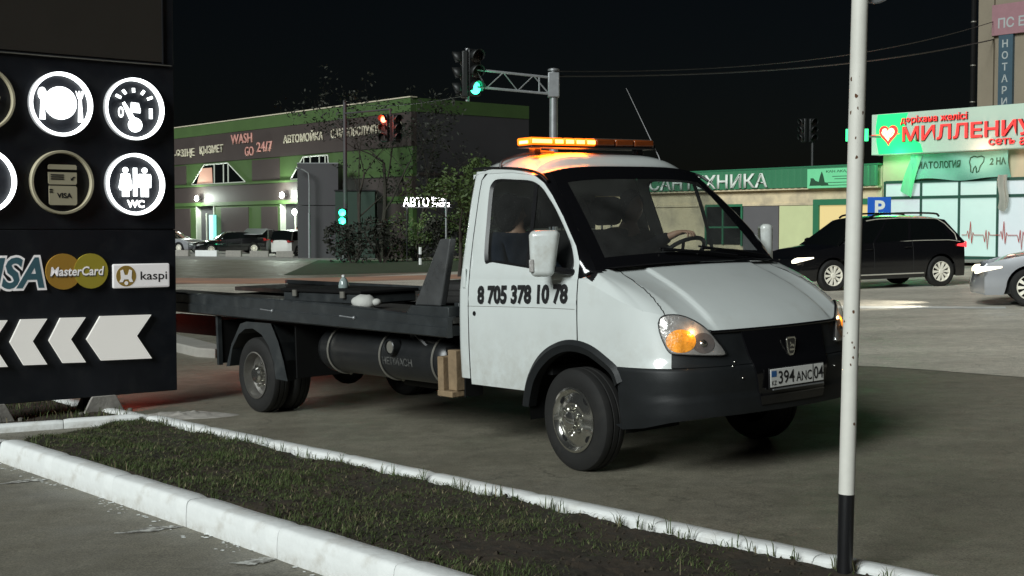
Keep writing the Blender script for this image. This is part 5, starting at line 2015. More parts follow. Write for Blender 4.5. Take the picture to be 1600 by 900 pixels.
M_PWALL = mat('pharmacy_wall', (0.55, 0.48, 0.32), 0.85, var=0.08, scale=1.0)
M_PFRAME = mat('dark_green_frame', (0.02, 0.075, 0.055), 0.5, var=0.1)
M_PANE = mat('frosted_lit_pane', (0.42, 0.52, 0.50), 0.35, var=0.08, scale=0.8, emit=(0.55, 0.86, 0.74), es=0.42)
M_PANE2 = mat('greyish_lit_pane', (0.48, 0.52, 0.55), 0.35, var=0.08, scale=0.8, emit=(0.68, 0.82, 0.80), es=0.38)
M_SIGNP = mat('sign_pale', (0.36, 0.45, 0.38), 0.5, var=0.06, scale=1.0, emit=(0.6, 0.85, 0.65), es=0.26)
M_SIGNG = glow('sign_green_lit', (0.01, 0.85, 0.22), 1.1, (0.03, 0.4, 0.12))
M_RED = glow('sign_red_lit', (1.0, 0.045, 0.04), 1.3, (0.6, 0.03, 0.03))
M_REDSIDE = mat('sign_red_side', (0.16, 0.015, 0.015), 0.5, var=0.05)
M_HEART = glow('heart_core_lit', (1.0, 0.75, 0.28), 2.2)
ph = empty('pharmacy', (13.18, 47.4, 0.0), PHI, 'pharmacy with tall lit storefront panes under a green and red sign', 'building')
MB().box(0.0, 9.5, 0.0, 7.0, -0.2, 5.2).build('wall', M_PWALL, ph)
colx = [0.12, 1.60, 3.08, 4.50, 5.95, 7.4]
for k in range(5):
    for z0, z1 in ((0.62, 2.57), (2.67, 3.12)):
        MB().box(colx[k] + 0.035, colx[k + 1] - 0.035, -0.03, -0.001, z0, z1).build('pane', M_PANE if k in (1, 2) else M_PANE2, ph)
for xx in colx:
    MB().box(xx - 0.034, xx + 0.034, -0.08, -0.002, 0.52, 3.20).build('mullion', M_PFRAME, ph)
for zz in (0.56, 2.62, 3.17):
    for k in range(5):
        MB().box(colx[k] + 0.0345, colx[k + 1] - 0.0345, -0.075, -0.002, zz - 0.05, zz + 0.05).build('transom', M_PFRAME, ph)
MB().box(2.2, 9.0, -0.30, -0.081, 0.1, 0.50).build('green_plinth', mat('green_plinth', (0.03, 0.24, 0.07), 0.6, var=0.1), ph)
# cardiogram stickers
ecg = []
for k in range(3):
    x0 = 3.22 + k * 1.22
    ecg += [(x0, 1.33), (x0 + 0.18, 1.33), (x0 + 0.22, 1.47), (x0 + 0.27, 1.20), (x0 + 0.32, 1.78), (x0 + 0.37, 1.05), (x0 + 0.42, 1.42), (x0 + 0.46, 1.33), (x0 + 0.80, 1.33), (x0 + 0.85, 1.10), (x0 + 0.90, 1.50), (x0 + 0.95, 0.86), (x0 + 1.0, 1.45), (x0 + 1.04, 1.33)]
MB().tube([(a, -0.095, b) for a, b in ecg], 0.014, 4, sm=False).build('cardiogram_sticker', mat('red_sticker', (0.45, 0.06, 0.05), 0.6, var=0.0), ph)
ps = empty('pharmacy_sign', (0, -0.5, 0))
ps.parent = ph
MB().box(-0.15, 9.0, 0.0, 0.49, 4.13, 5.55).build('sign_box', M_SIGNP, ps, bevel=0.02)
gpoly = [(0.10, 5.53), (0.03, 5.1), (0.06, 4.6), (0.16, 4.15), (1.95, 4.15), (1.85, 4.45), (1.55, 4.6), (1.25, 4.85), (1.2, 5.2), (1.35, 5.53)]
MB().prism(gpoly, -0.006, -0.001).build('green_field', M_SIGNG, ps)
for body, ww, hh, cx, cz in (('дәріхана желісі', 2.55, 0.30, 2.36, 5.26), ('МИЛЛЕНИУМ', 5.5, 0.50, 3.92, 4.80), ('сеть', 0.93, 0.20, 4.90, 4.37), ('аптек', 1.25, 0.245, 6.15, 4.35)):
    lettering('lit_letters', body, M_RED, ps, w=ww, h=hh, cx=cx, cz=cz, y=-0.07, bold=(0.014 if hh > 0.4 else 0.006))
    lettering('letter_sides', body, M_REDSIDE, ps, w=ww * 1.012, h=hh * 1.06, cx=cx + 0.012, cz=cz - 0.012, y=-0.002, extrude=0.055, bold=(0.020 if hh > 0.4 else 0.010))
heart = []
for k in range(40):
    t = 2 * math.pi * k / 40
    heart.append((0.58 + 0.024 * 16 * math.sin(t) ** 3 * 0.95, 4.84 + 0.024 * (13 * math.cos(t) - 5 * math.cos(2 * t) - 2 * math.cos(3 * t) - math.cos(4 * t))))
MB().prism(heart, -0.06, -0.007).build('heart', M_RED, ps)
MB().prism([(0.58 + (a - 0.58) * 0.72, 4.86 + (b - 4.86) * 0.66) for a, b in heart], -0.068, -0.061).build('heart_core', M_HEART, ps)
MB().tube([(a, -0.078, b) for a, b in ((-0.1, 4.82), (0.25, 4.82), (0.34, 4.96), (0.44, 4.70), (0.55, 5.02), (0.66, 4.66), (0.76, 4.90), (0.84, 4.82), (1.05, 4.82))], 0.014, 4, sm=False).build('pulse_line', M_RED, ps)
for k, (xx, c_, e_) in enumerate(((0.9, (0.1, 1.0, 0.35), 60), (4.2, (1.0, 0.5, 0.4), 40))):
    ld = bpy.data.lights.new('sign_light', 'POINT')
    ld.energy = e_
    ld.color = c_
    ld.shadow_soft_size = 0.4
    lo = bpy.data.objects.new('sign_light', ld)
    col.objects.link(lo)
    lo.parent = ps
    lo.location = (xx, -0.35, 4.05)

# torn cloth banner hanging below the sign
M_CLOTH = mat('teal_banner_cloth', (0.16, 0.42, 0.32), 0.75, var=0.1, scale=2.0, emit=(0.2, 0.6, 0.42), es=0.06)  # faint emission brightens the cloth, which is no lamp
M_CLOTHB = mat('banner_reverse', (0.34, 0.35, 0.30), 0.8, var=0.1, scale=3.0)
tb = empty('torn_banner', (13.18, 47.4, 0.0), PHI, 'torn teal dental banner hanging loose below the pharmacy sign', 'banner')


def cloth(u, w):
    x = lerp(1.30, 4.95, u)
    zt_ = lerp(4.10, 4.10, u)
    zb = 3.22 + 0.05 * math.sin(u * 9) - 0.03 * u
    y = -0.14 - 0.07 * math.sin(u * 11 + w * 3) - 0.05 * math.sin(u * 4.0 - w * 5) - 0.05 * w
    return (x, y, lerp(zb, zt_, w))


MB().grid(cloth, 60, 14).build('cloth', M_CLOTH, tb)


def wrapc(c):
    u = (c.x - 1.30) / 3.65
    w_ = (c.z - 3.22) / 0.88
    p = cloth(max(0, min(1, u)), max(0, min(1, w_)))
    return (c.x, p[1] - 0.012, c.z)


lettering('banner_lettering', 'МАТОЛОГИЯ', M_INK, tb, w=1.72, h=0.25, cx=2.35, cz=3.72, y=0, bold=0.03, wrap=wrapc)
lettering('banner_lettering', '2 НА', M_INK, tb, w=0.62, h=0.24, cx=4.55, cz=3.76, y=0, bold=0.03, wrap=wrapc)
tooth = MB()
tp = [(3.55, 3.90), (3.66, 3.95), (3.78, 3.92), (3.90, 3.95), (4.01, 3.90), (4.02, 3.76), (3.95, 3.62), (3.92, 3.44), (3.85, 3.40), (3.82, 3.55), (3.78, 3.62), (3.74, 3.55), (3.71, 3.40), (3.64, 3.44), (3.61, 3.62), (3.54, 3.76), (3.55, 3.90)]
tooth.tube([wrapc(Vector((a, 0, b))) for a, b in tp], 0.022, 4, sm=False)
tooth.build('tooth_mark', M_INK, tb)
MB().grid(lambda u, w_: (lerp(1.30, 1.72, u) - 0.42 * (1 - w_), -0.22 - 0.05 * math.sin(u * 6 + w_ * 4), lerp(2.86, 4.05, w_) - 0.25 * u * (1 - w_)), 10, 14).build('torn_flap', M_MINT, tb)
MB().grid(lambda u, w_: (lerp(4.62, 4.98, u) + 0.04 * math.sin(w_ * 6), -0.24 - 0.06 * math.sin(u * 9), lerp(2.25 - 0.15 * math.sin(u * 3), 3.30, w_)), 12, 12).build('hanging_strip', M_CLOTHB, tb)

# upper storeys behind the pharmacy sign
M_UPW = mat('brown_render', (0.23, 0.195, 0.145), 0.9, var=0.1, scale=0.8)
up = empty('apartment_block', (16.66, 47.9, 0.0), PHI, 'brown rendered upper storeys rising behind the pharmacy sign', 'building')
MB().box(0.0, 12.0, 0.0, 8.0, -0.3, 16.0).build('wall', M_UPW, up)
MB().box(0.45, 0.66, -0.10, -0.001, 5.0, 16.0).build('corner_strip', M_UPW, up)
dp = MB().tube([(-0.13, -0.10, 4.0), (-0.13, -0.10, 16.0)], 0.085, 10)
pipe = dp.build('drain_pipe', M_CHASSIS, up)
for zz in (6.05, 7.35, 8.9):
    MB().lathe([(0.095, zz), (0.098, zz + 0.02), (0.095, zz + 0.04)], 12, 'z', (-0.13, -0.10, 0)).build('pipe_clip', M_STRAP, pipe)
M_NOT = mat('blue_sign', (0.045, 0.085, 0.115), 0.5, var=0.08)
M_NOTL = mat('sign_letter_dull', (0.36, 0.39, 0.39), 0.5, var=0.05)
M_PINKS = mat('pink_sign', (0.30, 0.16, 0.18), 0.5, var=0.08)
ns = empty('blue_vertical_sign', (0, 0, 0))
ns.parent = up
MB().box(0.88, 1.42, -0.14, -0.01, 4.8, 8.32).build('panel', M_NOT, ns)
for k, ch in enumerate('НОТАРИУС'):
    lettering('sign_letter', ch, M_NOTL, ns, h=0.27, cx=1.13, cz=8.02 - 0.405 * k, y=-0.143, bold=0.02)
pk = empty('pink_sign', (0, 0, 0))
pk.parent = up
MB().box(0.62, 4.4, -0.16, -0.01, 8.33, 9.4).build('panel', M_PINKS, pk)
lettering('sign_letters', 'ПС ЕМЛ', M_NOTL, pk, w=1.72, h=0.36, cx=1.72, cz=8.74, y=-0.163, bold=0.02)

# green pharmacy cross and the parking sign
M_CROSS = glow('cross_lit', (0.03, 1.0, 0.30), 1.7, (0.1, 0.5, 0.2))
cr = empty('pharmacy_cross', (11.36, 44.0, 4.62), rad(-8), 'glowing green cross sign half hidden by the nearest white post', 'sign')
for x0, x1, z0, z1 in ((-0.36, -0.12, -0.20, 0.20), (0.12, 0.36, -0.20, 0.20), (-0.119, 0.119, 0.10, 0.42), (-0.119, 0.119, -0.42, -0.10)):
    MB().box(x0, x1, -0.06, 0.06, z0, z1).build('cross_arm', M_CROSS, cr, bevel=0.01)
MB().box(-0.118, 0.118, -0.05, 0.05, -0.098, 0.098).build('cross_core', M_BLACK, cr)
MB().tube([(0.0, 0.06, 0), (0.9, 1.2, 0)], 0.03, 6).build('bracket', M_GALV, cr)
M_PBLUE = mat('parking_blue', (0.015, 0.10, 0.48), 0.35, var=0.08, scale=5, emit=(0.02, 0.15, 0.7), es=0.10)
pk_ = empty('parking_sign', (11.02, 40.0, gz(11.02)), rad(-6), 'square blue parking sign on a pole behind the black estate car', 'sign')
MB().box(-0.345, 0.345, -0.02, 0.0, 1.52, 2.20).build('plate', M_PBLUE, pk_, bevel=0.02)
lettering('letter', 'P', M_SLET, pk_, w=0.30, h=0.46, cx=0.02, cz=1.87, y=-0.022, bold=0.03)
MB().tube([(0, 0.03, 0), (0, 0.03, 2.15)], 0.03, 8).build('pole', M_GALV, pk_)
# ------------------------------------------------------------------ cars
M_CARBLK = mat('black_car_paint', (0.006, 0.006, 0.007), 0.16, var=0.0, coat=1.0)
M_CARSIL = mat('silver_car_paint', (0.36, 0.37, 0.39), 0.28, metal=0.55, var=0.05, coat=0.8)
M_CARWHT = mat('white_car_paint', (0.62, 0.62, 0.58), 0.35, var=0.05, coat=0.4)
M_CARGRY = mat('grey_car_paint', (0.10, 0.105, 0.11), 0.3, metal=0.3, var=0.05, coat=0.6)
M_HEADLIT = glow('headlamp_lit', (1.0, 0.88, 0.62), 2.2)
M_HEADOFF = mat('headlamp_off', (0.45, 0.46, 0.46), 0.15, metal=0.5, var=0.1, coat=0.6)
M_TAILLIT = glow('rear_lamp_lit', (1.0, 0.04, 0.05), 2.0, (0.4, 0.02, 0.02))
M_TAILOFF = mat('rear_lamp_off', (0.30, 0.02, 0.02), 0.2, var=0.0)
M_ALLOY = mat('alloy_wheel', (0.92, 0.88, 0.76), 0.35, metal=0.0, var=0.04)
M_WELLB = mat('arch_black', (0.008, 0.008, 0.008), 0.8, var=0.0)


def tilt_mat(x, y, heading):
    d = Vector((math.cos(heading), math.sin(heading), 0))
    return frame_on((x, y), d)


def make_car(name, label, cat, x, y, heading, S, paint, lit=False, group=None, chrome=False):
    root = empty(name, (0, 0, 0), mat=tilt_mat(x, y, heading), label=label, cat=cat, group=group)
    L, W, H = S['L'], S['W'] / 2, S['H']
    zt, zb = S['zt'], S['zb']
    xf, xr, R = S['xf'], S['xr'], S['R']
    x1, x2, x3, x4 = S['glass']
    XE = L / 2 * 0.90

    def pw(x_):
        return W * (1 - 0.10 * abs(2 * x_ / L) ** 3)

    def prof(z):
        t = (z - zb) / (tab(0, zt) - zb)
        return 1 - 0.05 * (1 - min(1, t / 0.35)) ** 2 - 0.045 * max(0, t - 0.5) ** 2 * 4

    def archz(x_):
        r = R + 0.055
        best = 0
        for c in (xf, xr):
            d = abs(x_ - c)
            if d < r:
                best = max(best, R + math.sqrt(r * r - d * d))
        return best
    xs_ = sorted(set([lerp(-XE, XE, k / 70) for k in range(71)] + [c + (R + 0.055) * q for c in (xf, xr) for q in (-0.999, -0.97, -0.9, 0.9, 0.97, 0.999)]))

    def ends(sg, v):
        return sg * (XE + (L / 2 - XE) * max(0.0, 1 - abs(v) ** 3.2) ** 0.6)
    b = MB()
    for sd in (-1, 1):
        rows = []
        for x_ in xs_:
            lo = max(zb + 0.03, archz(x_))
            hi = tab(x_, zt)
            rows.append([(x_, sd * pw(x_) * prof(lerp(lo, hi, j / 9)), lerp(lo, hi, j / 9)) for j in range(10)])
        vs = [p for r_ in rows for p in r_]
        fs = []
        for i in range(len(rows) - 1):
            for j in range(9):
                q = (i * 10 + j, (i + 1) * 10 + j, (i + 1) * 10 + j + 1, i * 10 + j + 1)
                fs.append(q if sd < 0 else q[::-1])
        b.add(vs, fs, 0, True)
    for sg in (-1, 1):
        def cap(u, w, sg=sg):
            v = lerp(-1, 1, u)
            z = lerp(zb + 0.06, tab(sg * L / 2 * 0.97, zt), w)
            x_ = ends(sg, v) - sg * (0.05 * (1 - min(1, (z - zb) / 0.3)) + S.get('rake', 0.06) * w * w)
            ww = pw(sg * XE) * prof(z)
            e = abs(v) ** 6
            z2 = lerp(z, lerp(zb + 0.03, tab(sg * XE, zt), w), e)
            return (lerp(x_, sg * XE, e), v * ww, z2)
        b.grid(cap, 24, 12, flip=sg > 0)

        def top(u, w, sg=sg):
            v = lerp(-1, 1, w)
            xi = x1 - 0.05 if sg > 0 else x4 + 0.05
            xe = cap((v + 1) / 2, 1.0)[0]
            x_ = lerp(xi, xe, u)
            zz = tab(x_, zt)
            end = cap((v + 1) / 2, 1.0)
            z = lerp(zz + 0.045 * (1 - v * v), end[2], sstep(u, 0.55, 1.0))
            return (x_, v * pw(x_ if abs(x_) < XE else sg * XE) * prof(zz), z)
        b.grid(top, 14, 16, flip=sg < 0)
    b.build('body', paint, root, sharp=40)
    MB().box(-L / 2 * 0.86, L / 2 * 0.86, -W * 0.80, W * 0.80, zb + 0.04, zb + 0.30).build('underbody', M_WELLB, root)
    # greenhouse
    zr = S['zr']
    belt = lambda x_: tab(x_, zt) - 0.005
    kb, kt = 0.935, S.get('kt', 0.76)

    def gh(x_, z, x_low):
        zbelt = belt(x_low)
        t = max(0, (z - zbelt) / (zr - zbelt))
        return W * lerp(kb, kt, t ** 1.2)
    sideg = S['side']     # list of (x, zlow?) outline top line
    for sd in (-1, 1):
        gm = MB()
        n = 24

        def sgl(u, w, sd=sd):
            xl = lerp(x4 + 0.02, x1 - 0.03, u)
            xh = lerp(x3 + 0.02, x2, u)
            zl = belt(xl)
            zh = tab(xh, sideg)
            x_ = lerp(xl, xh, w)
            z = lerp(zl, zh, w)
            return (x_, sd * gh(x_, z, xl), z)
        gm.grid(sgl, n, 6, flip=sd > 0)
        gm.build('side_glass', M_DARKGLASS, root)
        # pillars and window line
        for u0, u1 in S['pillars']:
            MB().grid(lambda u, w: (lambda p: (p[0], p[1] + sd * 0.004, p[2]))(sgl(lerp(u0, u1, u), w)), 2, 6, flip=sd > 0).build('pillar', paint, root)
        if chrome:
            pts = [sgl(u, 0.97) for u in [0.10 + 0.9 * k / 24 for k in range(25)]]
            pts = [sgl(0.06, 0.05), sgl(0.03, 0.35), sgl(0.05, 0.8)] + pts
            MB().tube([(p[0], p[1] + sd * 0.006, p[2]) for p in pts], 0.011, 5).build('chrome_window_line', M_TRIM, root)
            MB().tube([(p[0], p[1] + sd * 0.010, p[2] - 0.005) for p in [sgl(0.04 + 0.92 * k / 20, 0.0) for k in range(21)]], 0.009, 5).build('chrome_waist_line', M_TRIM, root)
            MB().tube([(x_, sd * (pw(x_) * prof(zb + 0.13) + 0.012), zb + 0.13) for x_ in [lerp(xr + R + 0.12, xf - R - 0.12, k / 12) for k in range(13)]], 0.016, 5).build('chrome_sill_line', M_TRIM, root)
    rf = MB()

    def roofp(u, w):
        v = lerp(-1, 1, w)
        x_ = lerp(x3, x2, u)
        zh = tab(x_, sideg)
        return (x_ + (0.06 * (1 - v * v) if u > 0.5 else -0.04 * (1 - v * v)), v * W * kt, zh + 0.05 * (1 - v * v) * 1.0)
    rf.grid(roofp, 16, 14, flip=True)
    rf.build('roof', paint, root)
    sc_ = MB()
    sc_.grid(lambda u, w: (lambda v: (lerp(x1, roofp(1, (v + 1) / 2)[0], w) + 0.05 * (1 - v * v) * (1 - w), v * W * lerp(kb, kt, w), lerp(belt(x1) + 0.04 * (1 - v * v), roofp(1, (v + 1) / 2)[2], w)))(lerp(-1, 1, u)), 14, 8)
    sc_.build('windscreen', M_DARKGLASS, root)
    rg_ = MB()
    rg_.grid(lambda u, w: (lambda v: (lerp(x4, roofp(0, (v + 1) / 2)[0], w), v * W * lerp(kb, kt, w), lerp(belt(x4) + 0.02 * (1 - v * v), roofp(0, (v + 1) / 2)[2], w)))(lerp(-1, 1, u)), 14, 8, flip=True)
    rg_.build('rear_glass', M_DARKGLASS, root)
    # lamps, seams, handles, mirrors
    for sd in (-1, 1):
        zl = tab(L / 2 * 0.93, zt) - 0.10
        hm = MB()

        def lamp(u, w, sd=sd):
            a = lerp(0.18, 1.12, u)
            # round the front corner
            v = sd * lerp(0.80, 1.0, min(1, u * 1.6))
            if u < 0.6:
                x_ = ends(1, v) - 0.02
                y_ = v * pw(XE) * 0.985
            else:
                x_ = lerp(XE, XE - 0.30, (u - 0.6) / 0.4)
                y_ = sd * (pw(x_) + 0.006) * 0.985
            hh = 0.056 * (1 - 0.75 * max(0, u - 0.45) / 0.55) * (0.55 + 0.45 * min(1, u * 3))
            return (x_ + 0.012, y_ + sd * 0.01, zl + lerp(-hh, hh, w) + 0.08 * u)
        hm.grid(lamp, 16, 6, flip=sd < 0)
        hm.build('headlamp', M_HEADLIT if lit else M_HEADOFF, root)
        tm = MB()
        zq = tab(-L / 2 * 0.93, zt) - 0.10

        def tlamp(u, w, sd=sd):
            v = sd * lerp(0.70, 1.0, min(1, u * 1.6))
            if u < 0.6:
                x_ = ends(-1, v)
                y_ = v * pw(XE) * 0.985
            else:
                x_ = lerp(-XE, -XE + 0.22, (u - 0.6) / 0.4)
                y_ = sd * (pw(x_) + 0.006) * 0.985
            return (x_ - 0.012, y_ + sd * 0.01, zq + lerp(-0.07, 0.07, w) * (1.1 - 0.8 * u) + 0.05)
        tm.grid(tlamp, 12, 5, flip=sd > 0)
        tm.build('tail_lamp', M_TAILLIT if lit else M_TAILOFF, root)
        for xs0 in S['seams']:
            MB().tube([(xs0, sd * (pw(xs0) * prof(z) + 0.001), z) for z in [lerp(zb + 0.10, belt(xs0), k / 6) for k in range(7)]], 0.005, 4).build('door_seam', M_WELLB, root)
            MB().tube([(xs0 + 0.06, sd * (pw(xs0) * prof(0.85) + 0.02), belt(xs0) - 0.14), (xs0 + 0.24, sd * (pw(xs0) * prof(0.85) + 0.02), belt(xs0) - 0.14)], 0.014, 5).build('door_handle', paint, root)
        MB().ball((x1 - 0.32, sd * (W + 0.06), belt(x1 - 0.3) + 0.08), (0.09, 0.08, 0.07), 10, 8).build('door_mirror', paint, root)
    # wheels
    for wx in (xf, xr):
        for sd in (-1, 1):
            wl_ = empty('wheel', (wx, sd * (W - 0.115), R))
            wl_.parent = root
            sR = R
            MB().lathe([(sR * 0.64, -0.09), (sR * 0.70, -0.105), (sR * 0.90, -0.105), (sR, -0.075), (sR, 0.075), (sR * 0.90, 0.105), (sR * 0.70, 0.105), (sR * 0.64, 0.09)], 36, 'y').build('tyre', M_RUBBER, wl_, sharp=40)
            rm = MB()
            o = sd
            rm.lathe([(sR * 0.66, o * 0.095), (sR * 0.63, o * 0.10), (sR * 0.60, o * 0.07), (sR * 0.58, o * 0.02)], 36, 'y')
            ns_ = S.get('spokes', 10)
            for k in range(ns_):
                a = 2 * math.pi * k / ns_
                ca, sa = math.cos(a), math.sin(a)
                def rp(r, w_, yy):
                    return (r * ca - w_ * sa, yy, r * sa + w_ * ca)
                hw0, hw1 = sR * 0.035, sR * (0.095 if ns_ > 8 else 0.09)
                q = [rp(sR * 0.10, -hw0, o * 0.088), rp(sR * 0.10, hw0, o * 0.088), rp(sR * 0.61, hw1, o * 0.092), rp(sR * 0.61, -hw1, o * 0.092)]
                q2 = [(p[0], p[1] - o * 0.03, p[2]) for p in q]
                rm.add(q + q2, [(0, 1, 2, 3), (0, 4, 5, 1), (1, 5, 6, 2), (3, 2, 6, 7), (0, 3, 7, 4)])
            rm.lathe([(sR * 0.17, o * 0.085), (sR * 0.15, o * 0.10), (0.0, o * 0.102)], 16, 'y')
            rm.build('rim', M_ALLOY, wl_, sharp=30)
            MB().lathe([(sR * 0.62, o * 0.02), (0.0, o * 0.02)], 24, 'y').build('brake_backing', M_WELLB, wl_)
    return root


ESTATE = dict(L=4.62, W=1.86, H=1.66, zb=0.20, zt=[(-2.31, 0.84), (-2.15, 0.98), (-1.7, 1.06), (-0.8, 1.07), (0.0, 1.05), (0.8, 1.02), (1.2, 0.99), (1.7, 0.91), (2.1, 0.80), (2.31, 0.68)],
              xf=1.32, xr=-1.43, R=0.345, glass=(1.18, 0.36, -1.66, -2.10), zr=1.60, side=[(-1.75, 1.49), (-1.35, 1.56), (-0.5, 1.59), (0.1, 1.575), (0.45, 1.53)], pillars=((0.0, 0.10), (0.44, 0.465), (0.72, 0.745), (0.965, 1.0)), seams=(-0.70, 0.30), rake=0.16)
SEDAN = dict(L=4.80, W=1.82, H=1.46, zb=0.17, zt=[(-2.40, 0.85), (-2.2, 1.0), (-1.5, 1.02), (0.0, 0.95), (0.9, 0.93), (1.35, 0.90), (1.9, 0.80), (2.2, 0.72), (2.40, 0.60)],
             xf=1.43, xr=-1.34, R=0.325, glass=(1.05, 0.25, -1.15, -1.80), zr=1.38, side=[(-1.2, 1.33), (-0.6, 1.385), (0.0, 1.39), (0.3, 1.36)], pillars=((0.0, 0.08), (0.48, 0.51), (0.96, 1.0)), seams=(-0.55, 0.45), rake=0.14)
BOXY = dict(L=3.75, W=1.66, H=1.66, zb=0.24, zt=[(-1.87, 0.94), (-1.7, 1.0), (0.0, 0.99), (0.75, 0.98), (1.5, 0.93), (1.87, 0.84)],
            xf=1.18, xr=-1.03, R=0.335, glass=(0.85, 0.42, -1.55, -1.80), zr=1.57, side=[(-1.7, 1.54), (0.0, 1.58), (0.5, 1.56)], pillars=((0.0, 0.06), (0.42, 0.47), (0.95, 1.0)), seams=(-0.25,), rake=0.03, kt=0.84, spokes=6)

h_ = math.atan2(-0.86, -2.78)
make_car('estate_car', 'black estate car with lit headlamps and bright alloy wheels crossing the junction', 'car', 8.06, 30.45, h_, ESTATE, M_CARBLK, True, chrome=True)
h2 = rad(163)
c2_ = Vector((8.85, 22.7, 0)) - Vector((math.cos(h2), math.sin(h2), 0)) * 1.43 - Vector((-math.sin(h2), math.cos(h2), 0)) * 0.80
est = [o for o in bpy.data.objects if o.name == 'estate_car'][0]
for sd in (-1, 1):
    MB().tube(spline([(-1.55, sd * 0.66, 1.59), (-1.40, sd * 0.67, 1.655), (-0.6, sd * 0.67, 1.68), (0.05, sd * 0.67, 1.66), (0.22, sd * 0.66, 1.60)], 5), 0.024, 6).build('roof_rail', M_CARBLK, est)
silver = make_car('saloon_car', 'silver saloon car entering at the picture edge behind the estate car', 'car', c2_.x, c2_.y, h2, SEDAN, M_CARSIL, True)
for sd in (-1, 1):
    ld = bpy.data.lights.new('headlamp_light', 'SPOT')
    ld.energy = 240
    ld.spot_size = rad(75)
    ld.spot_blend = 0.8
    ld.color = (1.0, 0.95, 0.82)
    ld.shadow_soft_size = 0.06
    lo = bpy.data.objects.new('headlamp_light', ld)
    col.objects.link(lo)
    lo.parent = silver
    lo.location = (2.46, sd * 0.62, 0.64)
    lo.rotation_euler = (0, rad(-80), 0)
GCW = 'cars parked outside the car wash'
make_car('parked_car', 'white boxy hatchback parked by the grey metal shed', 'car', -13.15, 82.0, rad(62), BOXY, M_CARWHT, False, GCW)
make_car('parked_car', 'black saloon parked in the middle of the car wash forecourt', 'car', -18.3, 86.5, rad(205), SEDAN, M_CARBLK, False, GCW)
hatch = make_car('parked_car', 'dark hatchback with its boot lid raised behind the black saloon', 'car', -16.3, 88.5, rad(78), BOXY, M_CARGRY, False, GCW)
ldm = MB().box(-0.05, 1.0, -0.72, 0.72, -0.03, 0.03)
ldm.build('boot_lid', M_CARGRY, hatch, loc=(-1.60, 0, 1.62), rot=(0, rad(160), 0), bevel=0.02)
make_car('parked_car', 'silver saloon parked by the lit doorway next to the sign board', 'car', -22.6, 88.0, rad(-25), SEDAN, M_CARSIL, False, GCW)

# ------------------------------------------------------------------ traffic signals
M_SIG = mat('signal_housing', (0.010, 0.011, 0.011), 0.5, var=0.1)
M_GREENL = glow('signal_green_lit', (0.02, 1.0, 0.42), 9.0)
M_REDL = glow('signal_red_lit', (1.0, 0.06, 0.015), 9.0)
M_OFFL = mat('signal_lens_off', (0.03, 0.022, 0.02), 0.2, var=0.0)


def signal_head(parent, loc, rz, on=None, n=3, s=1.0, color=None):
    """housing with hooded round lenses facing -y; on = index of the lit lens from the top"""
    h = empty('signal_head', loc)
    h.parent = parent
    h.rotation_euler = (0, 0, rz)
    pit = 0.33 * s
    MB().box(-0.16 * s, 0.16 * s, 0.0, 0.14 * s, -pit * n / 2, pit * n / 2).build('housing', M_SIG, h, bevel=0.03 * s)
    for k in range(n):
        z = pit * (n / 2 - 0.5 - k)
        lit_ = (k == on) if not isinstance(on, (list, tuple)) else (k in on)
        MB().lathe([(0.135 * s, -0.005), (0.11 * s, -0.02 * s), (0.0, -0.035 * s)], 20, 'y', (0, 0, z)).build('lens', color if lit_ else M_OFFL, h)
        v = MB()
        v.grid(lambda u, w: (0.15 * s * math.cos(rad(lerp(-25, 205, u))), -0.20 * s * w * (0.55 + 0.45 * math.sin(math.pi * u)), z + 0.15 * s * math.sin(rad(lerp(-25, 205, u)))), 16, 2)
        v.build('visor', M_SIG, h, solid=0.006)
    return h


tl = empty('traffic_light_mast', (0.87, 28.0, gz(0.87)), 0, 'steel mast with lattice arm carrying the green traffic signal above the cab', 'traffic light')
MB().tube([(0, 0, 0), (0, 0, 4.85)], [0.10, 0.085], 12).build('pole', M_GALV, tl)
MB().lathe([(0.12, 4.83), (0.12, 4.87), (0.0, 4.90)], 12, 'z').build('pole_cap', M_GALV, tl)
MB().box(-0.12, 0.12, -0.12, 0.12, 4.28, 4.80).build('arm_clamp', M_GALV, tl, bevel=0.02)
arm = MB()
arm.tube([(-0.1, 0, 4.70), (-1.62, 0, 4.86)], 0.028, 6)
arm.tube([(-0.1, 0, 4.36), (-1.62, 0, 4.50)], 0.028, 6)
zz = [(-0.1, 4.36), (-0.42, 4.735), (-0.75, 4.42), (-1.05, 4.80), (-1.4, 4.48), (-1.62, 4.86)]
arm.tube([(a, 0, b) for a, b in zz], 0.018, 6)
arm.tube([(-0.30, 0, 4.39), (-0.30, 0, 4.72)], 0.018, 6)
arm.build('lattice_arm', M_GALV, tl)
MB().tube([(-1.80, 0, 4.20), (-1.80, 0, 5.30)], 0.045, 8).build('hanger', M_GALV, tl)
MB().tube([(-1.80, 0.0, 4.90), (-1.60, 0, 4.84)], 0.03, 6).build('hanger_arm', M_GALV, tl)
signal_head(tl, (-1.93, 0.0, 4.76), rad(-84), None, 3, 0.98)
signal_head(tl, (-1.64, -0.02, 4.80), rad(38), 2, 3, 0.98, M_GREENL)
for nm, par, loc, c_, e_ in (('signal_light', tl, (-1.45, -0.3, 4.45), (0.05, 1.0, 0.45), 2.0),):
    ld = bpy.data.lights.new(nm, 'POINT')
    ld.energy, ld.color, ld.shadow_soft_size = e_, c_, 0.1
    lo = bpy.data.objects.new(nm, ld)
    col.objects.link(lo)
    lo.parent = par
    lo.location = loc

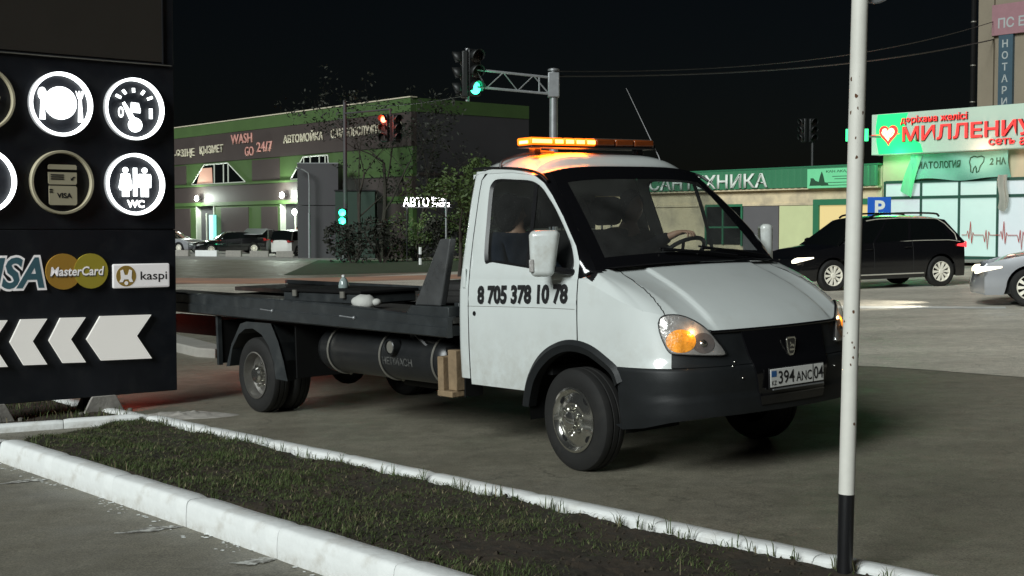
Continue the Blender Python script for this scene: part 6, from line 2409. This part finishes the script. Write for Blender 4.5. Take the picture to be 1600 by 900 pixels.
t2 = empty('signal_pole', (-9.0, 72.0, gz(-9.0)), 0, 'slim dark pole with red and green signals before the car wash', 'traffic light')
MB().tube([(0, 0, 0), (0, 0, 8.6)], [0.13, 0.10], 10).build('pole', M_CWD, t2)
MB().lathe([(0.32, 0.0), (0.30, 0.25), (0.14, 0.7)], 10, 'z').build('pole_base', M_CWD, t2)
MB().tube([(0, -0.1, 7.9), (2.6, -1.6, 8.0)], 0.05, 6).build('signal_arm', M_CWD, t2)
MB().tube([(2.6, -1.6, 6.3), (2.6, -1.6, 8.0)], 0.06, 6).build('hanger', M_CWD, t2)
signal_head(t2, (2.25, -1.75, 7.0), rad(-30), 0, 3, 1.45, M_REDL)
signal_head(t2, (2.95, -1.75, 7.0), rad(38), None, 3, 1.45)
signal_head(t2, (-0.15, -0.2, 2.36), rad(6), (0, 1), 2, 1.35, M_GREENL)
for loc, c_, e_ in (((-0.1, -0.9, 2.2), (0.02, 1.0, 0.4), 90.0), ((2.1, -2.3, 7.3), (1.0, 0.08, 0.03), 60.0)):
    ld = bpy.data.lights.new('signal_light', 'POINT')
    ld.energy, ld.color, ld.shadow_soft_size = e_, c_, 0.15
    lo = bpy.data.objects.new('signal_light', ld)
    col.objects.link(lo)
    lo.parent = t2
    lo.location = loc
# dim signal beyond the shops
t3 = empty('signal_pole', (12.6, 56.0, gz(12.6)), 0, 'unlit dark signal pole above the green fascia', 'traffic light')
MB().tube([(0, 0, 0), (0, 0, 5.6)], 0.07, 8).build('pole', M_SIG, t3)
signal_head(t3, (0.0, -0.1, 5.3), rad(20), None, 3, 1.0)
signal_head(t3, (-0.45, -0.1, 5.3), rad(-70), None, 3, 1.0)

# ------------------------------------------------------------------ lamp posts, lit sign, bollard, blocks, wires
lp = empty('lamp_post', (-12.04, 80.0, gz(-12.0)), 0, 'thin unlit street lamp with curved arm before the grey metal shed', 'street lamp')
lp.location = (-11.62, 76.4, gz(-11.62))
MB().tube([(0, 0, 0), (0, 0, 2.6)], 0.075, 8).build('shaft_foot', M_GALV, lp)
MB().tube(spline([(0, 0, 2.6), (0, 0, 4.6), (-0.15, 0, 4.95), (-0.55, 0, 5.15)], 5), 0.045, 8).build('shaft', M_GALV, lp)
MB().ball((-0.62, 0, 5.14), (0.20, 0.08, 0.05), 10, 6).build('lantern', M_GALV, lp)
gl_ = empty('park_lamp', (-3.16, 64.0, gz(-3.16)), 0, 'low unlit park lamp with flared top beside the lit white sign', 'street lamp')
MB().tube([(0, 0, 0), (0, 0, 3.2)], 0.05, 8).build('shaft', M_GALV, gl_)
MB().lathe([(0.05, 3.05), (0.17, 3.62), (0.15, 3.63), (0.0, 3.55)], 12, 'z').build('lantern', mat('lantern_brown', (0.14, 0.09, 0.07), 0.6), gl_)
M_SIGNW = glow('white_sign_lit', (1.0, 0.98, 1.0), 3.0)
av = empty('lit_letter_sign', (-4.2, 66.0, gz(-4.2)), rad(6), 'glowing white letter sign standing in the bushes', 'sign')
lettering('lit_letters', 'АВТО', M_SIGNW, av, w=1.28, h=0.46, cx=-0.55, cz=2.95, y=-0.05, bold=0.01)
lettering('lit_letters', 'ШИНА', M_SIGNW, av, w=0.70, h=0.20, cx=0.57, cz=3.10, y=-0.05, bold=0.008)
lettering('lit_letters', 'МАСЛО', M_SIGNW, av, w=0.86, h=0.20, cx=0.68, cz=2.82, y=-0.05, bold=0.008)
MB().box(-1.25, 1.25, 0.0, 0.05, 2.66, 2.70).build('rail', M_SIG, av)
for xx in (-1.0, 1.0):
    MB().tube([(xx, 0.03, 0), (xx, 0.03, 2.66)], 0.035, 6).build('leg', M_SIG, av)
ld = bpy.data.lights.new('letter_light', 'AREA')
ld.energy, ld.size, ld.size_y, ld.shape = 45.0, 2.3, 0.4, 'RECTANGLE'
lo = bpy.data.objects.new('letter_light', ld)
col.objects.link(lo)
lo.parent = av
lo.location = (0, -0.10, 2.9)
lo.rotation_euler = (rad(90), 0, 0)
bo_ = empty('marker_post', (-4.13, 60.0, gz(-4.13)), 0, 'short white marker post with dark band on the far verge', 'bollard')
MB().tube([(0, 0, 0), (0, 0, 0.30)], 0.075, 8).build('foot', M_LETTER_W, bo_)
MB().tube([(0, 0, 0.30), (0, 0, 0.48)], 0.074, 8).build('dark_band', M_BLACK, bo_)
MB().tube([(0, 0, 0.48), (0, 0, 0.80)], 0.075, 8).build('head', M_LETTER_W, bo_)
names = ('first', 'second', 'third', 'fourth', 'fifth')
for k, (xx, L_) in enumerate(((-19.6, 1.2), (-18.0, 1.3), (-16.4, 0.9), (-14.9, 1.1), (-13.4, 1.0))):
    o = MB().box(-L_ / 2, L_ / 2, -0.2, 0.2, -0.05, 0.36).build('concrete_block', M_CONC if k != 1 else M_PAINT, loc=(xx, 78.5, gz(xx)), rot=(0, 0, rad(4 * k - 6)), bevel=0.03)
    tag(o, '%s concrete block from the sign board in the row before the car wash' % names[k], 'concrete block', 'concrete blocks edging the car wash forecourt')


def wire(name, a, b, sag, r, label):
    pts = []
    for k in range(25):
        t = k / 24
        p = Vector(a).lerp(Vector(b), t)
        pts.append((p.x, p.y, p.z - sag * 4 * t * (1 - t)))
    tag(MB().tube(pts, r, 5).build(name, M_SIG), label, 'cable')


M_WIRE = M_SIG
wire('overhead_cable', (0.87, 28.0, 4.75), (17.3, 47.7, 8.3), 0.35, 0.022, 'thick cable from the signal mast to the brown apartment block')
wire('overhead_cable', (0.87, 28.0, 4.85), (17.3, 47.7, 8.95), 0.5, 0.014, 'thin cable above the thick one, from mast to apartment block')
wire('overhead_cable', (-9.0, 72.0, 8.4), (-0.95, 28.0, 4.35), 0.25, 0.014, 'pale cable strung between the signal pole and the lattice arm')
# ------------------------------------------------------------------ trees and bushes
M_BARK = mat('bark', (0.035, 0.028, 0.022), 0.9, var=0.3, scale=6, bump=0.5, bscale=20)
M_LEAFD = mat('leaf_dark', (0.014, 0.016, 0.009), 0.7, var=0.35, scale=3)
M_LEAFG = mat('leaf_green', (0.055, 0.090, 0.022), 0.65, var=0.35, scale=3)


def leaf_cloud(mb, c, rx, ry, rz, n, size, rnd, mi=0):
    for _ in range(n):
        while True:
            d = Vector((rnd.uniform(-1, 1), rnd.uniform(-1, 1), rnd.uniform(-1, 1)))
            if d.length < 1:
                break
        d = d.normalized() * (d.length ** 0.6)
        p = Vector(c) + Vector((d.x * rx, d.y * ry, d.z * rz))
        if noise.noise(p * 1.3) < -0.12:
            continue
        a = Vector((rnd.gauss(0, 1), rnd.gauss(0, 1), rnd.gauss(0, 0.7))).normalized() * size * rnd.uniform(0.6, 1.3)
        b = a.cross(Vector((rnd.gauss(0, 1), rnd.gauss(0, 1), rnd.gauss(0, 1)))).normalized() * size * rnd.uniform(0.3, 0.6)
        mb.add([p - a, p + b, p + a, p - b], [(0, 1, 2, 3)], mi)


def branch(mb, p, d, L, r, depth, rnd, tips):
    n = 4
    pts, rr = [p], [r]
    for k in range(n):
        d = (d + Vector((rnd.gauss(0, 0.10), rnd.gauss(0, 0.10), rnd.gauss(0.03, 0.06)))).normalized()
        p = p + d * L / n
        pts.append(p)
        rr.append(r * (1 - 0.55 * (k + 1) / n))
        if depth and k >= 1:
            for _ in range(rnd.choice((1, 1, 2))):
                d2 = (d + Vector((rnd.gauss(0, 0.6), rnd.gauss(0, 0.6), rnd.gauss(0.15, 0.3)))).normalized()
                branch(mb, p, d2, L * rnd.uniform(0.45, 0.7), rr[-1] * 0.55, depth - 1, rnd, tips)
    mb.tube(pts, rr, 5 if depth == 0 else 7, caps=False)
    tips.append((p, depth))


def make_tree(label, x, y, h, spread, leaves, lsize, seed, lm, group, trunk_r=0.16, depth=3, bare=0.4):
    rnd = random.Random(seed)
    root = empty('tree', (x, y, gz(x)), 0, label, 'tree', group)
    tr = MB()
    tips = []
    branch(tr, Vector((0, 0, -0.1)), Vector((0, 0, 1)), h * 0.62, trunk_r, depth, rnd, tips)
    tr.build('trunk', M_BARK, root, merge=False)
    cr_ = MB()
    for p, d in tips:
        if rnd.random() < bare:
            continue
        leaf_cloud(cr_, p, spread, spread, spread * 0.8, leaves, lsize, rnd)
    cr_.build('crown', lm, root, merge=False)
    return root


GT = 'trees between the junction and the car wash'
make_tree('tall thin tree with bare twigs right behind the red signal', -7.3, 74.5, 9.0, 0.7, 20, 0.12, 3, M_LEAFD, GT, 0.17, 3, 0.5)
make_tree('sparse tree beside the corner of the car wash', -5.2, 73.0, 7.4, 0.8, 22, 0.12, 8, M_LEAFD, GT, 0.14, 3, 0.5)
make_tree('bushy tree left of the signal pole by the kiosk', -8.6, 74.0, 8.0, 0.6, 18, 0.12, 14, M_LEAFD, GT, 0.12, 3, 0.4)


def make_bush(label, x, y, rx, rz, n, lsize, seed, lm, group='bushes along the far verge'):
    rnd = random.Random(seed)
    root = empty('bush', (x, y, gz(x)), 0, label, 'bush', group)
    st = MB()
    for k in range(7):
        a = rnd.uniform(0, 6.28)
        st.tube([(0.1 * math.cos(a), 0.1 * math.sin(a), -0.05), (rx * 0.4 * math.cos(a), rx * 0.4 * math.sin(a), rz * 0.6), (rx * 0.7 * math.cos(a), rx * 0.7 * math.sin(a), rz * 1.2)], [0.04, 0.025, 0.008], 5, caps=False)
    st.build('stems', M_BARK, root, merge=False)
    lf = MB()
    for k in range(9):
        c = (rnd.uniform(-rx, rx) * 0.6, rnd.uniform(-rx, rx) * 0.5, rz * rnd.uniform(0.35, 1.25))
        leaf_cloud(lf, c, rx * 0.55, rx * 0.55, rz * 0.5, n, lsize, rnd)
    lf.build('foliage', lm, root, merge=False)


for k, (xx, yy, rx, rz, lab) in enumerate(((-8.0, 67.0, 1.4, 1.25, 'dark bush nearest the green kiosk'), (-6.4, 66.0, 1.5, 1.35, 'dark rounded bush below the sparse trees'), (-4.9, 67.5, 1.4, 1.5, 'leafy bush behind the lit letter sign'), (-3.4, 66.8, 1.3, 1.45, 'leafy bush behind the park lamp'), (-1.9, 66.0, 1.5, 1.9, 'tall bush half hidden by the cab of the tow truck'), (-0.4, 64.0, 1.5, 1.6, 'bush seen behind the upright wing of the flatbed'))):
    make_bush(lab, xx, yy, rx, rz, 190, 0.11, 40 + k, M_LEAFG if k in (2, 4) else M_LEAFD)
make_tree('small leafy green tree just behind the cab of the tow truck', -1.75, 44.0, 3.9, 0.42, 60, 0.085, 21, M_LEAFG, GT, 0.07, 3, 0.1)

# ------------------------------------------------------------------ load on the flatbed (in truck coordinates, standing free)
def on_truck(name, loc, rz, label, cat):
    o = empty(name, (0, 0, 0), mat=TRUCK_M @ Matrix.Translation(loc) @ Matrix.Rotation(rz, 4, 'Z'), label=label, cat=cat)
    return o


M_SACK = mat('white_sack', (0.50, 0.50, 0.47), 0.8, var=0.12, scale=8, bump=0.5, bscale=20)
M_CLEAR = mat('clear_plastic', (0.26, 0.32, 0.31), 0.12, var=0.1, scale=10, coat=0.5)
dz_ = bz(-2.6) + 0.145
sk_ = on_truck('sack', (-2.62, -0.84, dz_), 0.3, 'white tied sack lying on the flatbed', 'sack')
m = MB()
m.ball((0, 0, 0.05), (0.11, 0.09, 0.062), 20, 12)
m.v = [(x_, y_, max(0.0, z_ + 0.016 * noise.noise(Vector((x_ * 14, y_ * 14, z_ * 14))))) for x_, y_, z_ in m.v]
m.build('bag', M_SACK, sk_, sharp=80)
m = MB()
m.ball((0.115, 0.02, 0.05), (0.04, 0.04, 0.03), 10, 8)
m.build('tied_neck', M_SACK, sk_)
tb_ = on_truck('tool_crate', (-3.55, -0.34, dz_ + 0.008), 0.0, 'long dark low crate lying across the flatbed', 'crate')
MB().box(-0.75, 0.55, -0.28, 0.28, 0.0, 0.085).build('crate_body', M_STEEL, tb_, bevel=0.01)
MB().box(-0.77, 0.57, -0.30, 0.30, 0.086, 0.115).build('crate_lid', M_CHASSIS, tb_, bevel=0.008)
for xx in (-0.5, 0.3):
    MB().box(xx - 0.03, xx + 0.03, -0.315, -0.301, 0.05, 0.105).build('latch', M_STRAP, tb_)
ty = on_truck('spare_tyre', (-2.35, 0.10, dz_), 0.0, 'spare tyre lying flat behind the white sack', 'tyre')
o = bpy.data.objects.new('tyre', TYRE)
col.objects.link(o)
o.parent = ty
o.location = (0, 0, 0.095)
o.rotation_euler = (rad(90), 0, 0)
MB().lathe([(0.205, 0.02), (0.18, 0.05), (0.06, 0.06), (0.0, 0.06)], 24, 'z').build('rim', M_CHASSIS, ty)
wb = on_truck('winch_box', (-1.95, 0.45, dz_), 0.0, 'dark sloping winch box at the head of the flatbed', 'winch')
MB().prism([(-0.55, 0.0), (0.55, 0.0), (0.55, 0.19), (-0.20, 0.19), (-0.55, 0.10)], -0.40, 0.40).build('housing', M_STEEL, wb, bevel=0.01)
MB().tube([(-0.62, -0.2, 0.07), (-0.62, 0.2, 0.07)], 0.05, 12).build('drum', M_GALV, wb)
bt = on_truck('plastic_bottles', (-3.62, -0.40, dz_ + 0.124), 0.0, 'clear plastic bottle standing on the long dark crate', 'bottle')
MB().lathe([(0.0, 0.0), (0.046, 0.002), (0.048, 0.02), (0.042, 0.05), (0.030, 0.078), (0.016, 0.092), (0.014, 0.10)], 16, 'z').build('bottle_body', M_CLEAR, bt)
MB().lathe([(0.016, 0.10), (0.016, 0.116), (0.0, 0.118)], 12, 'z').build('cap', M_LETTER_W, bt)
bt.name = 'plastic_bottle'

# ------------------------------------------------------------------ people
M_SKIN = mat('skin', (0.42, 0.24, 0.16), 0.55, var=0.08, scale=12)
M_HAIR = mat('dark_hair', (0.0045, 0.004, 0.004), 0.85, var=0.4, scale=40, bump=1.0, bscale=90, spec=0.15)
M_JACKET = mat('dark_blue_jacket', (0.016, 0.021, 0.033), 0.95, var=0.25, scale=8, spec=0.1, bump=0.9, bscale=14)
M_DARKCOAT = mat('black_jacket', (0.004, 0.004, 0.005), 0.95, var=0.2, scale=8, spec=0.1, bump=0.8, bscale=14)
M_TROUS = mat('dark_trousers', (0.018, 0.019, 0.022), 0.85, var=0.2, scale=8)


def skin_mesh(name, verts, edges, radii, m, parent, root=0, sub=2):
    me = bpy.data.meshes.new(name)
    me.from_pydata(verts, edges, [])
    me.materials.append(m)
    o = bpy.data.objects.new(name, me)
    col.objects.link(o)
    o.parent = parent
    s = o.modifiers.new('skin', 'SKIN')
    s.use_smooth_shade = True
    if not me.skin_vertices:
        with bpy.context.temp_override(object=o, active_object=o):
            pass
    lay = me.skin_vertices[0].data if me.skin_vertices else None
    if lay:
        for i, r in enumerate(radii):
            rr_ = r if isinstance(r, tuple) else (r, r)
            lay[i].radius = rr_
            lay[i].use_root = (i == root)
    ss = o.modifiers.new('sub', 'SUBSURF')
    ss.levels = ss.render_levels = sub
    return o


def head_mesh(name, m, parent, c, turn):
    """a head with brow, nose, mouth, chin and ears; looks along +x of its own frame"""
    b = MB()
    n, mm = 28, 22

    def fn(u, w):
        a, t = 2 * math.pi * u, math.pi * (w - 0.5)
        ct = math.cos(t)
        x_, y_, z_ = math.cos(a) * ct, math.sin(a) * ct, math.sin(t)
        X, Y, Z = 0.098 * x_, 0.076 * y_, 0.118 * z_
        if z_ < 0:
            X *= 1 - 0.22 * z_ * z_
            Y *= 1 - 0.30 * z_ * z_
            if x_ < 0:
                X *= 1 - 0.25 * z_ * z_
        f = max(0, x_)
        nose = math.exp(-((Y / 0.014) ** 2)) * f
        X += nose * (0.024 * math.exp(-((Z + 0.022) / 0.016) ** 2) + 0.010 * math.exp(-((Z - 0.004) / 0.02) ** 2))
        X -= f * 0.010 * (math.exp(-(((abs(Y) - 0.032) / 0.014) ** 2)) * math.exp(-((Z - 0.006) / 0.012) ** 2))
        X += f * 0.006 * math.exp(-((Z - 0.028) / 0.010) ** 2) * math.exp(-((Y / 0.05) ** 2))
        X += f * 0.007 * math.exp(-((Z + 0.058) / 0.009) ** 2) * math.exp(-((Y / 0.022) ** 2))
        X += f * 0.010 * math.exp(-((Z + 0.098) / 0.018) ** 2) * math.exp(-((Y / 0.03) ** 2))
        Y += math.copysign(0.012, y_) * math.exp(-((X / 0.014) ** 2)) * math.exp(-((Z + 0.008) / 0.026) ** 2) * (abs(y_) > 0.5)
        return (X, Y, Z)
    b.grid(fn, n, mm)
    o = b.build(name, m, parent, loc=c, rot=(0, 0, turn), sharp=80)
    return o


def hair_mesh(parent, c, turn, m, long=0.0):
    b = MB()

    def fn(u, w):
        a, t = 2 * math.pi * u, math.pi * (lerp(-0.18 - long, 0.5, w))
        front = max(0, math.cos(a))
        t2 = lerp(t, max(t, math.pi * 0.22), front ** 0.6)
        ct = math.cos(t2)
        k = 1.13 + 0.09 * noise.noise(Vector((math.cos(a) * 6, math.sin(a) * 6, t2 * 6)))
        return (0.100 * k * math.cos(a) * ct - 0.006, 0.080 * k * math.sin(a) * ct, 0.120 * k * math.sin(t2) + 0.004)
    b.grid(fn, 28, 12)
    b.build('hair', m, parent, loc=c, rot=(0, 0, turn), sharp=80)


def finger_chain(V, Ed, Rd, start, base, dirs, lens, r):
    prev = start
    p = Vector(base)
    V.append(tuple(p)); Rd.append(r); Ed.append((prev, len(V) - 1)); prev = len(V) - 1
    for d, l in zip(dirs, lens):
        p = p + Vector(d).normalized() * l
        V.append(tuple(p)); Rd.append(r * 0.9); Ed.append((prev, len(V) - 1)); prev = len(V) - 1


def person(root, J, skin_hands, jacket, trousers, hand_dirs):
    """J = joint positions; body skin, jacket and trousers are grown along the same joints"""
    V = [J['pelvis'], J['chest'], J['neck'], J['skull']]
    Ed = [(0, 1), (1, 2), (2, 3)]
    Rd = [(0.15, 0.12), (0.155, 0.11), 0.055, 0.06]
    for s in ('l', 'r'):
        i = len(V)
        V += [J['sh_' + s], J['el_' + s], J['wr_' + s]]
        Rd += [0.055, 0.042, 0.030]
        Ed += [(1, i), (i, i + 1), (i + 1, i + 2)]
        wr = Vector(J['wr_' + s])
        fd, th = hand_dirs[s]
        fd, th = Vector(fd).normalized(), Vector(th).normalized()
        up = fd.cross(th).normalized()
        V.append(tuple(wr + fd * 0.085))
        Rd.append((0.036, 0.017))
        Ed.append((i + 2, i + 3))
        for k, (off, ln) in enumerate(((0.030, 0.9), (0.010, 1.0), (-0.010, 0.95), (-0.029, 0.75))):
            finger_chain(V, Ed, Rd, i + 3, wr + fd * 0.10 + th * off, [fd - up * 0.35, fd * 0.4 - up, -fd * 0.4 - up], [0.042 * ln, 0.028 * ln, 0.022 * ln], 0.0088)
        finger_chain(V, Ed, Rd, i + 2, wr + fd * 0.035 + th * 0.032, [fd * 0.5 + th, fd + th * 0.2 - up * 0.5], [0.038, 0.030], 0.0100)
    for s in ('l', 'r'):
        i = len(V)
        V += [J['hip_' + s], J['kn_' + s], J['an_' + s], J['toe_' + s]]
        Rd += [0.085, 0.060, 0.042, 0.038]
        Ed += [(0, i), (i, i + 1), (i + 1, i + 2), (i + 2, i + 3)]
    skin_mesh('body', V, Ed, Rd, M_SKIN, root)
    # clothes
    V = [J['pelvis'], tuple((Vector(J['pelvis']) + Vector(J['chest'])) / 2), J['chest'], tuple(Vector(J['chest']).lerp(Vector(J['neck']), 0.75))]
    Ed = [(0, 1), (1, 2), (2, 3)]
    Rd = [(0.19, 0.15), (0.19, 0.15), (0.205, 0.145), (0.085, 0.08)]
    for s in ('l', 'r'):
        i = len(V)
        V += [J['sh_' + s], J['el_' + s], tuple(Vector(J['el_' + s]).lerp(Vector(J['wr_' + s]), 0.93))]
        Rd += [0.080, 0.062, 0.046]
        Ed += [(2, i), (i, i + 1), (i + 1, i + 2)]
    skin_mesh('jacket', V, Ed, Rd, jacket, root)
    V = [J['pelvis']]
    Ed, Rd = [], [(0.185, 0.15)]
    for s in ('l', 'r'):
        i = len(V)
        V += [J['hip_' + s], J['kn_' + s], J['an_' + s]]
        Rd += [0.105, 0.078, 0.062]
        Ed += [(0, i), (i, i + 1), (i + 1, i + 2)]
    skin_mesh('trousers', V, Ed, Rd, trousers, root)
    for s in ('l', 'r'):
        a, t = Vector(J['an_' + s]), Vector(J['toe_' + s])
        m_ = MB()
        m_.tube([a + Vector((0, 0, -0.02)) - (t - a) * 0.25, a.lerp(t, 0.4) + Vector((0, 0, -0.025)), t + Vector((0, 0, -0.005))], [0.045, 0.046, 0.032], 10)
        m_.build('shoe', M_BLACK, root)


def seated(dx, dy, sd_hands):
    z0 = 1.06
    J = dict(pelvis=(dx, dy, z0), chest=(dx - 0.07, dy, z0 + 0.36), neck=(dx - 0.05, dy, z0 + 0.535), skull=(dx - 0.03, dy, z0 + 0.62))
    for s, g in (('l', 1), ('r', -1)):
        J['sh_' + s] = (dx - 0.07, dy + g * 0.185, z0 + 0.44)
        J['hip_' + s] = (dx + 0.03, dy + g * 0.10, z0 - 0.01)
        J['kn_' + s] = (dx + 0.44, dy + g * 0.13, z0 + 0.04)
        J['an_' + s] = (dx + 0.46, dy + g * 0.12, z0 - 0.32)
        J['toe_' + s] = (dx + 0.60, dy + g * 0.12, z0 - 0.36)
    J.update(sd_hands)
    return J


pa = on_truck('person', (0, 0, 0), 0.0, 'person with dark hair and dark blue jacket in the passenger seat by the near window', 'person')
J = seated(-0.90, -0.61, dict(el_l=(-0.84, -0.34, 1.26), wr_l=(-0.60, -0.38, 1.20), el_r=(-0.86, -0.82, 1.26), wr_r=(-0.61, -0.76, 1.20)))
person(pa, J, None, M_JACKET, M_TROUS, dict(l=((1, 0, -0.1), (0, -1, 0)), r=((1, 0, -0.1), (0, 1, 0))))
head_mesh('head', M_SKIN, pa, (-0.955, -0.655, 1.690), rad(66))
hair_mesh(pa, (-0.955, -0.655, 1.690), rad(66), M_HAIR, 0.24)
dr = on_truck('person', (0, 0, 0), 0.0, 'person in black jacket driving, one hand on top of the steering wheel', 'person')
J = seated(-0.80, 0.42, dict(el_l=(-0.62, 0.70, 1.28), wr_l=(-0.42, 0.62, 1.30), el_r=(-0.56, 0.22, 1.38), wr_r=(-0.33, 0.36, 1.515)))
person(dr, J, None, M_DARKCOAT, M_TROUS, dict(l=((0.9, 0, 0.2), (0, -1, 0.2)), r=((0.9, 0.25, 0.15), (0, 1, 0))))
head_mesh('head', M_SKIN, dr, (-0.82, 0.42, 1.715), rad(-4))
hair_mesh(dr, (-0.82, 0.42, 1.715), rad(-4), M_HAIR, 0.12)
st_ = empty('person', (-13.6, 84.6, gz(-13.6)), rad(200), 'person in dark clothes standing behind the white hatchback at the car wash', 'person')
J = dict(pelvis=(0, 0, 0.95), chest=(0, 0, 1.30), neck=(0, 0, 1.50), skull=(0.02, 0, 1.60))
for s, g_ in (('l', 1), ('r', -1)):
    J['sh_' + s] = (0, g_ * 0.19, 1.42)
    J['el_' + s] = (0.03, g_ * 0.26, 1.14)
    J['wr_' + s] = (0.16, g_ * 0.22, 0.94)
    J['hip_' + s] = (0, g_ * 0.10, 0.90)
    J['kn_' + s] = (0.02, g_ * 0.11, 0.48)
    J['an_' + s] = (0, g_ * 0.11, 0.08)
    J['toe_' + s] = (0.16, g_ * 0.12, 0.04)
person(st_, J, None, M_DARKCOAT, M_TROUS, dict(l=((0.3, 0, -1), (1, 0, 0.2)), r=((0.3, 0, -1), (1, 0, 0.2))))
head_mesh('head', M_SKIN, st_, (0.03, 0, 1.66), 0.0)
hair_mesh(st_, (0.03, 0, 1.66), 0.0, M_HAIR)
